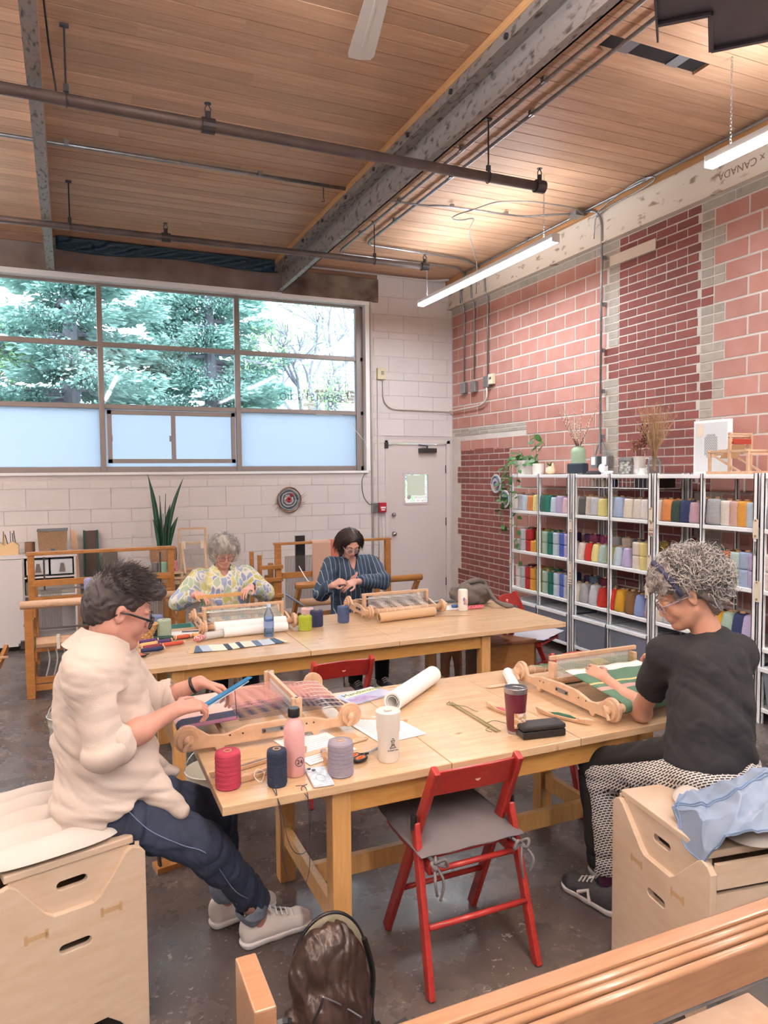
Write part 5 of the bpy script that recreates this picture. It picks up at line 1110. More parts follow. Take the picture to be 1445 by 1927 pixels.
# small woven basket
o = thing('small_basket', (.39, 4.90, .742), 'small woven splint basket on the back table', 'basket'); bw = mat('splint', 'E0B983', .7, noise=(60, .6), col2='C99A60'); m = MB()
for k in range(7):
    z0 = .006+k*.014; r0 = .06+.006*k
    m.tube([((r0+(.004 if (i+k) % 2 else -.004))*math.cos(i*PI/14)*1.25, (r0+(.004 if (i+k) % 2 else -.004))*math.sin(i*PI/14), z0) for i in range(29)], .006, 5)
m.build('weave', bw, o); m = MB()
for i in range(28): a = i*PI/14+.05; m.bar((.058*math.cos(a)*1.25,.058*math.sin(a),.0),(.104*math.cos(a)*1.25,.104*math.sin(a),.10),.010,.003,(math.cos(a),math.sin(a),0))
m.build('stakes', bw, o)['kind'] = 'stuff'; MB().tube([(.106*math.cos(i*PI/14)*1.25, .106*math.sin(i*PI/14), .10) for i in range(29)], .006, 6).build('rim', bw, o); MB().lathe([(.0,.0),(.06,.0),(.06,.004),(0,.004)],20).build('bottom', bw, o)
# woven sample
sm = MB(); q4 = [(.655,4.36),(1.215,4.36),(1.19,4.50),(.69,4.52)]
o = thing('woven_sample', (.93, 4.43, .743), 'blue and cream woven sample strip with frayed ends at the table edge', 'fabric')
def sf(u, v): a = Vector((*q4[0],0)).lerp(Vector((*q4[1],0)), u); b = Vector((*q4[3],0)).lerp(Vector((*q4[2],0)), u); p = a.lerp(b, v)-Vector((.93,4.43,0)); return (p.x, p.y-.012*math.sin(u*5), .004+.002*math.sin(u*14))
SM = plaid('sample_stripes', 0, [(0,'3E5670'),(.1,'A9B7C8'),(.2,'E6DCC8'),(.36,'2E3A4C'),(.42,'E6DCC8'),(.5,'33425A'),(.55,'DCD3C2'),(.68,'5B7090'),(.76,'B9C3CE'),(.9,'3E5670')], .56)
MB().sheet(sf, 40, 8, .003).build('cloth', SM, o)
fr_ = MB()
for i in range(40): v = i/39; a = sf(0, v); fr_.tube([a, (a[0]-.03-R.random()*.02, a[1]-.01, .003)], .001, 3); a = sf(1, v); fr_.tube([a, (a[0]+.025+R.random()*.02, a[1]-.008, .003)], .001, 3)
tag(fr_.build('fringe', cmat('E0C9A8'), o), kind='stuff')
# black glasses case, needles with thread
o = thing('glasses_case', (1.725, 2.385, .742), 'black hinged glasses case beside the maroon tumbler', 'case', -.14); MB().box((-.095,-.04,0),(.095,.04,.03)).build('base', blackm, o, bevel=.005); MB().box((-.096,-.041,.031),(.096,.041,.052)).build('lid', mat('black_leatherette', '1E1E20', .5, bump=(200,.3,.002)), o, bevel=.008)
o = thing('netting_needles', (1.585, 2.69, .744), 'pair of long thin needles wound with green thread on the near table', 'needle'); MB().bar((.0,.20,.002),(-.005,-.21,.002),.008,.003).bar((.012,.20,.002),(.010,-.21,.002),.006,.003).build('needle', mat('dark_bamboo', '8A7A4E', .5), o)
for pts in ([(.0,.2,.006),(-.03,.17,.004),(.03,.12,.004),(.04,.05,.004),(.05,.03,.004)],[(.0,-.12,.006),(.05,-.10,.004),(.08,-.15,.003),(.07,-.19,.003)],[(-.01,-.16,.006),(-.04,-.18,.003),(-.03,-.21,.003)]): MB().tube(smooth_path(pts), .0014, 5).build('thread', cmat('4F5A3A'), o)
# grey bag, pink measuring tape, blue pen roll, clips
bagm = mat('grey_nylon', '6A625C', .75, bump=(12, .6, .02), noise=(5, .5), col2='544D48')
def lump(name, label, cat, c, d, m, seed, amp=.18, n=40, mm=24, flat=True):
    rn = random.Random(seed); ph_ = [rn.uniform(0, 6) for _ in range(6)]; o = thing(name, (c[0], c[1], c[2]), label, cat)
    def f(p): return 1+amp*(math.sin(p.x*4+ph_[0]+p.z*3)*math.sin(p.y*5+ph_[1])+.5*math.sin(p.x*9+ph_[2])*math.sin(p.z*8+ph_[3])+.3*math.sin(p.y*15+p.x*11+ph_[4]))
    mb = MB().blob((0,0,0), d, n, mm, None, f); 
    if flat: mb.v = [(x, y, max(z, -d[2]*.75)) for x, y, z in mb.v]
    mb.build('body', m, o, smooth=True); return o
o = lump('shoulder_bag', 'crumpled grey bag slumped on the far corner of the back table', 'bag', (2.96, 5.02, .825), (.17,.12,.095), bagm, 3)
MB().tube(smooth_path([(-.02,-.05,.06),(.08,-.10,.05),(.10,-.2,-.03),(.17,-.26,-.072),(.22,-.24,-.075),(.19,-.15,-.07)]), .016, 8).build('strap', bagm, o, smooth=True)
MB().tube(smooth_path([(-.1,.0,.07),(0,-.02,.11),(.12,.02,.085),(.14,.0,.02)]), .022, 8).build('strap', bagm, o, smooth=True)
o = thing('measuring_tape', (2.86, 4.84, .745), 'tangled pink measuring tape beside the white tumbler', 'tape'); pk = mat('pink_tape', 'E0707F', .5); 
for k in range(5): MB().tube(smooth_path([(-.07+.03*k,.0,.004),(-.05+.03*k,.03,.012),(-.03+.03*k,-.01,.016),(-.06+.03*k,-.03,.010),(-.07+.03*k,.0,.004)]), .006, 5).build('loop', pk, o)
o = thing('marker_pen', (2.80, 4.93, .758), 'blue marker pen between the bag and the white tumbler', 'pen', -.1); MB().cyl((-.07,0,0),(.06,0,0),.012,12).build('barrel', mat('blue_plastic', '35528F', .4), o, auto=40); MB().cyl((.06,0,0),(.08,0,0),.008,12).build('cap', blackm, o, auto=40)
o, c = sheet('instruction_sheet', 'white sheet of paper under the marker pen on the back table', 'paper', [(2.55,4.90),(2.80,4.86),(2.86,5.02),(2.64,5.08)], .742, paper)
o = thing('embroidery_snips', (2.56, 4.86, .745), 'blue-handled snips lying right of the grey plaid loom', 'scissors', .5)
MB().tube([(.02*math.cos(a),.014*math.sin(a)+.016,.006) for a in [i*PI/6 for i in range(13)]],.004,6).build('handle', mat('teal_handle','5F8496',.4), o); MB().tube([(.02*math.cos(a),.014*math.sin(a)-.016,.006) for a in [i*PI/6 for i in range(13)]],.004,6).build('handle', bpy.data.materials['teal_handle'], o); MB().bar((.02,0,.006),(.09,0,.006),.01,.003).build('blade', chrome, o)
# heddle held by the curly haired person is part of the loom; clamp under the table end
o = thing('table_clamp', (2.30, 2.30, .0), 'small wooden loom clamp with wing nut on the table corner', 'clamp'); MB().cyl((0,-.03,.60),(0,-.03,.79),.004,8).build('screw', steel, o); MB().cbox((0,-.03,.665),(.11,.05,.035)).build('block', legwood, o, bevel=.004); MB().cbox((0,-.03,.63),(.012,.04,.012)).build('wing_nut', chrome, o, bevel=.003)
# loose navy and white threads at the near table's left
tag(MB().tube(smooth_path([(.60,2.37,.75),(.60,2.30,.744),(.612,2.27,.70),(.63,2.262,.60),(.66,2.262,.545),(.70,2.262,.56),(.71,2.27,.70),(.69,2.30,.744),(.72,2.33,.743)]), .0013, 5).build('loose_thread', cmat('1E2436')), 'dark thread looping from the navy spool over the table edge', 'thread')
tag(MB().tube(smooth_path([(.61,2.36,.80),(.605,2.30,.744),(.607,2.265,.68),(.62,2.26,.50),(.66,2.258,.42),(.70,2.26,.47),(.705,2.262,.64),(.705,2.29,.744),(.68,2.33,.744)]), .0013, 5).build('loose_thread', cmat('1E2436')), 'second dark thread hanging lower off the table edge', 'thread')
tag(MB().tube(smooth_path([(.60,2.46,.76),(.575,2.45,.775),(.56,2.43,.76),(.58,2.41,.745),(.60,2.44,.765),(.61,2.47,.75)]), .0016, 5).build('loose_thread', cmat('EDE3D6')), 'curl of white thread round the short boat shuttle', 'thread')
for i, (x, y) in enumerate(((.835,2.47),(.85,2.52),(.80,2.60))):
    o = thing('wooden_spool', (x, y, .756), ['small wooden spool behind the mauve grey spool', 'small wooden spool wound with grey, behind the first', 'small wooden spool wound with navy under the loom'][i], 'spool', .4+i, 'small wooden spools'); MB().lathe([(.013,0),(.013,.004),(.006,.007),(.006,.03),(.013,.033),(.013,.037)], 16, (0,0,0), RY(PI/2)).build('spool', loomwood, o, auto=40)
    if i: MB().lathe([(.007,.006),(.011,.009),(.011,.028),(.007,.031)], 14, (0,0,0), RY(PI/2)).build('thread', cmat('3C4054' if i == 2 else '8E8E96'), o, auto=40)
# ================================================================ people: smooth signed-distance bodies turned into meshes
class SDF:
    def __init__(s, lo, hi, h):
        s.lo = np.array(lo, float); s.h = h; s.n = np.ceil((np.array(hi)-s.lo)/h).astype(int)+1; s.F = np.full(s.n, .5, np.float32)
    def _blk(s, a, b):
        i0 = np.maximum(np.floor((a-s.lo)/s.h).astype(int), 0); i1 = np.minimum(np.ceil((b-s.lo)/s.h).astype(int)+1, s.n)
        if (i1 <= i0).any(): return None
        ax = [(s.lo[k]+s.h*np.arange(i0[k], i1[k])).astype(np.float32) for k in range(3)]
        return tuple(slice(i0[k], i1[k]) for k in range(3)), ax[0][:, None, None], ax[1][None, :, None], ax[2][None, None, :]
    def _mix(s, sl, d, k, op):
        F = s.F[sl]
        if op > 0: 
            h = np.maximum(k-np.abs(F-d), 0)/k; s.F[sl] = np.minimum(F, d)-h*h*k*.25
        else:
            h = np.maximum(k-np.abs(F+d), 0)/k; s.F[sl] = np.maximum(F, -d)+h*h*k*.25
    def cap(s, a, b, ra, rb=None, k=.02, op=1):
        a = np.array(a, np.float32); b = np.array(b, np.float32); rb = ra if rb is None else rb; m = max(ra, rb)+max(k, .02)+.02
        B = s._blk(np.minimum(a, b)-m, np.maximum(a, b)+m)
        if B is None: return s
        sl, X, Y, Z = B; d = b-a; L2 = float(d@d)+1e-9
        t = np.clip(((X-a[0])*d[0]+(Y-a[1])*d[1]+(Z-a[2])*d[2])/L2, 0, 1)
        D = np.sqrt((X-a[0]-t*d[0])**2+(Y-a[1]-t*d[1])**2+(Z-a[2]-t*d[2])**2)-(ra+(rb-ra)*t)
        s._mix(sl, D, k, op); return s
    def ell(s, c, r, R_=None, k=.02, op=1):
        c = np.array(c, np.float32); r = np.array(r, np.float32); m = r.max()+max(k, .02)+.02; B = s._blk(c-m, c+m)
        if B is None: return s
        sl, X, Y, Z = B; X = X-c[0]; Y = Y-c[1]; Z = Z-c[2]
        if R_ is not None:
            Q = np.array(R_, np.float32)  # columns = local axes
            U = X*Q[0,0]+Y*Q[1,0]+Z*Q[2,0]; V = X*Q[0,1]+Y*Q[1,1]+Z*Q[2,1]; W_ = X*Q[0,2]+Y*Q[1,2]+Z*Q[2,2]
        else: U, V, W_ = X+0*Y+0*Z, Y+0*X+0*Z, Z+0*X+0*Y
        k0 = np.sqrt((U/r[0])**2+(V/r[1])**2+(W_/r[2])**2); k1 = np.sqrt((U/r[0]**2)**2+(V/r[1]**2)**2+(W_/r[2]**2)**2)+1e-6
        s._mix(sl, k0*(k0-1)/k1, k, op); return s
    def plane(s, p, n, k=.01):   # keep the side opposite to n
        ax = [(s.lo[k_]+s.h*np.arange(s.n[k_])).astype(np.float32) for k_ in range(3)]; n = np.array(n, np.float32); n /= np.linalg.norm(n)
        D = (ax[0][:,None,None]-p[0])*n[0]+(ax[1][None,:,None]-p[1])*n[1]+(ax[2][None,None,:]-p[2])*n[2]; s.F = np.maximum(s.F, D); return s
    def wrinkle(s, amp, freq, seed, dirs=None, ridged=True):
        rn = np.random.RandomState(seed); near = np.argwhere(np.abs(s.F) < .03)
        if len(near) == 0: return s
        P = (s.lo+near*s.h).astype(np.float32); o = np.zeros(len(P), np.float32)
        w = np.sin(P@rn.randn(3)*freq*.35+rn.rand()*6)*1.6+np.sin(P@rn.randn(3)*freq*.5+rn.rand()*6)
        for i in range(4):
            d = rn.randn(3) if dirs is None else np.array(dirs[i % len(dirs)])+rn.randn(3)*.25; d = d/np.linalg.norm(d)
            v = np.sin(P@d*freq*(.7+.5*i)+w*(1+.3*i)+rn.rand()*6); v = (1-2*np.abs(v)) if ridged and i % 2 == 0 else v; o += v/(1+.6*i)
        s.F[tuple(near.T)] += (o*amp*.5).astype(np.float32); return s
    def mesh(s, name, smooth_it=1):
        F = s.F; S_ = F < 0; nx, ny, nz = F.shape
        c = [S_[i:nx-1+i, j:ny-1+j, k:nz-1+k] for i in (0,1) for j in (0,1) for k in (0,1)]
        cnt = np.zeros(c[0].shape, np.int8)
        for q in c: cnt += q
        act = np.argwhere((cnt > 0) & (cnt < 8)); idx = np.full(cnt.shape, -1, np.int32); idx[tuple(act.T)] = np.arange(len(act))
        V = np.zeros((len(act), 3)); N = np.zeros(len(act)); E = [((0,0,0),(1,0,0)),((0,1,0),(1,1,0)),((0,0,1),(1,0,1)),((0,1,1),(1,1,1)),((0,0,0),(0,1,0)),((1,0,0),(1,1,0)),((0,0,1),(0,1,1)),((1,0,1),(1,1,1)),((0,0,0),(0,0,1)),((1,0,0),(1,0,1)),((0,1,0),(0,1,1)),((1,1,0),(1,1,1))]
        for a, b in E:
            a = np.array(a); b = np.array(b); fa = F[tuple((act+a).T)]; fb = F[tuple((act+b).T)]; m = (fa < 0) != (fb < 0); t = np.where(m, fa/(fa-fb+1e-12), 0)
            V[m] += (act[m]+a+(b-a)*t[m, None]); N[m] += 1
        V /= N[:, None]; Q = []
        for ax in range(3):
            u, v = [(1,2),(2,0),(0,1)][ax]; sh = [slice(None)]*3; sh[ax] = slice(0, -1); sh2 = [slice(None)]*3; sh2[ax] = slice(1, None)
            A = S_[tuple(sh)]; B_ = S_[tuple(sh2)]; e = np.argwhere(A != B_); e = e[(e[:, u] > 0) & (e[:, v] > 0) & (e[:, u] < F.shape[u]-1) & (e[:, v] < F.shape[v]-1)]
            du = np.zeros(3, int); du[u] = 1; dv = np.zeros(3, int); dv[v] = 1
            q = np.stack([idx[tuple((e-du-dv).T)], idx[tuple((e-dv).T)], idx[tuple(e.T)], idx[tuple((e-du).T)]], 1); fl = ~A[tuple(e.T)]
            q[fl] = q[fl][:, ::-1]; Q.append(q)
        Q = np.concatenate(Q); Q = Q[(Q >= 0).all(1)]
        for _ in range(smooth_it):
            acc = np.zeros_like(V); n_ = np.zeros(len(V))
            for a, b in ((0,1),(1,2),(2,3),(3,0)): 
                np.add.at(acc, Q[:, a], V[Q[:, b]]); np.add.at(acc, Q[:, b], V[Q[:, a]]); np.add.at(n_, Q[:, a], 1); np.add.at(n_, Q[:, b], 1)
            V = .5*V+.5*acc/np.maximum(n_, 1)[:, None]
        V = s.lo+V*s.h; me = bpy.data.meshes.new(name); me.vertices.add(len(V)); me.vertices.foreach_set('co', V.astype(np.float32).ravel()); me.loops.add(Q.size); me.loops.foreach_set('vertex_index', Q.astype(np.int32).ravel())
        me.polygons.add(len(Q)); me.polygons.foreach_set('loop_start', np.arange(0, Q.size, 4, dtype=np.int32)); me.polygons.foreach_set('use_smooth', np.ones(len(Q), bool)); me.update(); me.validate(); return me
def sobj(sd, name, m, parent=None, smooth_it=1, origin=None):
    me = sd.mesh(name, smooth_it)
    if origin is not None: me.transform(Matrix.Translation(-Vector(origin)))
    o = bpy.data.objects.new(name, me); C.objects.link(o); me.materials.append(m)
    if parent: o.parent = parent
    return o
def basis(f, upv=(0,0,1)):
    f = Vector(f).normalized(); r = f.cross(Vector(upv)).normalized(); u = r.cross(f); return r, f, u
class Head:
    def __init__(s, c, f, tilt=0, sc=1.0):
        s.c = Vector(c); s.r, s.f, s.u = basis(f)
        if tilt: q = Matrix.Rotation(tilt, 3, s.f); s.r = q @ s.r; s.u = q @ s.u
        s.s = sc; s.R = np.array([[s.r.x, s.f.x, s.u.x],[s.r.y, s.f.y, s.u.y],[s.r.z, s.f.z, s.u.z]])
    def p(s, x, y, z): return s.c+(s.r*x+s.f*y+s.u*z)*s.s
    def add(s, sd, fem=True):
        k = s.s; E = lambda c, r, kk=.012, op=1: sd.ell(s.p(*c), [q*k for q in r], s.R, kk, op); Cp = lambda a, b, ra, rb, kk=.012, op=1: sd.cap(s.p(*a), s.p(*b), ra*k, rb*k, kk, op)
        E((0,-.012,.032), (.074,.094,.086), .02); E((0,.032,-.03), (.058,.058,.082), .03)
        for x in (-1, 1):
            Cp((x*.052,.0,-.055), (x*.018,.066,-.098), .018, .014, .03); E((x*.038,.062,-.032), (.022,.022,.026), .02)
            E((x*.0765,-.006,-.006), (.007,.017,.030), .008); E((x*.079,-.012,.006), (.006,.013,.018), .006); E((x*.0815,-.003,-.004), (.004,.008,.012), .006, -1)
            E((x*.031,.098,.001), (.017,.014,.011), .012, -1); E((x*.031,.080,.0035), (.0155,.0125,.0105), .004)
            Cp((x*.014,.089,.022), (x*.048,.076,.024), .007, .006, .014)
            E((x*.0105,.101,-.037), (.007,.010,.007), .006)
        Cp((0,.088,.012), (0,.108,-.030), .007, .0095, .012)
        E((0,.080,-.060), (.028,.022,.018), .02); Cp((-.017,.091,-.0575), (.017,.091,-.0575), .0055, .0055, .006); Cp((-.014,.090,-.069), (.014,.090,-.069), .0062, .0062, .006)
        Cp((-.020,.099,-.063), (.020,.099,-.063), .0022, .0022, .003, -1)
        E((0,.076,-.094), (.022,.018,.017), .016)
    def details(s, body, brow='6B5A50', lip='B4746A', origin=None, iris='4A5A5A', mb_only=False):
        O = Vector(origin) if origin is not None else Vector(); k = s.s
        for x in (-1, 1):
            e = MB().blob(s.p(x*.031,.0795,-.0005)-O, (.0125*k,)*3, 14, 10, Matrix(((s.r.x,s.f.x,s.u.x),(s.r.y,s.f.y,s.u.y),(s.r.z,s.f.z,s.u.z)))).build('eye', mat_eye, body, smooth=True)
            p = s.p(x*.031,.0900,-.0045)-O; MB().blob(p, (.0045*k,)*3, 10, 6).build('iris', cmat(iris, .3), e, smooth=True)
            MB().tube([s.p(x*(.0185+.026*t),.0925-.009*t*t+.002*math.sin(t*PI),-.0055+.001*math.sin(t*PI))-O for t in (0,.25,.5,.75,1)], [.0006,.0011,.0012,.0011,.0005], 5).build('lashes', cmat('4A3A34'), body)
            MB().tube([s.p(x*(.013+.036*t),.0965-.017*t*t,.024+.006*math.sin(t*PI*.8))-O for t in (0,.25,.5,.75,1)], [.0018,.003,.003,.0024,.001], 6).build('eyebrow', cmat(brow), body)
        m = MB().tube([s.p(.021*t,.0925+.0035*(1-t*t)-.001*abs(t),-.0595+.001*abs(t))-O for t in (-1,-.5,0,.5,1)], [.0008,.0035,.0042,.0035,.0008], 7).tube([s.p(.019*t,.0925+.003*(1-t*t),-.0675)-O for t in (-1,-.5,0,.5,1)], [.0008,.004,.005,.004,.0008], 7)
        m.build('lips', cmat(lip, .5), body, smooth=True)
    def glasses(s, body, m, r=.024, th=.0018, origin=None, temple=True, w=.0335, square=1.0):
        O = Vector(origin) if origin is not None else Vector(); k = s.s; g = MB()
        for x in (-1, 1):
            pts = []
            for i in range(25):
                a = 2*PI*i/24; ca, sa = math.cos(a), math.sin(a); q = 1/(abs(ca)**(2+square)+abs(sa)**(2+square))**(1/(2+square)); pts.append(s.p(x*w+r*ca*q,.108-.006*(x*ca+1)*.5,-.006+r*.86*sa*q)-O)
            g.tube(pts, th, 6)
            g.tube([s.p(x*(w+r),.103,.002)-O, s.p(x*.074,.085,.004)-O, s.p(x*.082,.02,.005)-O, s.p(x*.082,-.012,.002)-O, s.p(x*.080,-.022,-.014)-O], [th*1.4, th*1.6, th*1.2, th, th], 6)
        g.tube([s.p(-w+r*.9,.108,-.0)-O, s.p(0,.113,.003)-O, s.p(w-r*.9,.108,-.0)-O], th*1.1, 6)
        G = g.build('glasses', m, body, smooth=True)
        for x in (-1, 1):
            pl = [s.p(x*w+r*.97*math.cos(2*PI*i/20),.1065,-.006+r*.86*math.sin(2*PI*i/20))-O for i in range(20)]; MB().add(pl, [tuple(range(20))]).build('lens', lensm, G)
        return G
mat_eye = mat('eye_white', 'E8E2DC', .25)
lensm = pane_mat('lens_glass', 'F8F8FA', 'clear')
def skin_mat(name, a, b): return mat(name, a, .5, noise=(9, .7, 5), col2=b, sss=.12, bump=(90, .12, .003))
def hand(sd, w, f, n, curl=(.3,.35,.4,.45), thumb=1, tcurl=.5, s=1.0, spread=.12, tup=.35):
    """wrist, direction to the fingers, back-of-hand normal; thumb = side sign along f x n"""
    w = Vector(w); f = Vector(f).normalized(); n = Vector(n); n = (n-f*n.dot(f)).normalized(); x = f.cross(n).normalized()*thumb
    P = lambda a, b, c: w+(x*a+f*b+n*c)*s
    for q, (dx, L) in enumerate(((.027,.088),(.009,.092),(-.010,.088),(-.027,.080))): sd.cap(P(dx*.55,.0,0), P(dx,L,0), .0155*s, .0105*s, .012)
    tips = []
    for q, (dx, L, fl) in enumerate(((.027,.088,(.042,.025,.020)),(.009,.092,(.046,.028,.021)),(-.010,.088,(.042,.027,.020)),(-.027,.080,(.033,.021,.018)))):
        p = P(dx, L, 0); a = 0; sp = (1.5-q)*spread; r = .0092 if q < 3 else .0082
        for j, l in enumerate(fl):
            a += curl[q]*(1.0 if j else .9); d = (f*math.cos(a)*math.cos(sp)-n*math.sin(a)+x*math.sin(sp)*math.cos(a)).normalized(); e = p+d*l*s
            sd.cap(p, e, (r-.0007*j)*s, (r-.0007*(j+1))*s, .004); p = e
        tips.append(p)
    p = P(.022,.022,-.004); d = (f*.62+x*.70-n*tup).normalized(); e = p+d*.042*s; sd.cap(p, e, .015*s, .011*s, .012)
    d2 = (d+f*.5*tcurl-x*.55*tcurl-n*.2*tcurl).normalized(); g = e+d2*.032*s; sd.cap(e, g, .0105*s, .0092*s, .004); d3 = (d2+f*.2-x*.4*tcurl).normalized(); h = g+d3*.024*s; sd.cap(g, h, .0092*s, .0078*s, .004)
    return tips, h
def strands(name, m, parent, roots, n, L_, r, seed, O, gen, seg=7, stuff=True):
    rn = random.Random(seed); mb = MB()
    for i in range(n):
        p, d = roots(rn); pts = [p]; st = gen(rn, p, d)
        for k in range(seg): pts.append(st(pts[-1], k))
        mb.tube([q-O for q in pts], [r*(1-.6*k/seg) for k in range(seg+1)], 3, False)
    o = mb.build(name, m, parent, smooth=True); tag(o, kind='stuff'); return o
def shoe(label, sd_m, sole_m, heel, toe, parent, O, L_=.28):
    h = Vector(heel); t = Vector(toe); f = (t-h).normalized(); r = f.cross(Vector((0,0,1))).normalized(); R_ = np.array([[r.x,f.x,0],[r.y,f.y,0],[r.z,f.z,1]])
    lo = np.minimum(h, t)-.08; hi = np.maximum(h, t)+.08; lo[2] = -.005; hi[2] = .16; g = SDF(lo, hi, .004); c = lambda a, z, x=0: h+f*a*L_+r*x+Vector((0,0,z))
    g.cap(c(.14,.055), c(.78,.045), .040, .040, .03).cap(c(.12,.09), c(.42,.085), .030, .030, .03).cap(c(.82,.040), c(.90,.036), .036, .030, .02).ell(c(.26,.125), (.032,.038,.03), R_, .01, -1)
    g.plane((0,0,.022), (0,0,-1)); u = sobj(g, 'shoe', sd_m, parent, 1, O)
    g = SDF(lo, hi, .004); g.cap(c(.13,.03), c(.5,.03), .040, .036, .02).cap(c(.5,.03), c(.85,.03), .036, .043, .02).plane((0,0,.030), (0,0,1)).plane((0,0,.001), (0,0,-1)); sobj(g, 'sole', sole_m, u, 0, O)
    lc = MB(); up = .011 if L_ > .29 else .003
    for k in range(5): a = .40+.075*k; lc.tube([c(a,.104+up-.009*k,-.028)-O, c(a+.012,.121+up-.0105*k,0)-O, c(a,.104+up-.009*k,.028)-O], .0038, 5)
    for s_ in (-1,1): lc.tube(smooth_path([c(.40,.112)-O, c(.36,.135,s_*.02)-O, c(.40,.125,s_*.04)-O, c(.42,.112,.0)-O]), .0022, 5)
    lc.build('laces', sole_m, u, smooth=True); return u

def sleeve(g, add, cuts, k=.04, wr=None):
    h = SDF.__new__(SDF); h.lo, h.h, h.n = g.lo, g.h, g.n; h.F = np.full(g.n, .5, np.float32); add(h)
    if wr: h.wrinkle(*wr)
    for p, n, rad in cuts:
        B = h._blk(np.array(p)-rad, np.array(p)+rad)
        if B is None: continue
        sl, X, Y, Z = B; D = (X-p[0])*n[0]+(Y-p[1])*n[1]+(Z-p[2])*n[2]; h.F[sl] = np.where(D > 0, np.maximum(h.F[sl], D), h.F[sl])
    g._mix((slice(None),)*3, h.F, k, 1)
# ---------------------------------------------------------------- person in cream linen (left)
Vv = Vector
O = Vv((.08, 2.62, .68)); skinA = skin_mat('skin_rosy', 'C99A88', 'BE8878')
hdA = Head((.148, 2.62, 1.345), (.92, .08, -.40), .0, 1.04)
neckA = Vv((.085, 2.62, 1.235)); shN, shF = Vv((.045,2.455,1.165)), Vv((.115,2.79,1.145)); elN, elF = Vv((.075,2.385,.945)), Vv((.27,2.88,.925)); wrN, wrF = Vv((.318,2.535,1.0)), Vv((.445,2.825,1.0))
hipN, hipF = Vv((.10,2.52,.70)), Vv((.12,2.72,.70)); knN, knF = Vv((.395,2.49,.515)), Vv((.49,2.78,.48)); anN, anF = Vv((.615,2.66,.12)), Vv((.53,2.84,.11))
b = SDF((-.2,2.15,-.01), (.95,3.05,1.56), .0042)
b.cap((.08,2.62,.75), (.07,2.62,1.05), .13, .13, .05).cap(shN, shF, .05, .05, .05).cap(neckA-Vv((0,0,.06)), hdA.p(0,-.02,-.05), .062, .056, .04)
hdA.add(b)
for s_, e_, w_ in ((shN, elN, wrN), (shF, elF, wrF)): b.cap(s_, e_, .043, .040, .03); b.cap(e_, w_, .042, .027, .02)
b.ell(wrN-(wrN-elN).normalized()*.16, (.05,.04,.04), None, .03)
for s_, e_, w_ in ((hipN, knN, anN), (hipF, knF, anF)): b.cap(s_, e_, .08, .055, .03); b.cap(e_, w_, .05, .033, .02); b.cap(w_, w_-Vv((0,0,.06)), .034, .03, .02)
hand(b, wrN, Vv((.93,.42,-.05)), Vv((-.1,-.35,.93)), (.55,.6,.7,.8), -1, .8, .98, .05, .0)
hand(b, wrF, Vv((.93,-.18,-.30)), Vv((.25,.30,.90)), (.55,.6,.65,.7), 1, .8, .95, .06, .2)
pA = sobj(b, 'person', skinA, None, 1, O); pA.location = O
tag(pA, 'person with short dark hair and black glasses in a cream linen shirt and jeans', 'person')
hdA.details(pA, '3A2D2A', 'A8695F', O)
hdA.glasses(pA, blackm, .0235, .0028, O, w=.032, square=1.5)
# linen shirt
linen = mat('cream_linen', 'CDBEB2', .88, noise=(3, .8), col2='C2B2A5', bump=(240, .35, .003), stretch=(1,1,2.2))
g = SDF((-.25,2.15,.50), (.75,3.05,1.32), .0052)
g.ell((.075,2.62,1.05), (.145,.195,.20), None, .06).ell((.095,2.62,.86), (.165,.185,.21), None, .08).ell((.085,2.62,.70), (.172,.205,.13), None, .06)
g.cap((.06,2.50,1.19), (.10,2.74,1.18), .075, .075, .06).cap(shN-Vv((0,0,.0)), shN.lerp(shF,.25)+Vv((0,0,.02)), .085, .08, .05).cap(shF, shF.lerp(shN,.3), .08, .08, .05)
g.cap((.03,2.52,.70), (.10,2.51,.74), .100, .100, .04)
g.plane((.0,2.5,.638), (.62,0,-1))
g.cap((.17,2.53,.80), (.315,2.475,.67), .07, .022, .05).cap((.20,2.74,.76), (.33,2.78,.68), .055, .02, .05)
g.wrinkle(.008, 17, 5, [(0,.3,1),(1,.2,.6),(.4,0,1),(.2,1,.5)]).wrinkle(.006, 30, 9, [(.1,.1,1)]).wrinkle(.003, 70, 19, [(.3,.1,1)])
fn = (wrN-elN).normalized(); ff = (wrF-elF).normalized()
def cutarm(g, p, n, rad):
    B = g._blk(np.array(p)-rad, np.array(p)+rad)
    sl, X, Y, Z = B; D = (X-p[0])*n[0]+(Y-p[1])*n[1]+(Z-p[2])*n[2]; g.F[sl] = np.where(D > 0, np.maximum(g.F[sl], D), g.F[sl])
sleeve(g, lambda h: h.cap(shN+Vv((.01,.02,0)), elN, .078, .064, .05).cap(elN, elN.lerp(wrN,.35), .060, .056, .02), [(elN.lerp(wrN,.22), fn, .16)], .03, (.010, 22, 7, [(.3,.2,1),(1,.1,.3)]))
sleeve(g, lambda h: h.cap(shF, elF, .082, .064, .05).cap(elF, elF.lerp(wrF,.55), .062, .056, .03), [(elF.lerp(wrF,.42), ff, .15)], .03, (.009, 22, 8, [(.3,.2,1),(1,.1,.3)]))
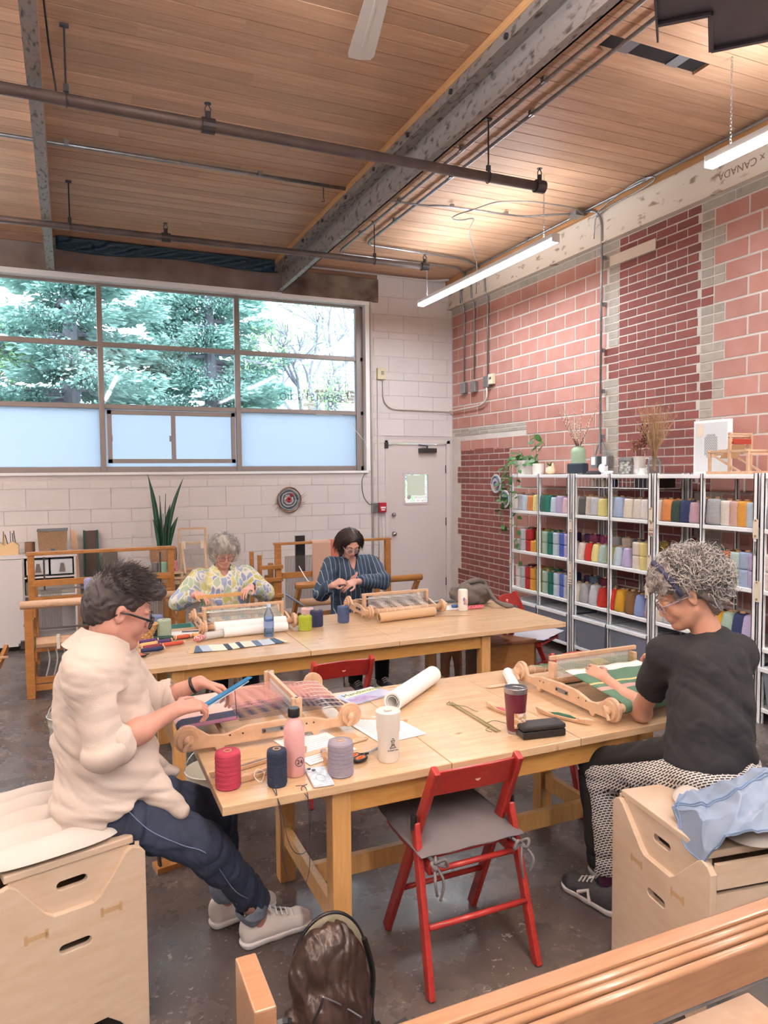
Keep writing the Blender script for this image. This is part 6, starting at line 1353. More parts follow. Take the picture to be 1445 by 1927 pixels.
# open collar: hollow round the neck
g.cap(neckA+Vv((.02,0,-.02)), neckA+Vv((.06,0,.15)), .066, .085, .01, -1)
shA = sobj(g, 'shirt', linen, pA, 1, O)
def cuff(e, w, t0, r0, m, parent, O, th=.0075, wd=.055, nm='rolled_cuff', seed=1):
    d = (w-e).normalized(); p = e.lerp(w, t0); x = d.orthogonal().normalized(); y = d.cross(x); rn = random.Random(seed); q = [rn.uniform(0,6) for _ in range(3)]
    def f(u, v, s_=1):
        a = 2*PI*u; rr = r0*(1+.05*math.sin(2*a+q[0])+.03*math.sin(5*a+q[1])); return p+d*wd*(v-.75)+(x*math.cos(a)+y*math.sin(a))*(rr+s_*th*math.sin(PI*v)**.5+.003*math.sin(a*7+v*9+q[2]))-O
    mb = MB().grid(lambda u, v: f(u, v), 40, 8); g2 = MB().grid(lambda u, v: f(u, 1-v, -.6), 40, 8); mb.add(g2.v, g2.f); return mb.build(nm, m, parent, smooth=True)
cuff(elN, wrN, .22, .058, linen, shA, O, .012, .07, seed=2); cuff(elF, wrF, .42, .054, linen, shA, O, .010, .06, seed=4)
def collar(c, r_, f_, u_, m, parent, O, R0=.072, h_=.045, flare=.03, open_=.35, tail=.05, nm='collar'):
    def f(u, v, t=0):
        a = PI*2*(open_/2+(1-open_)*u)-PI/2*0; ang = a; rr = R0+flare*v; k = (abs(2*u-1))**3
        base = c+(f_*math.cos(ang)+r_*math.sin(ang))*(rr+t); return base+u_*(h_*(1-1.35*v)+.0*k)-u_*tail*k*v-O+f_*(.015*k)
    mb = MB().grid(lambda u, v: f(u, v), 40, 8); g2 = MB().grid(lambda u, v: f(u, 1-v, .0045), 40, 8); mb.add(g2.v, g2.f); return mb.build(nm, m, parent, smooth=True)
nu = (hdA.p(0,-.02,-.05)-neckA).normalized(); nr, nf, nuu = basis(Vv((1,.15,-.35)).cross(nu).cross(nu)*-1 if False else Vv((.95,.1,-.25)))
collar(neckA+Vv((.0,0,-.005)), nr, nf, nuu, linen, shA, O, .070, .05, .05, .22, .07)
# jeans
jm = mat('indigo_denim', '2E3A52', .85, noise=(7, .7), col2='22293B', bump=(260, .3, .002))
g = SDF((-.2,2.25,.05), (.80,3.05,.95), .005)
g.ell((.08,2.62,.72), (.14,.175,.105), None, .05)
for s_, e_, w_, r1 in ((hipN, knN, anN, .092), (hipF, knF, anF, .09)): g.cap(s_, e_, r1, .076, .04); g.cap(e_, w_+Vv((0,0,.05)), .074, .052, .03)
g.cap(hipN-Vv((.05,0,.0)), hipF-Vv((.05,0,.0)), .075, .075, .05)
g.wrinkle(.009, 26, 3, [(1,.2,-.8),(.6,.5,.6)]).wrinkle(.003, 70, 4)
for w_, e_ in ((anN, knN), (anF, knF)): d = (w_-e_).normalized(); cutarm(g, w_+Vv((0,0,.045)), d, .10)
jn = sobj(g, 'jeans', jm, pA, 1, O)
cuffm = mat('denim_inside', '7C8694', .85, noise=(80, .6), col2='66707F')
cuff(knN, anN, .93, .050, cuffm, jn, O, .008, .075, 'turned_up_hem', 3); cuff(knF, anF, .93, .050, cuffm, jn, O, .008, .075, 'turned_up_hem', 5)
def seam(pts, m, par, O, r=.0016, nm='seam_stitching'): MB().tube([p-O for p in smooth_path(pts)], r, 4).build(nm, m, par)
sm_ = cmat('6C7A96'); d_ = Vv((0,-.079,0))
seam([hipN+Vv((.02,-.101,.06)), hipN.lerp(knN,.35)+Vv((0,-.098,.02)), hipN.lerp(knN,.7)+Vv((0,-.088,.01)), knN+d_+Vv((0,.0,.01)), knN.lerp(anN,.5)+Vv((-.0,-.068,0)), anN+Vv((0,-.058,.08))], sm_, jn, O)
shoem = mat('off_white_leather', 'DDD3CC', .5, bump=(30, .15)); solem = mat('white_rubber', 'E4DEDA', .6)
s1 = shoe('', shoem, solem, (.545,2.655,0), (.845,2.70,0), pA, O, .30); s2 = shoe('', shoem, solem, (.462,2.83,0), (.74,2.875,0), pA, O, .285)
text('OC', .028, TR(*(Vv((.700,2.622,.060))-O)) @ RZ(.15) @ RX(PI/2-.25) , solem, 'logo', s1)
# watch on the far wrist, blue threading hook held by both hands
wf = (wrF-elF).normalized(); x_ = wf.orthogonal().normalized(); y_ = wf.cross(x_); wc = elF.lerp(wrF,.86)
MB().tube([wc+(x_*math.cos(a)*.030+y_*math.sin(a)*.033)-O for a in [i*PI/12 for i in range(25)]], .006, 6, False).build('watch', blackm, pA, smooth=True)
tl_ = thing('netting_shuttle', (.50, 2.70, .995), 'blue flat shuttle held between the hands of the person in cream linen', 'shuttle'); Ot = Vv((.50,2.70,.995))
MB().bar(Vv((.405,2.598,.972))-Ot, Vv((.632,2.775,1.012))-Ot, .022, .005).build('blade', mat('blue_acrylic', '2F6C99', .2), tl_, bevel=.002); MB().bar(Vv((.41,2.594,.964))-Ot, Vv((.62,2.765,1.000))-Ot, .010, .004).build('edge', mat('clear_blue', 'A9C4D9', .2), tl_)
MB().tube([Vv((.56,2.735,1.01))-Ot, Vv((.565,2.74,.93))-Ot, Vv((.57,2.745,.865))-Ot], .0013, 4).build('thread', cmat('2A2A35'), tl_)
# short dark hair
hairA = mat('dark_hair', '2C2729', .55, noise=(30, .6), col2='3D3638', stretch=(1,1,1), bump=(120, .5, .004))
g = SDF(np.array(hdA.c)-.22, np.array(hdA.c)+.22, .004)
HE = lambda c, r, k=.02, op=1: g.ell(hdA.p(*c), [q*hdA.s for q in r], hdA.R, k, op)
HE((0,-.018,.045), (.083,.104,.092)); HE((0,.015,.088), (.066,.085,.052), .03); HE((0,.075,.092), (.055,.045,.032), .03); HE((0,-.065,-.0), (.068,.055,.075), .03)
HE((0,.085,-.012), (.11,.062,.088), .012, -1); HE((0,.03,-.10), (.12,.10,.075), .012, -1)
for x in (-1,1): HE((x*.088,.02,-.022), (.03,.052,.042), .01, -1); HE((x*.082,-.014,-.012), (.018,.022,.034), .006, -1)
g.wrinkle(.004, 90, 8); hA = sobj(g, 'hair', hairA, pA, 1, O)
def rootsA(rn):
    while True:
        th = rn.uniform(0, 2*PI); z = rn.uniform(.1, 1); 
        d = Vv((math.cos(th)*math.sqrt(1-z*z), math.sin(th)*math.sqrt(1-z*z), z)); p = hdA.p(d.x*.078, -.010+d.y*.098, .048+d.z*.088)
        if d.y > .5 and d.z < .55: continue
        return p, (hdA.r*d.x+hdA.f*d.y+hdA.u*d.z)
def genA(rn, p, d):
    dr = (d*.55+hdA.f*rn.uniform(.3,1.0)+hdA.r*rn.gauss(0,.4)+hdA.u*rn.uniform(.0,.5)).normalized(); L_ = rn.uniform(.020,.055)/7; c = hdA.r*rn.gauss(0,.15)-hdA.u*.12
    return lambda q, k: q+(dr+c*k*.5).normalized()*L_
strands('hair_strands', hairA, hA, rootsA, 2600, .05, .0013, 2, O, genA)
# ---------------------------------------------------------------- curly grey-haired person in black (right)
O = Vv((2.16, 1.93, .66)); skinD = skin_mat('skin_warm', 'C9997F', 'BC8870')
hdD = Head((2.185, 2.085, 1.325), (-.82, .50, -.46), .05, 1.02)
nkD = Vv((2.265, 2.02, 1.185)); shL, shR = Vv((2.135,2.115,1.085)), Vv((2.375,2.005,1.085)); elL, elR = Vv((2.205,2.335,.79)), Vv((2.55,2.36,.87)); wrL, wrR = Vv((2.235,2.60,.855)), Vv((2.735,2.70,.87))
hpL, hpR = Vv((2.08,1.98,.70)), Vv((2.26,1.93,.70)); knL, knR = Vv((2.0,2.33,.56)), Vv((2.14,2.40,.56)); anL, anR = Vv((2.01,2.30,.11)), Vv((2.16,2.36,.11))
b = SDF((1.85,1.6,-.01), (3.0,3.0,1.5), .0042)
b.cap((2.16,1.94,.75), (2.22,1.98,1.02), .11, .10, .04).cap(shL, shR, .042, .042, .03).cap(nkD-Vv((0,0,.07)), hdD.p(0,-.025,-.05), .060, .052, .04)
hdD.add(b)
for s_, e_, w_ in ((shL, elL, wrL), (shR, elR, wrR)): b.cap(s_, e_, .040, .040, .02); b.cap(e_, w_, .041, .026, .02)
b.ell(elL+Vv((.0,-.012,-.015)), (.036,.036,.034), None, .02).ell(elL.lerp(wrL,.25), (.042,.06,.042), None, .03)
for s_, e_, w_ in ((hpL, knL, anL), (hpR, knR, anR)): b.cap(s_, e_, .075, .052, .03); b.cap(e_, w_, .048, .032, .02); b.cap(w_, w_-Vv((0,0,.06)), .033, .03, .02)
hand(b, wrL, Vv((-.08,.96,.18)), Vv((-.55,-.1,.82)), (.45,.55,.6,.7), 1, .7, .98, .10, .35)
hand(b, wrR, Vv((-.30,.92,.10)), Vv((.2,.0,.97)), (.6,.7,.75,.8), -1, .8, .95, .06, .2)
pD = sobj(b, 'person', skinD, None, 1, O); pD.location = O
tag(pD, 'person with curly grey hair in a black tee and black-and-white patterned trousers', 'person')
hdD.details(pD, '8C847E', 'A8695F', O); hdD.glasses(pD, mat('translucent_pink_frame', 'B79AA0', .2, alpha=.8), .0255, .0022, O)
MB().tube([(wrL+Vv((.0,.105,.022))+Vv((.0115*math.cos(a),.004*math.sin(a),.0125*math.sin(a))))-O for a in [i*PI/8 for i in range(17)]], .0016, 5).build('ring', chrome, pD)
MB().tube([nkD+Vv((.062*math.cos(a),.062*math.sin(a)-.005,-.008+.02*math.sin(a+.6)))-O for a in [i*PI/14 for i in range(29)]], .0010, 4).build('necklace', chrome, pD)
teem = mat('black_jersey', '222328', .9, noise=(5, .6), col2='1B1C20', bump=(300, .25, .002))
g = SDF((1.85,1.6,.60), (2.8,2.6,1.26), .005)
g.ell((2.235,2.0,1.02), (.175,.135,.17), [[.93,-.36,0],[.36,.93,0],[0,0,1]], .06).ell((2.185,1.955,.86), (.185,.15,.17), [[.93,-.36,0],[.36,.93,0],[0,0,1]], .07).ell((2.165,1.94,.75), (.185,.155,.12), [[.93,-.36,0],[.36,.93,0],[0,0,1]], .05)
g.cap(shL, shR, .072, .072, .05).cap(nkD-Vv((0,0,.07)), nkD-Vv((.0,0,.05)), .085, .07, .05)
g.wrinkle(.010, 15, 12, [(0,.2,1),(.8,.3,.5)]).wrinkle(.003, 40, 2)
g.plane((0,0,.735), (0,0,-1))
sleeve(g, lambda h: h.cap(shL, elL, .074, .064, .04), [(shL.lerp(elL,.60), (elL-shL).normalized(), .30)], .03, (.006, 24, 7)); sleeve(g, lambda h: h.cap(shR, elR, .072, .064, .04), [(shR.lerp(elR,.60), (elR-shR).normalized(), .30)], .03, (.006, 24, 7))
teeD = sobj(g, 'tee_shirt', teem, pD, 1, O)
MB().tube([nkD+Vv((.070*math.cos(a),.070*math.sin(a),-.040+.016*math.sin(a+.6)))-O for a in [i*PI/16 for i in range(33)]], .006, 6, False).build('neckband', teem, teeD, smooth=True)
# patterned trousers with a plain black side panel
pm = bpy.data.materials.new('chevron_print'); pm.use_nodes = True; N = pm.node_tree.nodes; L = pm.node_tree.links; bb_ = N['Principled BSDF']; bb_.inputs['Roughness'].default_value = .9
tc = N.new('ShaderNodeTexCoord'); v1 = N.new('ShaderNodeTexBrick'); v1.inputs['Scale'].default_value = 30; v1.inputs['Color1'].default_value = (.012,.012,.014,1); v1.inputs['Color2'].default_value = (.012,.012,.014,1); v1.inputs['Mortar'].default_value = (.62,.58,.55,1); v1.inputs['Mortar Size'].default_value = .075; v1.offset = .5; v1.inputs['Brick Width'].default_value = .62; v1.inputs['Row Height'].default_value = .3
sp = N.new('ShaderNodeSeparateXYZ'); L.new(tc.outputs['Object'], sp.inputs[0])
def dotp(a, b_, c_):
    o = N.new('ShaderNodeVectorMath'); o.operation = 'DOT_PRODUCT'; L.new(tc.outputs['Object'], o.inputs[0]); o.inputs[1].default_value = (a, b_, c_); return o.outputs['Value']
cb_ = N.new('ShaderNodeCombineXYZ'); L.new(dotp(.95,-.5,.45), cb_.inputs[0]); L.new(dotp(.35,.85,.95), cb_.inputs[1]); L.new(cb_.outputs[0], v1.inputs['Vector'])
L.new(v1.outputs[0], bb_.inputs['Base Color'])
def trousers(col_m, name, rad, prims):
    g = SDF((1.8,1.6,.1), (2.6,2.65,.95), .0055); prims(g); g.wrinkle(.007, 22, 5, [(1,.2,-.8),(.6,.5,.6)]); return sobj(g, name, col_m, pD, 1, O)
def pr_(g):
    g.ell((2.165,1.925,.71), (.185,.155,.10), [[.93,-.36,0],[.36,.93,0],[0,0,1]], .05)
    for s_, e_, w_ in ((hpL, knL, anL), (hpR, knR, anR)): g.cap(s_, e_, .098, .078, .04); g.cap(e_, w_+Vv((0,0,.05)), .074, .062, .03)
    for w_ in (anL, anR): cutarm(g, w_+Vv((0,0,.04)), (0,0,-1), .10)
tr = trousers(pm, 'trousers', 0, pr_)
def pr2(g):
    g.cap(hpL+Vv((-.045,.03,.055)), knL+Vv((-.03,.02,.045)), .052, .046, .03); g.cap(knL+Vv((-.035,.03,.02)), anL+Vv((-.035,.03,.08)), .050, .040, .03)
trousers(mat('black_side_panel', '141416', .9), 'side_panel', 0, pr2)
MB().tube([anL+Vv((.0,.0,.06))-O, anL+Vv((0,0,.0))-O, anL+Vv((0,.01,-.05))-O], [.043,.040,.042], 16).build('sock', mat('purple_sock', '4E2242', .9, noise=(60,.5), col2='3A1833'), pD, smooth=True)
shD = mat('charcoal_mesh_shoe', '4A4B50', .8, noise=(90,.5), col2='34353A', bump=(200,.3)); sd1 = shoe('', shD, solem, (1.985,2.215,0), (1.93,2.50,0), pD, O, .285); sd2 = shoe('', shD, solem, (2.16,2.27,0), (2.12,2.55,0), pD, O, .28)
fd = (Vv((1.93,2.50,0))-Vv((1.985,2.215,0))).normalized()
MB().tube([Vv((1.985,2.215,.03))+fd*.10+Vv((-.046,0,.0))-O, Vv((1.985,2.215,.075))+fd*.11+Vv((-.043,0,0))-O, Vv((1.985,2.215,.045))+fd*.16+Vv((-.046,0,0))-O], .008, 6).build('shoe_stripe', solem, sd1)
# curly grey hair: cap, curls and a navy headband
hairD = mat('grey_curls', '8A827E', .6, noise=(30, .6), col2='5E5854', bump=(90, .8, .006)); hairD2 = mat('silver_curls', 'C2BAB4', .5)
g = SDF(np.array(hdD.c)-.24, np.array(hdD.c)+.24, .0045)
HD = lambda c, r, k=.02, op=1: g.ell(hdD.p(*c), r, hdD.R, k, op)
HD((0,-.035,.055), (.100,.118,.098)); HD((0,-.085,-.010), (.088,.075,.085), .03); HD((0,.045,.085), (.080,.055,.045), .03)
HD((0,.105,-.015), (.13,.060,.092), .012, -1); HD((0,.03,-.10), (.12,.10,.07), .012, -1)
for x in (-1,1): HD((x*.10,.03,-.02), (.04,.05,.045), .01, -1); HD((x*.092,-.008,-.012), (.024,.022,.032), .006, -1)
g.wrinkle(.020, 70, 3, None, False).wrinkle(.012, 120, 6); hD = sobj(g, 'hair', hairD, pD, 1, O)
def rootsD(rn):
    while True:
        th = rn.uniform(0, 2*PI); z = rn.uniform(-.55, 1); q = math.sqrt(1-z*z); d = Vv((math.cos(th)*q, math.sin(th)*q, z))
        if d.y > .15 and d.z < .35: continue
        if abs(d.x) > .7 and d.z < .15 and d.y > -.35: continue
        return hdD.p(d.x*.098, -.045+d.y*.122, .035+d.z*.112), hdD.r*d.x+hdD.f*d.y+hdD.u*d.z
def genD(rn, p, d):
    R0 = rn.uniform(.008, .024); a = d.orthogonal().normalized(); a = (Matrix.Rotation(rn.uniform(0, 2*PI), 3, d) @ a); bb = a.cross(d).normalized(); ph_ = rn.uniform(0, 6); st = rn.uniform(.45, .75); adv = (a*.0035+d*.0012)
    return lambda q, k: q+(bb*math.cos(ph_+k*st)+(d*.7+a*.3)*math.sin(ph_+k*st))*R0*st+adv
strands('curls', hairD2, hD, rootsD, 1500, .05, .0019, 4, O, genD, 15); strands('curls', hairD, hD, rootsD, 1300, .05, .0021, 9, O, genD, 13)
hb = MB().tube([hdD.p(.098*math.cos(a), .030+.02*math.sin(a), .040+.118*math.sin(a))-O for a in [-.15+i*(PI+.3)/24 for i in range(25)]], .010, 8); hb.build('headband', mat('navy_band', '33334F', .8), pD, smooth=True)
# blue denim jacket heaped on the right cushion
dj = mat('light_denim', '8593A6', .85, noise=(5, .7), col2='72829A', bump=(250, .3, .002)); to_ = thing('denim_jacket', (2.17, 1.66, .70), 'light blue denim jacket heaped on the right seat cushion', 'jacket'); Oj = Vv((2.17,1.66,.70))
JN = [[(1283,1575,.625),(1324,1624,.605),(1366,1575,.725),(1430,1560,.735),(1520,1560,.73)],[(1268,1512,.700),(1322,1545,.725),(1385,1528,.760),(1440,1512,.775),(1530,1500,.77)],[(1280,1496,.705),(1335,1490,.735),(1385,1475,.785),(1440,1455,.815),(1530,1450,.80)],[(1300,1488,.700),(1350,1470,.715),(1400,1455,.75),(1450,1438,.77),(1540,1430,.76)]]
JP = [[DP(*q) for q in r] for r in JN]
def jk(u, v):
    a, b_ = min(u*4, 3.999), min(v*3, 2.999); i, j = int(a), int(b_); fa, fb = a-i, b_-j; fa = fa*fa*(3-2*fa)*.5+fa*.5; fb = fb*fb*(3-2*fb)*.5+fb*.5
    p = JP[j][i].lerp(JP[j][i+1], fa).lerp(JP[j+1][i].lerp(JP[j+1][i+1], fa), fb)
    f1 = 1-2*abs(math.sin(u*9+v*4+.6*math.sin(v*8))); f2 = 1-2*abs(math.sin(u*5-v*7+1+.5*math.sin(u*9)))
    return p+Vector((.004*f2, -.006*f1, .009*f1+.008*f2+.003*math.sin(u*41+v*23)))-Oj
jo = MB().grid(jk, 130, 90).build('cloth', dj, to_, smooth=True); m_ = jo.modifiers.new('s', 'SOLIDIFY'); m_.thickness = .004
def jline(f): MB().tube([jk(*f(t/30))+Vv((0,0,.003)) for t in range(31)], .0022, 5).build('seam', cmat('6F86A6'), to_)
jline(lambda t: (.015, t)); jline(lambda t: (t, .02)); jline(lambda t: (.05+.0*t, t)); jline(lambda t: (t*.9, .45+.2*t)); jline(lambda t: (t*.9, .48+.2*t))
# ---------------------------------------------------------------- two people behind the back table
def sitter(label, hd, nk, sh, el, wr, hands, skin_, seed, clothm, cloth_name, hemz, leg_m, body_r=1.0, neckline=None, cuffs=.82, O=None):
    b = SDF(np.array(O)+(-.55,-.62,-O.z-.01), np.array(O)+(.55,.35,.86), .0055)
    b.cap((O.x,O.y,O.z+.1), (O.x,O.y-.02,nk.z-.18), .12, .12, .05).cap(sh[0], sh[1], .05, .05, .05).cap(nk-Vv((0,0,.06)), hd.p(0,-.03,-.05), .055, .05, .04); hd.add(b)
    for s_ in (0, 1): b.cap(sh[s_], el[s_], .046, .038, .03); b.cap(el[s_], wr[s_], .037, .025, .02); hand(b, wr[s_], *hands[s_])
    hp = [Vv((O.x+x, O.y, O.z+.06)) for x in (-.09, .09)]; kn = [Vv((O.x+x, O.y-.42, O.z+.05)) for x in (-.11, .11)]; an = [Vv((O.x+x, O.y-.38, .09)) for x in (-.12, .12)]
    for i in (0, 1): b.cap(hp[i], kn[i], .07, .05, .03); b.cap(kn[i], an[i], .046, .032, .02); b.cap(an[i], an[i]+Vv((0,-.12,-.05)), .034, .03, .02)
    p = sobj(b, 'person', skin_, None, 1, O); p.location = O; tag(p, label, 'person')
    g = SDF(np.array(O)+(-.55,-.45,-.05), np.array(O)+(.55,.35,.70), .006)
    r = body_r; g.ell((O.x,O.y-.01,nk.z-.20), (.185*r,.13*r,.19), None, .06).ell((O.x,O.y-.0,nk.z-.40), (.18*r,.145*r,.2), None, .07).ell((O.x,O.y,O.z+.10), (.19*r,.16*r,.12), None, .05)
    g.cap(sh[0]+Vv((.02,0,0)), sh[1]-Vv((.02,0,0)), .065, .065, .05).cap(nk-Vv((0,0,.07)), nk-Vv((0,0,.05)), .08, .07, .04)
    g.wrinkle(.012, 18, seed, [(0,.3,1),(.8,.2,.6)]).wrinkle(.004, 50, seed+1)
    for s_ in (0, 1): sleeve(g, lambda h: h.cap(sh[s_], el[s_], .074*r, .068*r, .045).cap(el[s_], el[s_].lerp(wr[s_], cuffs+.15), .064*r, .046*r, .02), [(el[s_].lerp(wr[s_], cuffs), (wr[s_]-el[s_]).normalized(), .09)], .03, (.009, 24, seed+3))
    # V neck opening
    g.cap(nk+Vv((0,-.02,.02)), nk+Vv((0,-.105,-.10)), .058, .014, .01, -1); g.cap(nk, nk+Vv((0,0,.1)), .064, .08, .01, -1)
    c = sobj(g, cloth_name, clothm, p, 1, O)
    q_, w_, e_ = basis(Vv((0,-1,-.25))); collar(nk+Vv((0,0,-.015)), q_, w_, e_, clothm, c, O, .064, .035, .045, .24, .07)
    g = SDF(np.array(O)+(-.35,-.62,-O.z+.08), np.array(O)+(.35,.25,.25), .007)
    for i in (0, 1): g.cap(hp[i], kn[i], .085, .07, .03); g.cap(kn[i], an[i], .068, .058, .02)
    sobj(g, 'trousers', leg_m, p, 1, O)
    for i in (0, 1): shoe('', mat('dark_shoe', '2A2A2E', .6) if 'dark_shoe' not in bpy.data.materials else bpy.data.materials['dark_shoe'], solem, (an[i].x, an[i].y+.06, 0), (an[i].x, an[i].y-.2, 0), p, O, .26)
    return p, c
skinB = skin_mat('skin_fair', 'D9A795', 'CC9384')
# leaf print blouse
lp = bpy.data.materials.new('leaf_print'); lp.use_nodes = True; N = lp.node_tree.nodes; L = lp.node_tree.links; bb_ = N['Principled BSDF']; bb_.inputs['Roughness'].default_value = .8
tc = N.new('ShaderNodeTexCoord'); mp = N.new('ShaderNodeMapping'); mp.inputs['Scale'].default_value = (1, 1, .45); nz = N.new('ShaderNodeTexNoise'); nz.inputs['Scale'].default_value = 5; L.new(tc.outputs['Object'], nz.inputs[0])
ad = N.new('ShaderNodeMix'); ad.data_type = 'VECTOR'; ad.inputs[0].default_value = .12; L.new(tc.outputs['Object'], ad.inputs[4]); L.new(nz.outputs['Color'], ad.inputs[5]); L.new(ad.outputs[1], mp.inputs[0])
vo = N.new('ShaderNodeTexVoronoi'); vo.inputs['Scale'].default_value = 27; L.new(mp.outputs[0], vo.inputs['Vector']); ve = N.new('ShaderNodeTexVoronoi'); ve.feature = 'DISTANCE_TO_EDGE'; ve.inputs['Scale'].default_value = 27; L.new(mp.outputs[0], ve.inputs['Vector'])
sx = N.new('ShaderNodeSeparateColor'); L.new(vo.outputs['Color'], sx.inputs[0]); cr = N.new('ShaderNodeValToRGB'); cr.color_ramp.interpolation = 'CONSTANT'; L.new(sx.outputs[0], cr.inputs[0]); e = cr.color_ramp.elements; e[0].color = (*lin('8E9DBE'), 1); e[1].position = .3; e[1].color = (*lin('B9B36A'), 1)
for p_, c_ in ((.5,'A9BBA0'),(.68,'9AA9C6'),(.85,'C9C58A')): q = e.new(p_); q.color = (*lin(c_), 1)
lt = N.new('ShaderNodeMath'); lt.operation = 'LESS_THAN'; lt.inputs[1].default_value = .07; L.new(ve.outputs['Distance'], lt.inputs[0]); mx = N.new('ShaderNodeMix'); mx.data_type = 'RGBA'; L.new(lt.outputs[0], mx.inputs[0]); L.new(cr.outputs[0], mx.inputs[6]); mx.inputs[7].default_value = (*lin('DDD9CE'), 1); L.new(mx.outputs[2], bb_.inputs['Base Color'])
OB = Vv((1.09, 5.68, .46)); hdB = Head((1.085, 5.60, 1.215), (.03, -.92, -.48), .02, 1.0)
darkt = mat('black_trousers', '16171B', .9); navyt = mat('navy_trousers', '1F2536', .9)
pB, cB = sitter('person with short silver hair and round glasses in a leaf print blouse', hdB, Vv((1.085,5.68,1.08)), (Vv((.905,5.68,1.005)), Vv((1.27,5.68,1.005))), (Vv((.745,5.62,.84)), Vv((1.40,5.60,.87))), (Vv((.845,5.40,.925)), Vv((1.25,5.42,.945))),
  ((Vv((.55,-.8,-.12)), Vv((.1,-.1,.98)), (.5,.6,.65,.7), 1, .7, .92, .08, .2), (Vv((-.65,-.7,-.12)), Vv((-.1,-.1,.98)), (.4,.5,.55,.6), -1, .7, .92, .1, .2)), skinB, 20, lp, 'blouse', .5, navyt, 1.06, O=OB)
hdB.details(pB, 'B9B0A8', 'B3615C', OB); hdB.glasses(pB, mat('brown_wire', '6A5248', .4), .0245, .0014, OB)
hairB = mat('silver_hair', 'BFBAB3', .5, noise=(22, .7), col2='9C9790', bump=(110, .6, .005))
def haircap(hd, prims, cuts, m, par, O_, wr):
    g = SDF(np.array(hd.c)-.25, np.array(hd.c)+.22, .005)
    for c, r in prims: g.ell(hd.p(*c), r, hd.R, .02, 1)
    for c, r in cuts: g.ell(hd.p(*c), r, hd.R, .010, -1)
    g.wrinkle(*wr); return sobj(g, 'hair', m, par, 1, O_)
hB = haircap(hdB, [((0,-.015,.050),(.098,.112,.090)),((.072,.0,-.03),(.034,.062,.068)),((-.072,.0,-.03),(.034,.062,.068)),((0,-.06,-.03),(.09,.07,.085)),((-.01,.070,.062),(.062,.034,.034))], [((0,.10,-.025),(.058,.055,.075))], hairB, pB, OB, (.010, 55, 4))
def rootsB(rn):
    while True:
        th = rn.uniform(0, 2*PI); z = rn.uniform(-.5, 1); q = math.sqrt(1-z*z); d = Vv((math.cos(th)*q, math.sin(th)*q, z))
        if d.y > .35 and d.z < .30: continue
        return hdB.p(d.x*.10, -.01+d.y*.115, .035+d.z*.105), hdB.r*d.x+hdB.f*d.y+hdB.u*d.z
def gen_down(hd, Lr, wav):
    def gen(rn, p, d):
        L_ = rn.uniform(*Lr)/7; side = hd.r*rn.gauss(0,.25)+hd.f*rn.gauss(.1,.3); ph_ = rn.uniform(0,6)
        return lambda q, k: q+((-hd.u*(.25+.16*k)+d*max(.05,.5-.12*k)+side*.6+hd.r*math.sin(ph_+k*1.3)*wav).normalized())*L_
    return gen
strands('hair_strands', hairB, hB, rootsB, 2200, .05, .0018, 5, OB, gen_down(hdB, (.03,.08), .5))
MB().tube([OB*0+hdB.p(0,0,0)*0+Vv((1.085+.075*math.sin(a), 5.645-.055*math.cos(a)*1.0-.02, 1.06-.055*(1+math.cos(a))*.6))-OB for a in [-2.2+i*4.4/20 for i in range(21)]], .003, 5).build('necklace', cmat('B98A6A', .4), pB)
MB().tube([Vv((1.28,5.445,.94))+Vv((.0,.030*math.cos(a),.030*math.sin(a)))-OB for a in [i*PI/10 for i in range(21)]], .005, 5, False).build('wristband', blackm, pB)
st_ = thing('pickup_stick', (.99, 5.33, .915), 'flat wooden pick-up stick held across the warp in both hands', 'stick', .08); MB().box((-.17,-.012,-.014),(.17,-.008,.014)).build('stick', mat('honey_wood', 'D6A566', .4), st_, bevel=.002)
# pinstripe shirt person
pin = bpy.data.materials.new('navy_pinstripe'); pin.use_nodes = True; N = pin.node_tree.nodes; L = pin.node_tree.links; bb_ = N['Principled BSDF']; bb_.inputs['Roughness'].default_value = .8
tc = N.new('ShaderNodeTexCoord'); nz = N.new('ShaderNodeTexNoise'); nz.inputs['Scale'].default_value = 3; L.new(tc.outputs['Object'], nz.inputs[0]); sp = N.new('ShaderNodeSeparateXYZ'); L.new(tc.outputs['Object'], sp.inputs[0])
m1 = N.new('ShaderNodeMath'); m1.operation = 'MULTIPLY_ADD'; m1.inputs[1].default_value = .05; L.new(nz.outputs[0], m1.inputs[0]); L.new(sp.outputs[0], m1.inputs[2]); m2_ = N.new('ShaderNodeMath'); m2_.operation = 'MULTIPLY'; m2_.inputs[1].default_value = 26; L.new(m1.outputs[0], m2_.inputs[0]); m3_ = N.new('ShaderNodeMath'); m3_.operation = 'FRACT'; L.new(m2_.outputs[0], m3_.inputs[0]); m4 = N.new('ShaderNodeMath'); m4.operation = 'LESS_THAN'; m4.inputs[1].default_value = .075; L.new(m3_.outputs[0], m4.inputs[0])
mx = N.new('ShaderNodeMix'); mx.data_type = 'RGBA'; L.new(m4.outputs[0], mx.inputs[0]); mx.inputs[6].default_value = (*lin('2A4058'), 1); mx.inputs[7].default_value = (*lin('B9BCC0'), 1); L.new(mx.outputs[2], bb_.inputs['Base Color'])
OC_ = Vv((2.24, 5.86, .46)); hdC = Head((2.175, 5.72, 1.215), (.03, -.82, -.58), .0, 1.0)
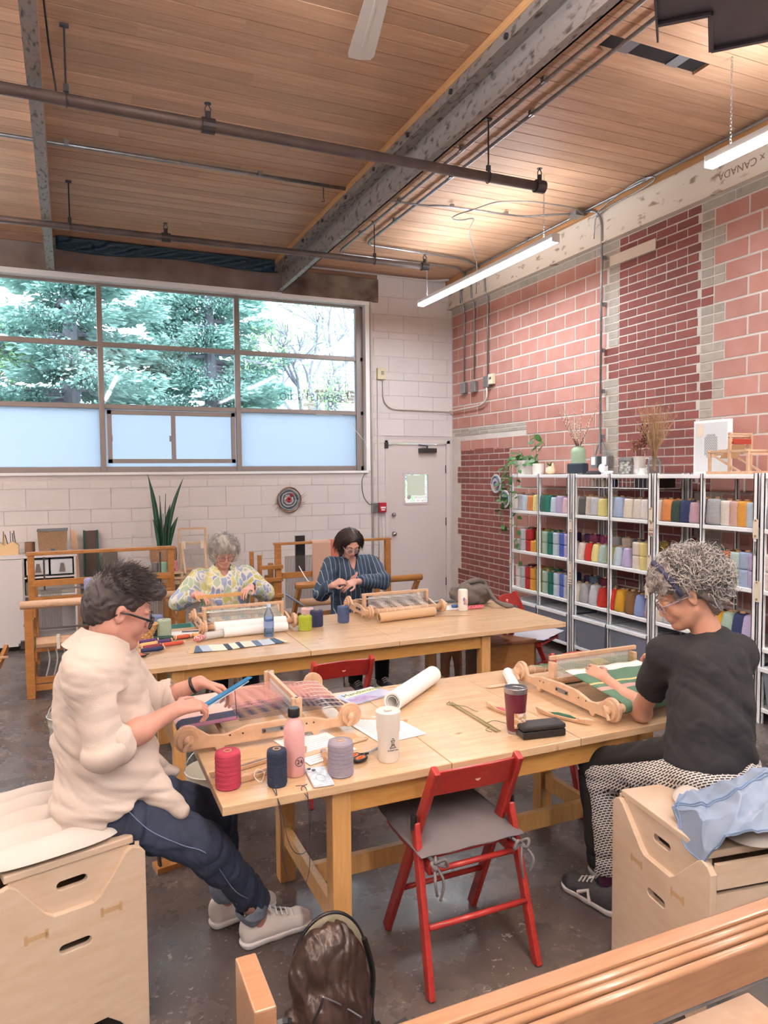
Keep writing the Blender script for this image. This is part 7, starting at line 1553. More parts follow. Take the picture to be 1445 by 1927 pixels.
pC, cC = sitter('person with chin-length dark hair and clear glasses in a navy pinstripe shirt', hdC, Vv((2.22,5.84,1.09)), (Vv((2.05,5.84,1.02)), Vv((2.42,5.84,1.02))), (Vv((1.93,5.76,.80)), Vv((2.46,5.68,.875))), (Vv((1.945,5.50,.90)), Vv((2.13,5.50,.915))),
  ((Vv((.45,-.7,.45)), Vv((-.2,-.75,.6)), (.9,1.0,1.1,1.2), 1, .9, .88, .05, .1), (Vv((-.8,-.45,-.1)), Vv((-.1,-.75,.6)), (.5,.6,.7,.8), -1, .8, .9, .08, .1)), skin_mat('skin_pale', 'D8A898', 'C99385'), 31, pin, 'shirt', .5, darkt, 1.0, O=OC_)
hdC.details(pC, '4A3A34', 'B06A62', OC_); hdC.glasses(pC, mat('clear_frame', 'D9C9BE', .2, alpha=.8), .0255, .0018, OC_)
hairC = mat('dark_brown_hair', '3E3230', .45, noise=(24, .7), col2='2A2224', bump=(120, .6, .004))
hC = haircap(hdC, [((0,-.015,.042),(.084,.104,.080)),((.070,.012,-.045),(.022,.048,.085)),((-.070,.012,-.045),(.022,.048,.085)),((0,-.06,-.04),(.078,.055,.10))], [((0,.105,-.01),(.060,.055,.10))], hairC, pC, OC_, (.006, 50, 7))
def rootsC(rn):
    while True:
        th = rn.uniform(0, 2*PI); z = rn.uniform(0, 1); q = math.sqrt(1-z*z); d = Vv((math.cos(th)*q, math.sin(th)*q, z))
        if d.y > .5 and d.z < .6: continue
        return hdC.p(d.x*.085, -.015+d.y*.104, .042+d.z*.080), hdC.r*d.x+hdC.f*d.y+hdC.u*d.z
def genC(rn, p, d):
    sx_ = 1 if (p-hdC.c).dot(hdC.r) > 0 else -1; L_ = rn.uniform(.10,.16)/9
    return lambda q, k: q+((hdC.r*sx_*max(0,.9-.22*k)-hdC.u*(.2+.25*k)+hdC.r*rn.gauss(0,.1)+hdC.f*.1).normalized())*L_
strands('hair_strands', hairC, hC, rootsC, 1100, .05, .0016, 6, OC_, genC, 9)

for (x, y, lb) in ((1.09, 5.72, 'low wooden stool under the silver-haired person'), (2.24, 5.90, 'low wooden stool under the person in pinstripes')):
    t = thing('stool', (x, y, 0), lb, 'stool'); MB().lathe([(0,.40),(.17,.40),(.175,.41),(.17,.425),(0,.425)], 28).build('seat', wood, t, auto=40)
    for k in range(4): a = PI/4+k*PI/2; MB().cyl((.17*math.cos(a),.17*math.sin(a),0),(.11*math.cos(a),.11*math.sin(a),.40),.016,10).build('leg', wood, t, smooth=True)
# ================================================================ shelf-top things
TZ = 1.776
pot = mat('ceramic_white', 'E4DFDA', .4)
def leafmesh(mb, p, d, n, L_, w):
    d = Vector(d).normalized(); n = Vector(n); s = d.cross(n).normalized(); n = s.cross(d).normalized()
    P = [p, p+d*L_*.15+s*w*.35, p+d*L_*.4+s*w*.5-n*L_*.02, p+d*L_*.75+s*w*.3-n*L_*.05, p+d*L_-n*L_*.10, p+d*L_*.75-s*w*.3-n*L_*.05, p+d*L_*.4-s*w*.5-n*L_*.02, p+d*L_*.15-s*w*.35, p+d*L_*.45+n*L_*.03]
    mb.add(P, [(0,1,8),(1,2,8),(2,3,8),(3,4,8),(4,5,8),(5,6,8),(6,7,8),(7,0,8)])
def vine(par, pts, n, rn, sz, m=leafm, each=True):
    path = smooth_path(pts, 8); MB().tube(path, .0025, 5).build('stem', m, par)
    for i in range(n):
        p = path[min(len(path)-1, int((i+.5)/n*len(path)))]; mb = MB(); a = rn.uniform(0, 2*PI); d = Vector((math.cos(a)*.8-.3, math.sin(a)*.8, rn.uniform(-.9, .1))); L_ = sz*rn.uniform(1.0, 1.5)
        leafmesh(mb, Vector(p)+d*.01, d, (-.6, rn.uniform(-.4,.4), .6), L_, L_*.72); o = mb.build('leaf', m, par, smooth=True)
rn = random.Random(12)
t = thing('pothos_plant', (4.62, 6.69, TZ), 'trailing green pothos in a large white pot at the corner of the shelves', 'plant')
MB().lathe([(0,0),(.075,0),(.085,.02),(.098,.135),(.102,.155),(.094,.155),(.09,.14),(0,.14)], 28).build('pot', pot, t, auto=40); MB().lathe([(0,.141),(.09,.141)], 20).build('soil', cmat('3B2D24'), t)
vine(t, [(0,0,.15),(-.10,.05,.20),(-.20,.10,.08),(-.22,.12,-.15),(-.20,.16,-.40),(-.21,.13,-.62)], 26, rn, .065)
vine(t, [(0,0,.15),(-.12,.0,.17),(-.19,.02,.0),(-.17,.05,-.20),(-.19,-.02,-.33)], 16, rn, .06)
vine(t, [(0,0,.15),(.0,.10,.18),(-.10,.17,.08),(-.15,.19,-.12),(-.14,.20,-.3)], 16, rn, .06)
vine(t, [(0,0,.15),(-.12,-.08,.10),(-.17,-.09,-.10),(-.16,-.11,-.26)], 8, rn, .05); vine(t, [(-.10,.0,-.35),(-.14,-.06,-.5),(-.15,-.07,-.72),(-.13,-.08,-.90),(-.14,-.09,-1.02)], 12, rn, .06)
vine(t, [(0,0,.15),(.0,.05,.20),(-.03,.12,.24)], 6, rn, .06); vine(t, [(0,0,.15),(.0,-.05,.20),(-.03,-.10,.20)], 6, rn, .06); vine(t, [(0,0,.15),(-.03,.0,.22),(-.05,.02,.26)], 5, rn, .055)
t = thing('potted_plant', (4.62, 6.44, TZ), 'upright climbing plant in a small white pot, second from the shelf corner', 'plant')
MB().lathe([(0,0),(.055,0),(.058,.006),(.062,.115),(.056,.118),(.054,.10),(0,.10)], 28).build('pot', pot, t, auto=40)
vine(t, [(0,0,.10),(.0,.02,.20),(-.02,.03,.32),(-.02,.05,.42),(-.02,.03,.44)], 8, rn, .075); vine(t, [(0,0,.30),(.0,-.05,.35),(.0,-.12,.31)], 3, rn, .085); vine(t, [(0,0,.10),(-.04,.06,.16),(-.04,.12,.12)], 4, rn, .075)
t = thing('succulent_pot', (4.62, 6.22, TZ), 'small succulent in a cream bird-shaped pot', 'plant'); MB().blob((0,0,.045), (.05,.052,.045), 20, 12).blob((-.005,-.04,.09), (.016,.015,.035), 12, 8).build('pot', mat('cream_ceramic', 'E9CFA9', .4), t, smooth=True)
for i in range(11): a = i*2.4; mb = MB(); leafmesh(mb, Vector((0,.005,.08)), (math.cos(a), math.sin(a), .9+.3*(i % 3)), (0,0,1), .075, .016); mb.build('leaf', leafm, t)
t = thing('flower_vase', (4.62, 5.775, TZ), 'tall pale green ribbed vase of pussy willow branches', 'vase')
pr = [(0,0),(.066,0),(.07,.006)]+[(.070+(.0015 if k % 2 else 0), .01+.012*k) for k in range(19)]+[(.066,.25),(.050,.262),(.046,.272),(.050,.278),(.042,.278),(.040,.26),(0,.26)]
MB().lathe(pr, 32).build('vase', mat('celadon', 'A3BFA2', .45), t, auto=60)
stem = mat('dry_stem', '6B4C40', .8); bud = mat('willow_bud', 'D9C8B4', .9)
for i in range(13):
    a = rn.uniform(0, 2*PI); sp_ = rn.uniform(.05, .30); L_ = rn.uniform(.22, .46); pts = [Vector((0,0,.24))+Vector((math.cos(a)*.6*sp_*f_, math.sin(a)*sp_*f_*1.2, L_*f_))+Vector((0,0,-.05*sp_*f_*f_)) for f_ in (0,.3,.6,1)]
    MB().tube(pts, [.003,.0025,.002,.001], 5).build('branch', stem, t); mb = MB()
    for k in range(9): f_ = .3+.68*k/9; q_ = f_*3; j = min(2, int(q_)); p = pts[j].lerp(pts[j+1], q_-j); mb.blob(p+Vector((rn.uniform(-.006,.006), rn.uniform(-.006,.006), .004)), (.006,.006,.010), 6, 4)
    tag(mb.build('buds', bud, t), kind='stuff')
t = thing('speaker', (4.56, 5.71, TZ), 'dark rounded bluetooth speaker on the shelf top before the green vase', 'speaker'); MB().box((-.04,-.12,.012),(.04,.12,.11)).build('body', mat('navy_speaker', '2C3644', .6, bump=(300,.3)), t, bevel=.012); MB().box((-.03,-.10,0),(.03,.10,.012)).build('foot', steel, t)
lathe_thing('smart_puck', 'black round puck with cables between the speaker and the white spool', 'device', 4.56, 5.47, TZ, [(0,0),(.065,0),(.072,.012),(.066,.03),(.03,.036),(0,.037)], mat('charcoal_fabric', '3C3B40', .8), 'body')
t = thing('white_camera', (4.58, 5.37, TZ), 'small round white device with a coiled white lead', 'device'); MB().lathe([(0,0),(.038,0),(.040,.01),(.038,.02),(0,.021)], 24, (0,0,.06), RY(-PI/2)).cbox((.02,0,.04), (.03,.06,.08)).build('body', white, t, auto=40); MB().tube([(.0+.035*math.cos(a)-.02, -.10+.05*math.sin(a), .005+.002*a) for a in [i*PI/8 for i in range(36)]], .004, 5).build('lead', white, t)
t = thing('glass_jar', (4.60, 5.085, TZ), 'glass jar of white cotton balls with a grey lid', 'jar'); MB().lathe([(0,0),(.058,0),(.062,.01),(.062,.115),(.055,.125)], 28).build('jar', pane_mat('jar_glass', 'EEF4F4', .08), t, auto=60); MB().lathe([(.0,.125),(.058,.123),(.06,.128),(.06,.15),(0,.152)], 28).build('lid', mat('grey_lid', '83898C', .5), t, auto=40)
for i in range(24): MB().blob((rn.uniform(-.035,.035), rn.uniform(-.035,.035), .018+(i//5)*.022), (.017,.017,.015), 8, 6).build('cotton_ball', mat('cotton', 'EFE9E2', .95) if 'cotton' not in bpy.data.materials else bpy.data.materials['cotton'], t, smooth=True)
t = thing('pitcher', (4.66, 4.98, TZ), 'white handled pitcher of dried roses', 'vase'); MB().lathe([(0,0),(.05,0),(.055,.02),(.048,.09),(.055,.145),(.062,.16),(.055,.16),(0,.14)], 28).tube(smooth_path([(0,-.05,.14),(0,-.11,.14),(0,-.10,.07),(0,-.055,.045)]), .009, 8).build('pitcher', pot, t, auto=60)
rose = mat('dried_rose', 'C99A82', .9, noise=(40,.6), col2='A8735E', rnd=.15)
for i in range(13):
    a = i*2.4; r_ = .02+.075*(i/13); p = Vector((math.cos(a)*r_*.7, math.sin(a)*r_+.02, .24+rn.uniform(-.02,.06)-.25*r_)); MB().tube([Vector((0,0,.13)), p], .002, 4).build('stem', stem, t); mb = MB()
    for k in range(7): b_ = k*.9; leafmesh(mb, p, (math.cos(b_), math.sin(b_), .7), (math.cos(b_), math.sin(b_), -.8), .034, .040)
    mb.blob(p+Vector((0,0,.01)), (.014,.014,.016), 8, 6); mb.build('rose', rose, t, smooth=True)
lathe_thing('bowl', 'small white bowl beside the pitcher', 'bowl', 4.58, 4.895, TZ, [(0,0),(.028,0),(.045,.045),(.042,.045),(.025,.006),(0,.006)], pot, 'bowl')
t = thing('tea_light_holder', (4.57, 4.84, TZ), 'tiny white triangular card stand beside the bowl', 'card'); MB().prism([(-.03,0),(.03,0),(.012,.055),(-.004,.055)], .06, RZ(PI/2)).build('card', paper, t)
t = thing('glass_bottle', (4.60, 4.745, TZ), 'clear glass bottle of tall dried grasses', 'vase'); MB().lathe([(0,0),(.052,0),(.056,.01),(.056,.10),(.045,.13),(.018,.15),(.015,.19),(.019,.195)], 28).build('bottle', bpy.data.materials['jar_glass'], t, auto=60)
gr = mat('dried_grass', 'C2A07C', .9, noise=(30,.6), col2='A98562')
mb = MB()
for i in range(150):
    a = rn.uniform(0, 2*PI); sp_ = rn.uniform(.0, .24)**1; L_ = rn.uniform(.22, .58); e_ = Vector((math.cos(a)*sp_*.5, math.sin(a)*sp_, .06+L_)); p0_ = Vector((rn.uniform(-.01,.01), rn.uniform(-.01,.01), .03)); m_ = Vector((e_.x*.15, e_.y*.15, .2)); mb.tube([p0_, m_, m_.lerp(e_,.5)+Vector((0,e_.y*.05,.02)), e_], [.0012,.0012,.001,.0008], 3)
    for k in range(7): p = m_.lerp(e_, .45+.55*k/7); mb.bar(p, p+Vector((rn.uniform(-.02,.02), rn.uniform(-.02,.02), .022)), .003, .0015)
tag(mb.build('grass', gr, t), kind='stuff'); mb = MB()
for i in range(60): p = Vector((-.03, .085+rn.gauss(0,.02), .34+rn.gauss(0,.05))); mb.blob(p, (.008,.008,.009), 5, 4)
tag(mb.build('dark_flowers', cmat('5A2B2A'), t), kind='stuff')
t = thing('framed_print', (4.70, 4.23, TZ), 'white framed print of a black geometric weave draft leaning on the wall', 'picture'); MB().box((-.012,-.175,0),(.022,.175,.43)).build('frame', white, t, bevel=.003); MB().box((-.0145,-.155,.02),(-.0115,.155,.41)).build('mat_board', mat('grey_white_board', 'D9DCDC', .2), t)
mb = MB()
for i in range(6):
    for j in range(9):
        if abs(i-2.5)+abs(j-4)*.5 < 4.2:
            cy, cz = (i-2.5)*.021, .225+(j-4)*.021; s_ = .010; q_ = [(cy-s_,cz),(cy,cz+s_),(cy+s_,cz),(cy,cz-s_)]
            for k in range(4): a, b_ = q_[k], q_[(k+1) % 4]; mb.bar((-.0155, a[0], a[1]), (-.0155, b_[0], b_[1]), .0012, .001, (1,0,0))
tag(mb.build('weave_draft', cmat('3B3A40'), t), kind='stuff'); MB().box((-.016,.075,.30),(-.0140,.135,.40)).build('card_tag', tagm, t)
# miniature floor loom
t = thing('model_loom', (4.60, 3.90, TZ), 'miniature wooden floor loom at the right end of the shelf top', 'loom')
def rails(t, lst, m, name='rail', bevel=.002):
    for a, b_, w_, h_ in lst: MB().bar(a, b_, w_, h_).build(name, m, t, bevel=bevel)
rails(t, [((x,-.20,.012),(x,.20,.012),.015,.022) for x in (-.10,.12)]+[((x,-.18,.17),(x,.19,.17),.014,.018) for x in (-.10,.12)], loomwood)
for x in (-.10,.12):
    for y in (-.17,.17): MB().box((x-.009,y-.009,.02),(x+.009,y+.009,.185)).build('post', loomwood, t)
    MB().box((x-.009,-.02,.02),(x+.009,.0,.31)).build('upright', loomwood, t); MB().bar((x,.15,.15),(x,-.10,.02),.012,.014).build('brace', loomwood, t)
rails(t, [((-.10,y,z),(.12,y,z),.014,.014) for y, z in ((-.17,.15),(.17,.15),(-.01,.30),(-.01,.25),(.09,.18))], loomwood)
for y, z in ((-.17,.17),(.17,.17),(-.01,.28)): MB().cyl((-.11,y,z),(.13,y,z),.010,12).build('roller', loomwood, t, smooth=True)
MB().box((-.08,-.03,.225),(.10,.015,.262)).build('red_warp', cmat('A8402F'), t); MB().grid(lambda u, v: (-.08+.18*u, .0+.10*v, .22-.10*v), 4, 4).build('linen_sheet', cmat('C9A57A'), t)
# ceramic discs on the wall
for y, z, s_, lb in ((7.70,1.66,1,'round glazed wall disc with blue and pink swirls, upper'),(7.50,1.475,.92,'round glazed wall disc with grey and mauve swirls, lower, by the trailing plant')):
    t = thing('wall_disc', (4.895, y, z), lb, 'decoration'); MB().lathe([(0,0),(.115*s_,0),(.12*s_,.006),(.113*s_,.012),(.05,.007),(0,.007)], 36, (0,0,0), RY(-PI/2)).build('disc', mat('glaze_base', 'C9C6C9', .3), t, auto=40)
    for k, (c_, r_) in enumerate((('4D6E8C',.092),('B98A86',.062),('3F5E80',.035))): MB().tube([(-.011-.001*k, r_*s_*math.cos(a)*(1-.03*a), r_*s_*math.sin(a)*(1-.03*a)) for a in [i*PI/12+k*2 for i in range(19)]], [.004+.007*math.sin(PI*i/18) for i in range(19)], 8).build('swirl', cmat(c_, .3), t, smooth=True)
# woven wreath on the white wall
t = thing('woven_wreath', (2.555, 8.865, 1.475), 'round twig-framed weaving in grey and red hung on the white wall', 'decoration')
for k in range(4): MB().tube([((.150+.006*math.sin(a*3+k*2))*math.cos(a), -.012-.004*k, (.155+.007*math.sin(a*4+k))*math.sin(a)) for a in [i*PI/24 for i in range(49)]], .005, 6).build('twig_hoop', cmat('8A6653'), t, smooth=True)
for k, (c_, r_, w_) in enumerate((('8C9295',.128,.014),('4A5560',.108,.012),('B9B5B8',.090,.011),('5C6468',.072,.011),('C6BFC4',.056,.009),('A33B44',.022,.020),('D9CBD0',.040,.007))): MB().tube([((r_+.004*math.sin(a*5+k))*math.cos(a)-.008, -.016-.002*math.sin(a*9), (r_+.004*math.cos(a*4+k))*math.sin(a)+.004) for a in [i*PI/18 for i in range(37)]], w_*.8, 6).build('yarn_ring', cmat(c_), t, smooth=True)
MB().blob((.03,-.03,.065),(.026,.014,.022),10,8).build('red_patch', cmat('9E2F3C'), t, smooth=True)
for a in (-.6,-.45,-.3,.1,.25,3.3,3.6): MB().tube([(.145*math.cos(a),-.015,.15*math.sin(a)),(.19*math.cos(a+.05),-.02,.19*math.sin(a+.1)),(.235*math.cos(a+.15),-.02,.22*math.sin(a+.2))], [.003,.002,.001], 5).build('twig', cmat('8A6653'), t)
MB().tube([(.01,-.005,.16),(.02,-.003,.22)], .001, 4).build('string', cmat('5A4A44'), t)
# ================================================================ back left: cabinet, looms, plant
wc_ = mat('white_laminate', 'D9D4D2', .5)
t = thing('white_cabinet', (-.9, 8.55, 0), 'white cabinet with tall door and open side shelves against the back wall', 'cabinet')
MB().box((-.75,-.28,.06),(.945,.28,.08)).box((-.75,-.28,.955),(.955,.28,.985)).box((-.75,.26,.06),(.945,.28,.96)).box((.43,-.28,.06),(.45,.26,.96)).box((.925,-.28,.06),(.945,.26,.96)).box((.45,-.27,.55),(.93,.26,.565)).box((.45,-.27,.74),(.93,.26,.755)).build('carcass', wc_, t); MB().box((-.75,-.30,.05),(.435,-.282,.95)).build('door', wc_, t, bevel=.002); MB().box((-.75,-.2,0),(.94,.26,.06)).build('plinth', blackm, t)
for k in (0, 1): o_ = MB().box((.47+.23*k,-.26,.775),(.68+.23*k,.2,.93)).build('drawer_tray', mat('frosted_tray', 'D5D6D8', .4) if not k else bpy.data.materials['frosted_tray'], t, bevel=.004); MB().prism([(.0,0),(.06,0),(.045,.09),(.015,.09)], .01, TR(.50+.23*k+.05,-.268,.80)).build('label_clip', cmat('6A6460'), o_)
MB().box((.46,-.24,.57),(.92,.2,.70)).build('grey_box', cmat('8F8C84'), t)
t = thing('tool_caddy', (-.60, 8.45, .985), 'wooden house-shaped caddy holding scissors and pens on the white cabinet', 'caddy')
MB().prism([(-.16,0),(.10,0),(.10,.10),(.05,.14),(-.03,.10),(-.08,.14),(-.16,.10)], .10).build('box', mat('pale_pine', 'D9B98C', .5), t, bevel=.002)
for k in range(9): MB().cyl((-.12+.024*k, rn.uniform(-.02,.02), .08), (-.13+.026*k+rn.uniform(-.03,.03), rn.uniform(-.02,.02), .20+rn.uniform(0,.06)), .005, 6).build('tool', cmat(['2A2A30','3E5A8A','2A2A30','8A6A4A','D9A02A','2A2A30','77777C','2A2A30','5A3A30'][k]), t)
lathe_thing('cork_pot', 'small brown cork pot beside the wooden caddy', 'pot', -.40, 8.5, .985, [(0,0),(.05,0),(.05,.12),(.045,.12),(.044,.01),(0,.01)], cmat('7A5C44'), 'pot')
t = thing('storage_basket', (-.175, 8.48, .987), 'square brown plaid fabric basket with grey rim on the cabinet', 'basket'); MB().add([(x*s_, y*s_, z) for z, s_ in ((0,.92),(.235,1.0)) for x, y in ((-.145,-.12),(.145,-.12),(.145,.12),(-.145,.12))], [(3,2,1,0),(0,1,5,4),(1,2,6,5),(2,3,7,6),(3,0,4,7),(4,5,6,7)]).build('basket', mat('brown_weave', 'A68A6C', .9, wave=('X',30,.5,.75), noise=(60,.5), col2='8A6E52'), t); MB().box((-.15,-.125,.235),(.15,.125,.25)).build('rim', cmat('6E7478'), t); MB().box((-.02,-.118,.02),(.02,-.112,.05)).build('label', cmat('56606A'), t)
t = thing('loom_reed', (.05, 8.62, 0), 'pale wooden lease sticks leaning on the wall beside the cabinet', 'sticks'); MB().bar((0,0,0),(-.03,.18,1.20),.035,.02,(0,1,0)).build('stick', loomwood, t); MB().bar((.035,0,0),(.0,.18,1.17),.03,.02,(0,1,0)).build('stick', loomwood, t)
t = thing('reed_case', (.22, 8.66, 0), 'tall dark brown loom reed edged in green leaning on the wall', 'reed'); MB().bar((0,0,.0),(-.01,.17,1.18),.12,.02,(0,1,0)).build('reed', mat('dark_reed', '4A3A34', .6, wave=('Z',60,.2,.7)), t)
for x in (-.07,.07): MB().bar((x,-.003,.0),(x-.01,.167,1.185),.02,.03,(0,1,0)).build('edge', cmat('1F4A42'), t)
t = thing('reed_case', (.42, 8.66, 0), 'shorter grey-brown loom reed leaning right of the tall one', 'reed'); MB().bar((0,0,.0),(-.01,.15,.93),.16,.02,(0,1,0)).build('reed', mat('grey_reed', '5E5A52', .6, wave=('Z',60,.2,.7)), t)
# side table with frame loom, plant, teal bin
t = thing('side_table', (1.30, 8.42, 0), 'low birch side table against the back wall behind the silver-haired person', 'table'); MB().box((-.42,-.30,.66),(.42,.34,.685)).build('top', wood, t, bevel=.002)
for x in (-.38,.36):
    for y in (-.27,.30): MB().box((x,y,0),(x+.04,y+.04,.66)).build('leg', wood, t)
MB().box((-.38,-.27,.60),(.38,-.25,.66)).build('apron', wood, t)
t = thing('snake_plant', (.965, 8.50, .70), 'tall snake plant in a woven basket pot against the back wall', 'plant'); bm2 = mat('seagrass', 'A5866A', .9, noise=(50,.6), col2='7E6048', bump=(60,.6)); MB().lathe([(0,.06),(.12,.06)]+[(.125+.025*math.sin(k/14*PI*.8)+(.003 if k % 2 else 0), .065+k*.016) for k in range(14)]+[(.12,.285),(0,.27)], 28).build('pot', bm2, t, auto=60)
sn = mat('snake_leaf', '2E5B44', .4, noise=(16,.6), col2='1D3F33', stretch=(1,1,5))
for i, (dx, dy, L_, lx_, tw) in enumerate([(-.05,.0,.84,-.10,0),(-.015,.02,.60,-.01,1),(.02,0,.62,.02,2),(.05,-.01,.80,.19,3),(.03,.03,.5,.06,4),(-.05,-.03,.34,-.06,5),(.0,-.04,.40,.0,6),(-.03,.02,.55,-.05,7),(.07,0,.36,.10,8)]):
    mb = MB(); n_ = 10; vs = []
    for k in range(n_+1):
        f_ = k/n_; w_ = .030*(.55+.6*math.sin(min(1,f_*1.5)*PI/2))*(1-f_**3)+.001; a = tw*.7+f_*.5; c_ = Vector((dx+lx_*f_*f_, dy, .27+L_*f_)); r_ = Vector((math.cos(a), math.sin(a)*.6, 0)); q_ = Vector((-r_.y, r_.x, 0)); vs += [c_-r_*w_, c_+q_*.006, c_+r_*w_, c_-q_*.006]
    mb.add(vs, [(4*k+j, 4*k+(j+1) % 4, 4*k+4+(j+1) % 4, 4*k+4+j) for k in range(n_) for j in range(4)]); mb.build('leaf', sn, t, smooth=True)
t = thing('frame_loom', (1.29, 8.44, .687), 'upright tapestry frame loom with tags on the side table', 'loom'); fl_ = [((-.15,0,0),(-.15,.05,.50)),((.15,0,0),(.15,.05,.50)),((-.15,.04,.50),(.15,.04,.50)),((-.16,.03,.33),(.16,.03,.33)),((-.16,.0,.04),(.16,.0,.04)),((-.12,-.16,.0),(-.13,.02,.34)),((.12,-.16,.0),(.13,.02,.34))]
for a, b_ in fl_: MB().bar(a, b_, .024, .024).build('frame_bar', wood, t, bevel=.002)
mb = MB()
for k in range(36): mb.bar((-.12+k*.0068,.02,.05),(-.12+k*.0068,.03,.33),.002,.002)
tag(mb.build('warp', cmat('8C8780'), t), kind='stuff')
for x in (-.11,.10): MB().box((x-.02,-.012,.27),(x+.02,-.010,.36)).build('card_tag', tagm, t)
yarncyl('grey spool beside the potted snake plant', '77767A', .84, 8.22, .035, .11, .74); 
t = thing('shelf_stand', (.97, 8.22, 0), 'low stand holding small spools below the snake plant', 'stand'); MB().box((-.28,-.10,.72),(.16,.38,.74)).build('top', wood, t)
for x in (-.27,.13):
    for y in (-.09,.35): MB().box((x,y,0),(x+.025,y+.025,.72)).build('leg', wood, t)
yarncyl('mint green spool below the snake plant', '8DB5A0', .92, 8.20, .042, .11, .74); yarncyl('pink spool below the snake plant', 'D98D94', 1.03, 8.20, .05, .12, .74)
def tub(label, x, y, w, d, h_, m, z=0): 
    t = thing('plastic_tub', (x, y, z), label, 'bin'); MB().add([(px*s_, py*s_, zz) for zz, s_ in ((0,.85),(h_,1.0),(h_,.94),(.01,.8)) for px, py in ((-w/2,-d/2),(w/2,-d/2),(w/2,d/2),(-w/2,d/2))], [(3,2,1,0),(0,1,5,4),(1,2,6,5),(2,3,7,6),(3,0,4,7),(4,5,9,8),(5,6,10,9),(6,7,11,10),(7,4,8,11),(8,9,13,12),(9,10,14,13),(10,11,15,14),(11,8,12,15),(12,13,14,15)]).build('tub', m, t); return t
tub('teal plastic tub on the floor behind the back table', .72, 5.75, .30, .25, .62, mat('teal_plastic', '5E9A92', .4))
# floor looms
def hole(t, pts, r=.012):
    for p, d in pts: p = Vector(p); MB().cyl(p, p+Vector(d)*.012, r, 10).build('bolt', darkmetal, t)
t = thing('floor_loom', (.27, 6.75, 0), 'large wooden floor loom with grey heddles behind the person in cream linen', 'loom')
for x in (-.60,.60):
    MB().bar((x,-.30,0),(x,-.30,.735),.065,.06,(0,1,0)).build('front_post', loomold, t, bevel=.003); MB().bar((x,.35,0),(x,.35,1.10),.055,.06,(0,1,0)).build('castle_post', loomold, t, bevel=.003); MB().bar((x,.85,0),(x,.85,.80),.055,.06,(0,1,0)).build('rear_post', loomold, t, bevel=.003)
    for z in (.12,.52): MB().bar((x,-.30,z),(x,.85,z),.03,.07).build('side_rail', loomold, t, bevel=.002)
    hole(t, [((x*1.05,-.30,.6),(x,0,0)),((x*1.05,.35,.9),(x,0,0))])
MB().box((-.64,.31,1.10),(.64,.39,1.13)).build('castle_top', loomold, t, bevel=.004); MB().cyl((-.66,-.30,.765),(.66,-.30,.765),.033,16).build('breast_beam', loomwood, t, smooth=True)
for z, m_ in ((.87,loomold),(.72,loomold),(.40,loomold),(.33,loomold)): MB().box((-.58,.02 if z < .5 else .20,z-.03),(.58,.05 if z < .5 else .23,z+.025)).build('beater_bar', m_, t, bevel=.003)
for z in (.14,.08): MB().box((-.58,-.29,z-.03),(.58,-.26,z+.02)).build('cross_rail', loomold, t, bevel=.003)
MB().cyl((-.55,-.27,.44),(.55,-.27,.44),.045,8).build('cloth_beam', loomwood, t); MB().cyl((-.59,-.27,.44),(-.56,-.27,.44),.06,20).build('ratchet', cmat('6E6B3E', .4), t); MB().cyl((-.68,-.27,.44),(-.59,-.27,.44),.012,8).cbox((-.65,-.27,.44),(.03,.05,.06)).build('crank', darkmetal, t)
for z in (.80,.45): MB().box((-.55,.27,z-.008),(.55,.29,z+.008)).build('harness_bar', steel, t)
mb = MB()
for k in range(44):
    x = -.52+.012*k if k < 14 else -.52+.012*(k+44); mb.bar((x,.28,.44),(x,.28,.80),.006,.002)
tag(mb.build('heddles', cmat('6A6766'), t), kind='stuff'); MB().box((-.50,.24,.80),(-.485,.26,1.09)).box((.485,.24,.80),(.50,.26,1.09)).build('chain_strap', darkmetal, t)
for x in (-.40,-.12): MB().box((x,-.32,.39),(x+.025,-.22,.492)).build('apron_cord', cmat('E6DCD0'), t)
for x in (-.48,-.42,-.36): MB().tube(smooth_path([(x,-.2,.42),(x+.02,-.18,.28),(x-.01,-.15,.13)]), .006, 5).build('tie_cord', cmat('D6D0CC'), t)
o = thing('lilac_cushion', (.20, 6.42, .86), 'lilac rounded bobbin winder cover sticking up behind the dark hair', 'cover'); MB().box((-.11,-.04,-.06),(.10,.04,.10)).build('cover', mat('lilac_plastic', '8F90BE', .5), o, bevel=.02)
t = thing('floor_loom', (2.58, 6.95, 0), 'wooden floor loom with pink striped cloth hung over its top rail', 'loom')
for x in (-.62,.62):
    MB().bar((x,.30,0),(x,.30,1.07),.06,.06,(0,1,0)).build('castle_post', loomold, t, bevel=.003); MB().bar((x,-.42,0),(x,-.42,.42),.06,.06,(0,1,0)).build('front_post', loomold, t, bevel=.003); MB().bar((x,-.20,.38),(x,-.46,.74),.035,.06).build('beam_arm', loomold, t, bevel=.003)
    for z in (.10,.40): MB().bar((x,-.42,z),(x,.60,z),.03,.06).build('side_rail', loomold, t, bevel=.002)
    MB().bar((x,.60,0),(x,.60,.85),.05,.05,(0,1,0)).build('rear_post', loomold, t)
MB().box((-.66,.27,1.07),(.66,.34,1.095)).build('castle_top', loomold, t, bevel=.004); MB().cyl((-.66,-.46,.755),(.66,-.46,.755),.033,16).build('breast_beam', loomold, t, smooth=True); MB().cyl((-.58,-.30,.56),(.58,-.30,.56),.04,16).build('cloth_beam', loomwood, t, smooth=True); MB().box((-.58,-.28,.34),(.58,-.25,.46)).build('cross_rail', loomold, t, bevel=.003); MB().box((-.58,.28,.72),(.58,.31,.78)).build('cross_rail', loomold, t, bevel=.003)
MB().cyl((-.60,-.46,.10),(.60,-.46,.10),.02,10).build('treadle_bar', loomold, t)
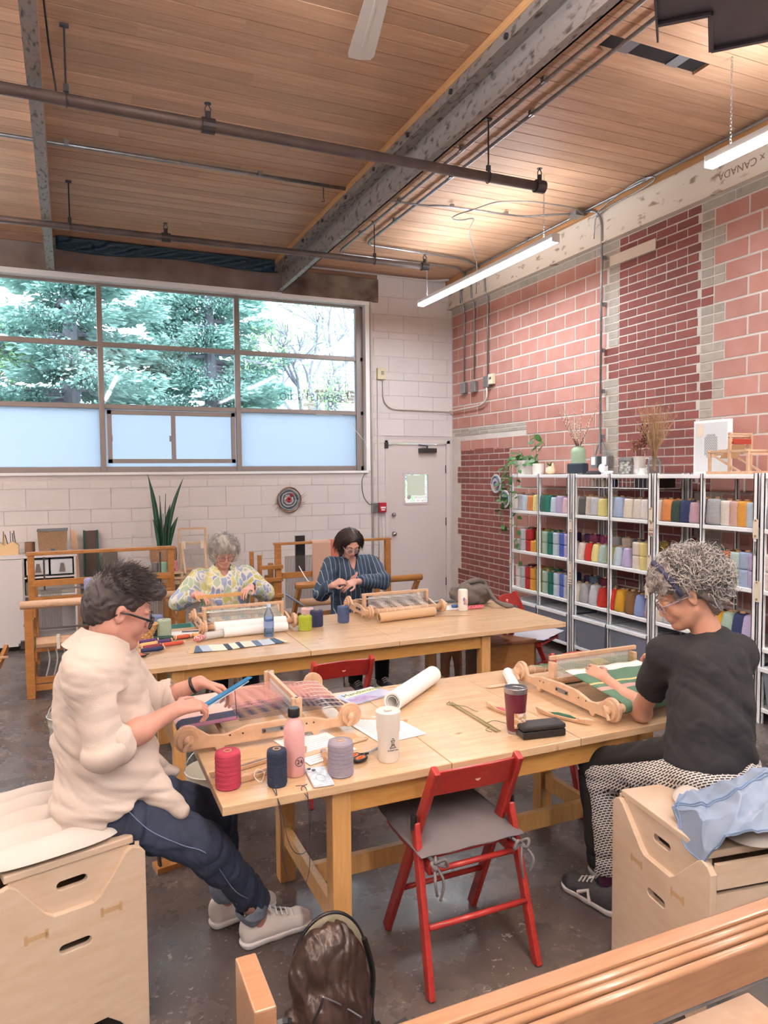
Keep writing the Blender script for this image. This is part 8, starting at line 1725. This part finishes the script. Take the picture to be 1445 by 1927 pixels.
pc_ = plaid('pink_stripe_cloth', 0, [(0,'C9A592'),(.40,'B9705C'),(.55,'C9A592'),(.63,'B9705C'),(.70,'C9A592')], .56); o_ = MB().grid(lambda u, v: (.0+(-.26+.36*u), .262-.03*math.sin(PI*min(1,v*6))*0-.004*math.sin(u*9+v*5), 1.10-.46*v), 16, 16).build('hanging_cloth', pc_, t, smooth=True); m_ = o_.modifiers.new('s','SOLIDIFY'); m_.thickness = .005
MB().box((-.26,.26,1.096),(.10,.36,1.102)).build('hanging_cloth', pc_, t); mb = MB()
for k in range(40): mb.bar((-.25+.0088*k,.262,.645),(-.25+.0088*k+rn.uniform(-.004,.004),.260,.57+rn.uniform(-.02,.02)),.002,.002)
tag(mb.build('fringe', cmat('C98A78'), t), kind='stuff'); mb = MB()
for k in range(46): mb.bar((-.54+.007*k,.31,.40),(-.54+.007*k,.31,.95),.003,.002)
tag(mb.build('heddles', cmat('5A5654'), t), kind='stuff'); MB().box((-.40,.38,.75),(-.30,.42,1.15)).build('castle_box', blackm, t)
MB().tube(smooth_path([(-.40,.28,.84),(-.38,.05,.72),(-.36,-.3,.66),(-.42,-.44,.76)]), .005, 5).build('cord', white, t); MB().bar((-.78,-.55,.70),(-.58,-.45,.56),.03,.012).build('blue_lever', cmat('A9C0D6', .3), t)
t = thing('table_loom', (1.80, 7.30, 0), 'smaller wooden loom frame standing left of the pink striped cloth', 'loom')
for y in (-.10,.25): MB().box((-.06,y,0),(-.02,y+.04,.98)).box((.10,y,0),(.14,y+.04,.72)).build('post', loomold, t, bevel=.002)
for z in (.85,.72,.55,.15): MB().box((-.05,-.11,z-.02),(.20,-.07,z+.02)).build('rail', loomold, t, bevel=.002)
# loom just visible at the far left edge
t = thing('floor_loom', (-.78, 6.6, 0), 'corner of another wooden loom at the left picture edge', 'loom'); MB().box((.14,-.05,0),(.18,.0,.66)).build('post', loomold, t); MB().bar((.10,-.6,.02),(.27,.05,.40),.03,.05).build('side_rail', loomold, t, bevel=.002); MB().bar((.17,-.7,.30),(.17,.3,.42),.03,.05).build('side_rail', loomold, t, bevel=.002)
for z, x in ((.345,.27),(.31,.22)): MB().cyl((x-.10,-.1,z),(x+.02,-.1,z),.012,10).build('handle', loomwood, t, smooth=True)
MB().cbox((.20,-.1,.34),(.04,.04,.06)).build('clamp', blackm, t)
# ================================================================ floor things
def bucket(label, x, y, s_, txt, rz):
    t = thing('metal_bucket', (x, y, 0), label, 'bucket', rz); cr_ = mat('cream_enamel_steel', 'CFCABA', .45) if 'cream_enamel_steel' not in bpy.data.materials else bpy.data.materials['cream_enamel_steel']
    MB().lathe([(0,.004),(.095,.0),(.10,.004),(.106,.05),(.108,.054),(.109,.05),(.128,.22),(.131,.224),(.130,.23),(.138,.28),(.143,.284),(.139,.288),(.134,.28),(.098,.012),(0,.012)], 40).build('body', cr_, t, auto=50)
    MB().tube([(.142*math.cos(a), .10*math.sin(a)*.3, .27+.13*math.sin(a)) for a in [i*PI/16 for i in range(17)]], .003, 6).build('handle', steel, t)
    if txt:
        MB().tube([(.1245*math.sin(a), -.1245*math.cos(a), z) for a, z in [(-.45,.105),(-.2,.105),(0,.105),(.2,.105),(.45,.105),(.45,.185),(.2,.185),(0,.185),(-.2,.185),(-.45,.185),(-.45,.105)]], .0025, 5).build('label_frame', blackm, t)
        for i, ch in enumerate(txt): a = (i-1.5)*.19; text(ch, .055, TR(.1235*math.sin(a), -.1235*math.cos(a), .143) @ RZ(a) @ RX(PI/2-.1), blackm, 'label_letter', t)
    return t
bucket('cream enamel bucket on the floor left of the person in cream linen', -.035, 4.98, 1, '', .4)
bucket('cream enamel bucket lettered YARN under the table end', .64, 3.72, 1, 'YARN', -.1)
bench = mat('walnut_stain', '8A5A38', .35, noise=(4,.5), col2='70452A', stretch=(2,10,2)); benchf = mat('honey_oak', 'A9723C', .4, noise=(4,.5), col2='935F2E', stretch=(2,2,10))
t = thing('wooden_bench', (3.06, 4.92, 0), 'brown wooden storage bench under the end of the back table', 'bench', -.08); MB().box((-.36,-.20,.455),(.36,.22,.485)).build('lid', bench, t, bevel=.006); MB().box((-.10,-.17,.12),(.33,-.15,.455)).build('front_panel', benchf, t, bevel=.002); MB().box((.31,-.17,.12),(.33,.19,.455)).build('side_panel', bench, t); MB().box((-.12,-.17,.12),(-.10,.19,.455)).build('side_panel', bench, t)
MB().prism([(-.18,0),(-.13,0)]+[(-.02+.07*math.cos(math.radians(a)), .20+.17*math.sin(math.radians(a))) for a in range(200,-21,-20)]+[(.12,0),(.19,0),(.19,.455),(-.18,.455)], .02, TR(-.33,.01,0) @ RZ(PI/2)).build('end_panel', bench, t)
MB().cyl((.30,-.14,0),(.30,-.14,.12),.012,8).cyl((-.08,-.14,0),(-.08,-.14,.12),.012,8).build('leg', bench, t)
for k in range(3): pass
# loom shuttle rack leaning behind the near table's left end
t = thing('warping_paddle', (.42, 3.36, 0), 'narrow wooden tray with dark combs standing behind the table end', 'tray', .2); MB().bar((0,0,0),(-.03,.12,.34),.035,.02).build('side', loomold, t); MB().bar((-.09,0,.0),(-.10,.10,.42),.012,.02).build('comb', darkmetal, t); MB().box((-.11,-.02,0),(.03,.06,.025)).build('base', loomold, t)
# white carton leg seen between the chair and the table
t = thing('white_box', (1.62, 4.75, 0), 'white board box under the back table', 'box'); MB().box((-.10,-.08,0),(.10,.10,.40)).build('box', wc_, t, bevel=.003)
# leather backpack
lth = mat('brown_leather', '3A2A24', .30, noise=(7,.6), col2='2B1F1B', bump=(14, .8, .012)); bx_ = Vv((.705, 2.075, 0))
t = thing('backpack', tuple(bx_), 'dark brown leather backpack slumped on the floor by the table leg', 'backpack')
g = SDF((-.20,-.14,-.02), (.20,.16,.44), .005)
g.ell((0,0,.10), (.135,.075,.12), None, .05).ell((.0,.01,.22), (.12,.062,.13), None, .05).ell((.01,.03,.28), (.085,.045,.10), None, .04).ell((-.02,-.055,.12), (.09,.04,.10), None, .03)
g.cap((.0,.045,.385), (.06,.05,.33), .045, .04, .02, -1) if False else g; g.wrinkle(.012, 30, 6, [(1,0,.6),(.4,.2,1),(1,.5,-.4)]).wrinkle(.004, 80, 7); g.plane((0,0,.003), (0,0,-1)); sobj(g, 'body', lth, t, 1)
def zline(f, r, m, nm): MB().tube([f(i/30) for i in range(31)], r, 6).build(nm, m, t, smooth=True)
g = SDF((-.20,-.14,-.02), (.22,.20,.44), .005); g.ell((.025,.075,.20), (.128,.028,.185), None, .02).plane((0,0,.01), (0,0,-1)); g.ell((.02,.045,.22), (.108,.025,.155), None, .01, -1); sobj(g, 'back_panel', mat('khaki_lining', '7A7462', .9, bump=(20,.6,.01)), t, 1)
zline(lambda u: Vv((.025+.128*math.cos(PI*(.02+.96*u)), .075, .20+.185*math.sin(PI*(.02+.96*u)))), .006, blackm, 'edge'); zline(lambda u: Vv((.005+.112*math.cos(PI*(.05+.9*u)), .03, .235+.125*math.sin(PI*(.05+.9*u)))), .0045, lth, 'edge')
zline(lambda u: Vv((-.055+.125*u, -.085+.012*math.sin(u*PI)-.01, .245-.105*u)), .003, steel, 'zipper'); MB().tube(smooth_path([(-.055,-.098,.245),(-.062,-.102,.225),(-.085,-.095,.175)]), .004, 6).build('zip_pull', blackm, t)
MB().tube([Vv((-.165+.055*math.cos(a), -.02, .10+.055*math.sin(a)*.9)) for a in [.4+i*5.4/20 for i in range(21)]], .010, 4).build('strap', blackm, t); MB().tube(smooth_path([(.13,.03,.30),(.155,.02,.18),(.14,.0,.05),(.18,-.02,.012),(.26,-.01,.012)]), .010, 5).build('strap', blackm, t); MB().cbox((.16,-.02,.02),(.012,.03,.03)).build('buckle', chrome, t)
# foreground loom (nearest the camera)
fgm = mat('foreground_maple', 'A67E60', .3, noise=(8,.5), col2='946C4E', stretch=(1.2,12,12), rnd=.04, coat=.35)
t = thing('floor_loom', (1.1, 1.0, 0), 'reddish wooden floor loom rails crossing the bottom right corner', 'loom')
MB().box((-.868,.035,0),(-.833,.172,1.0)).build('front_post', fgm, t, bevel=.003); MB().box((.9,.035,0),(.935,.172,1.0)).build('front_post', fgm, t, bevel=.003)
MB().box((-.83,.008,.855),(.9,.045,.90)).build('top_rail', fgm, t, bevel=.005)
for y in (-.006,-.027,-.051): MB().cyl((-.83,y,.893),(.9,y,.893),.0085,14).build('harness_rod', fgm, t, smooth=True)
for y in (-.006,-.027): MB().box((-.83,y-.007,.85),(.9,y+.007,.888)).build('harness_bar', fgm, t)
MB().box((-.83,-.059,.825),(.9,-.045,.893)).build('harness_bar', fgm, t, bevel=.002)
MB().cyl((-.25,-.035,.80),(.60,-.035,.80),.005,10).build('steel_rod', steel, t); MB().cyl((-.24,-.035,.795),(-.24,-.035,.83),.008,10).build('rod_end', white, t)
MB().box((-.12,-.06,.705),(.16,.02,.728)).build('breast_board', loomwood, t, bevel=.002); MB().cyl((-.3,-.10,.735),(.9,-.10,.735),.026,18).build('cloth_beam', fgm, t, smooth=True)
mb = MB()
for k in range(9): mb.cyl((.33+.005*k,.02,.60),(.345+.007*k,.0,.86),.0008,4)
tag(mb.build('warp_ends', cmat('C9BDB2'), t), kind='stuff'); lathe_thing('clear_jar', 'translucent plastic tub standing beneath the foreground loom', 'jar', 1.62, 1.30, 0, [(0,0),(.09,0),(.10,.01),(.11,.40),(.105,.41),(.095,.012),(0,.012)], pane_mat('cloudy_plastic','D8DADC',.4), 'tub')
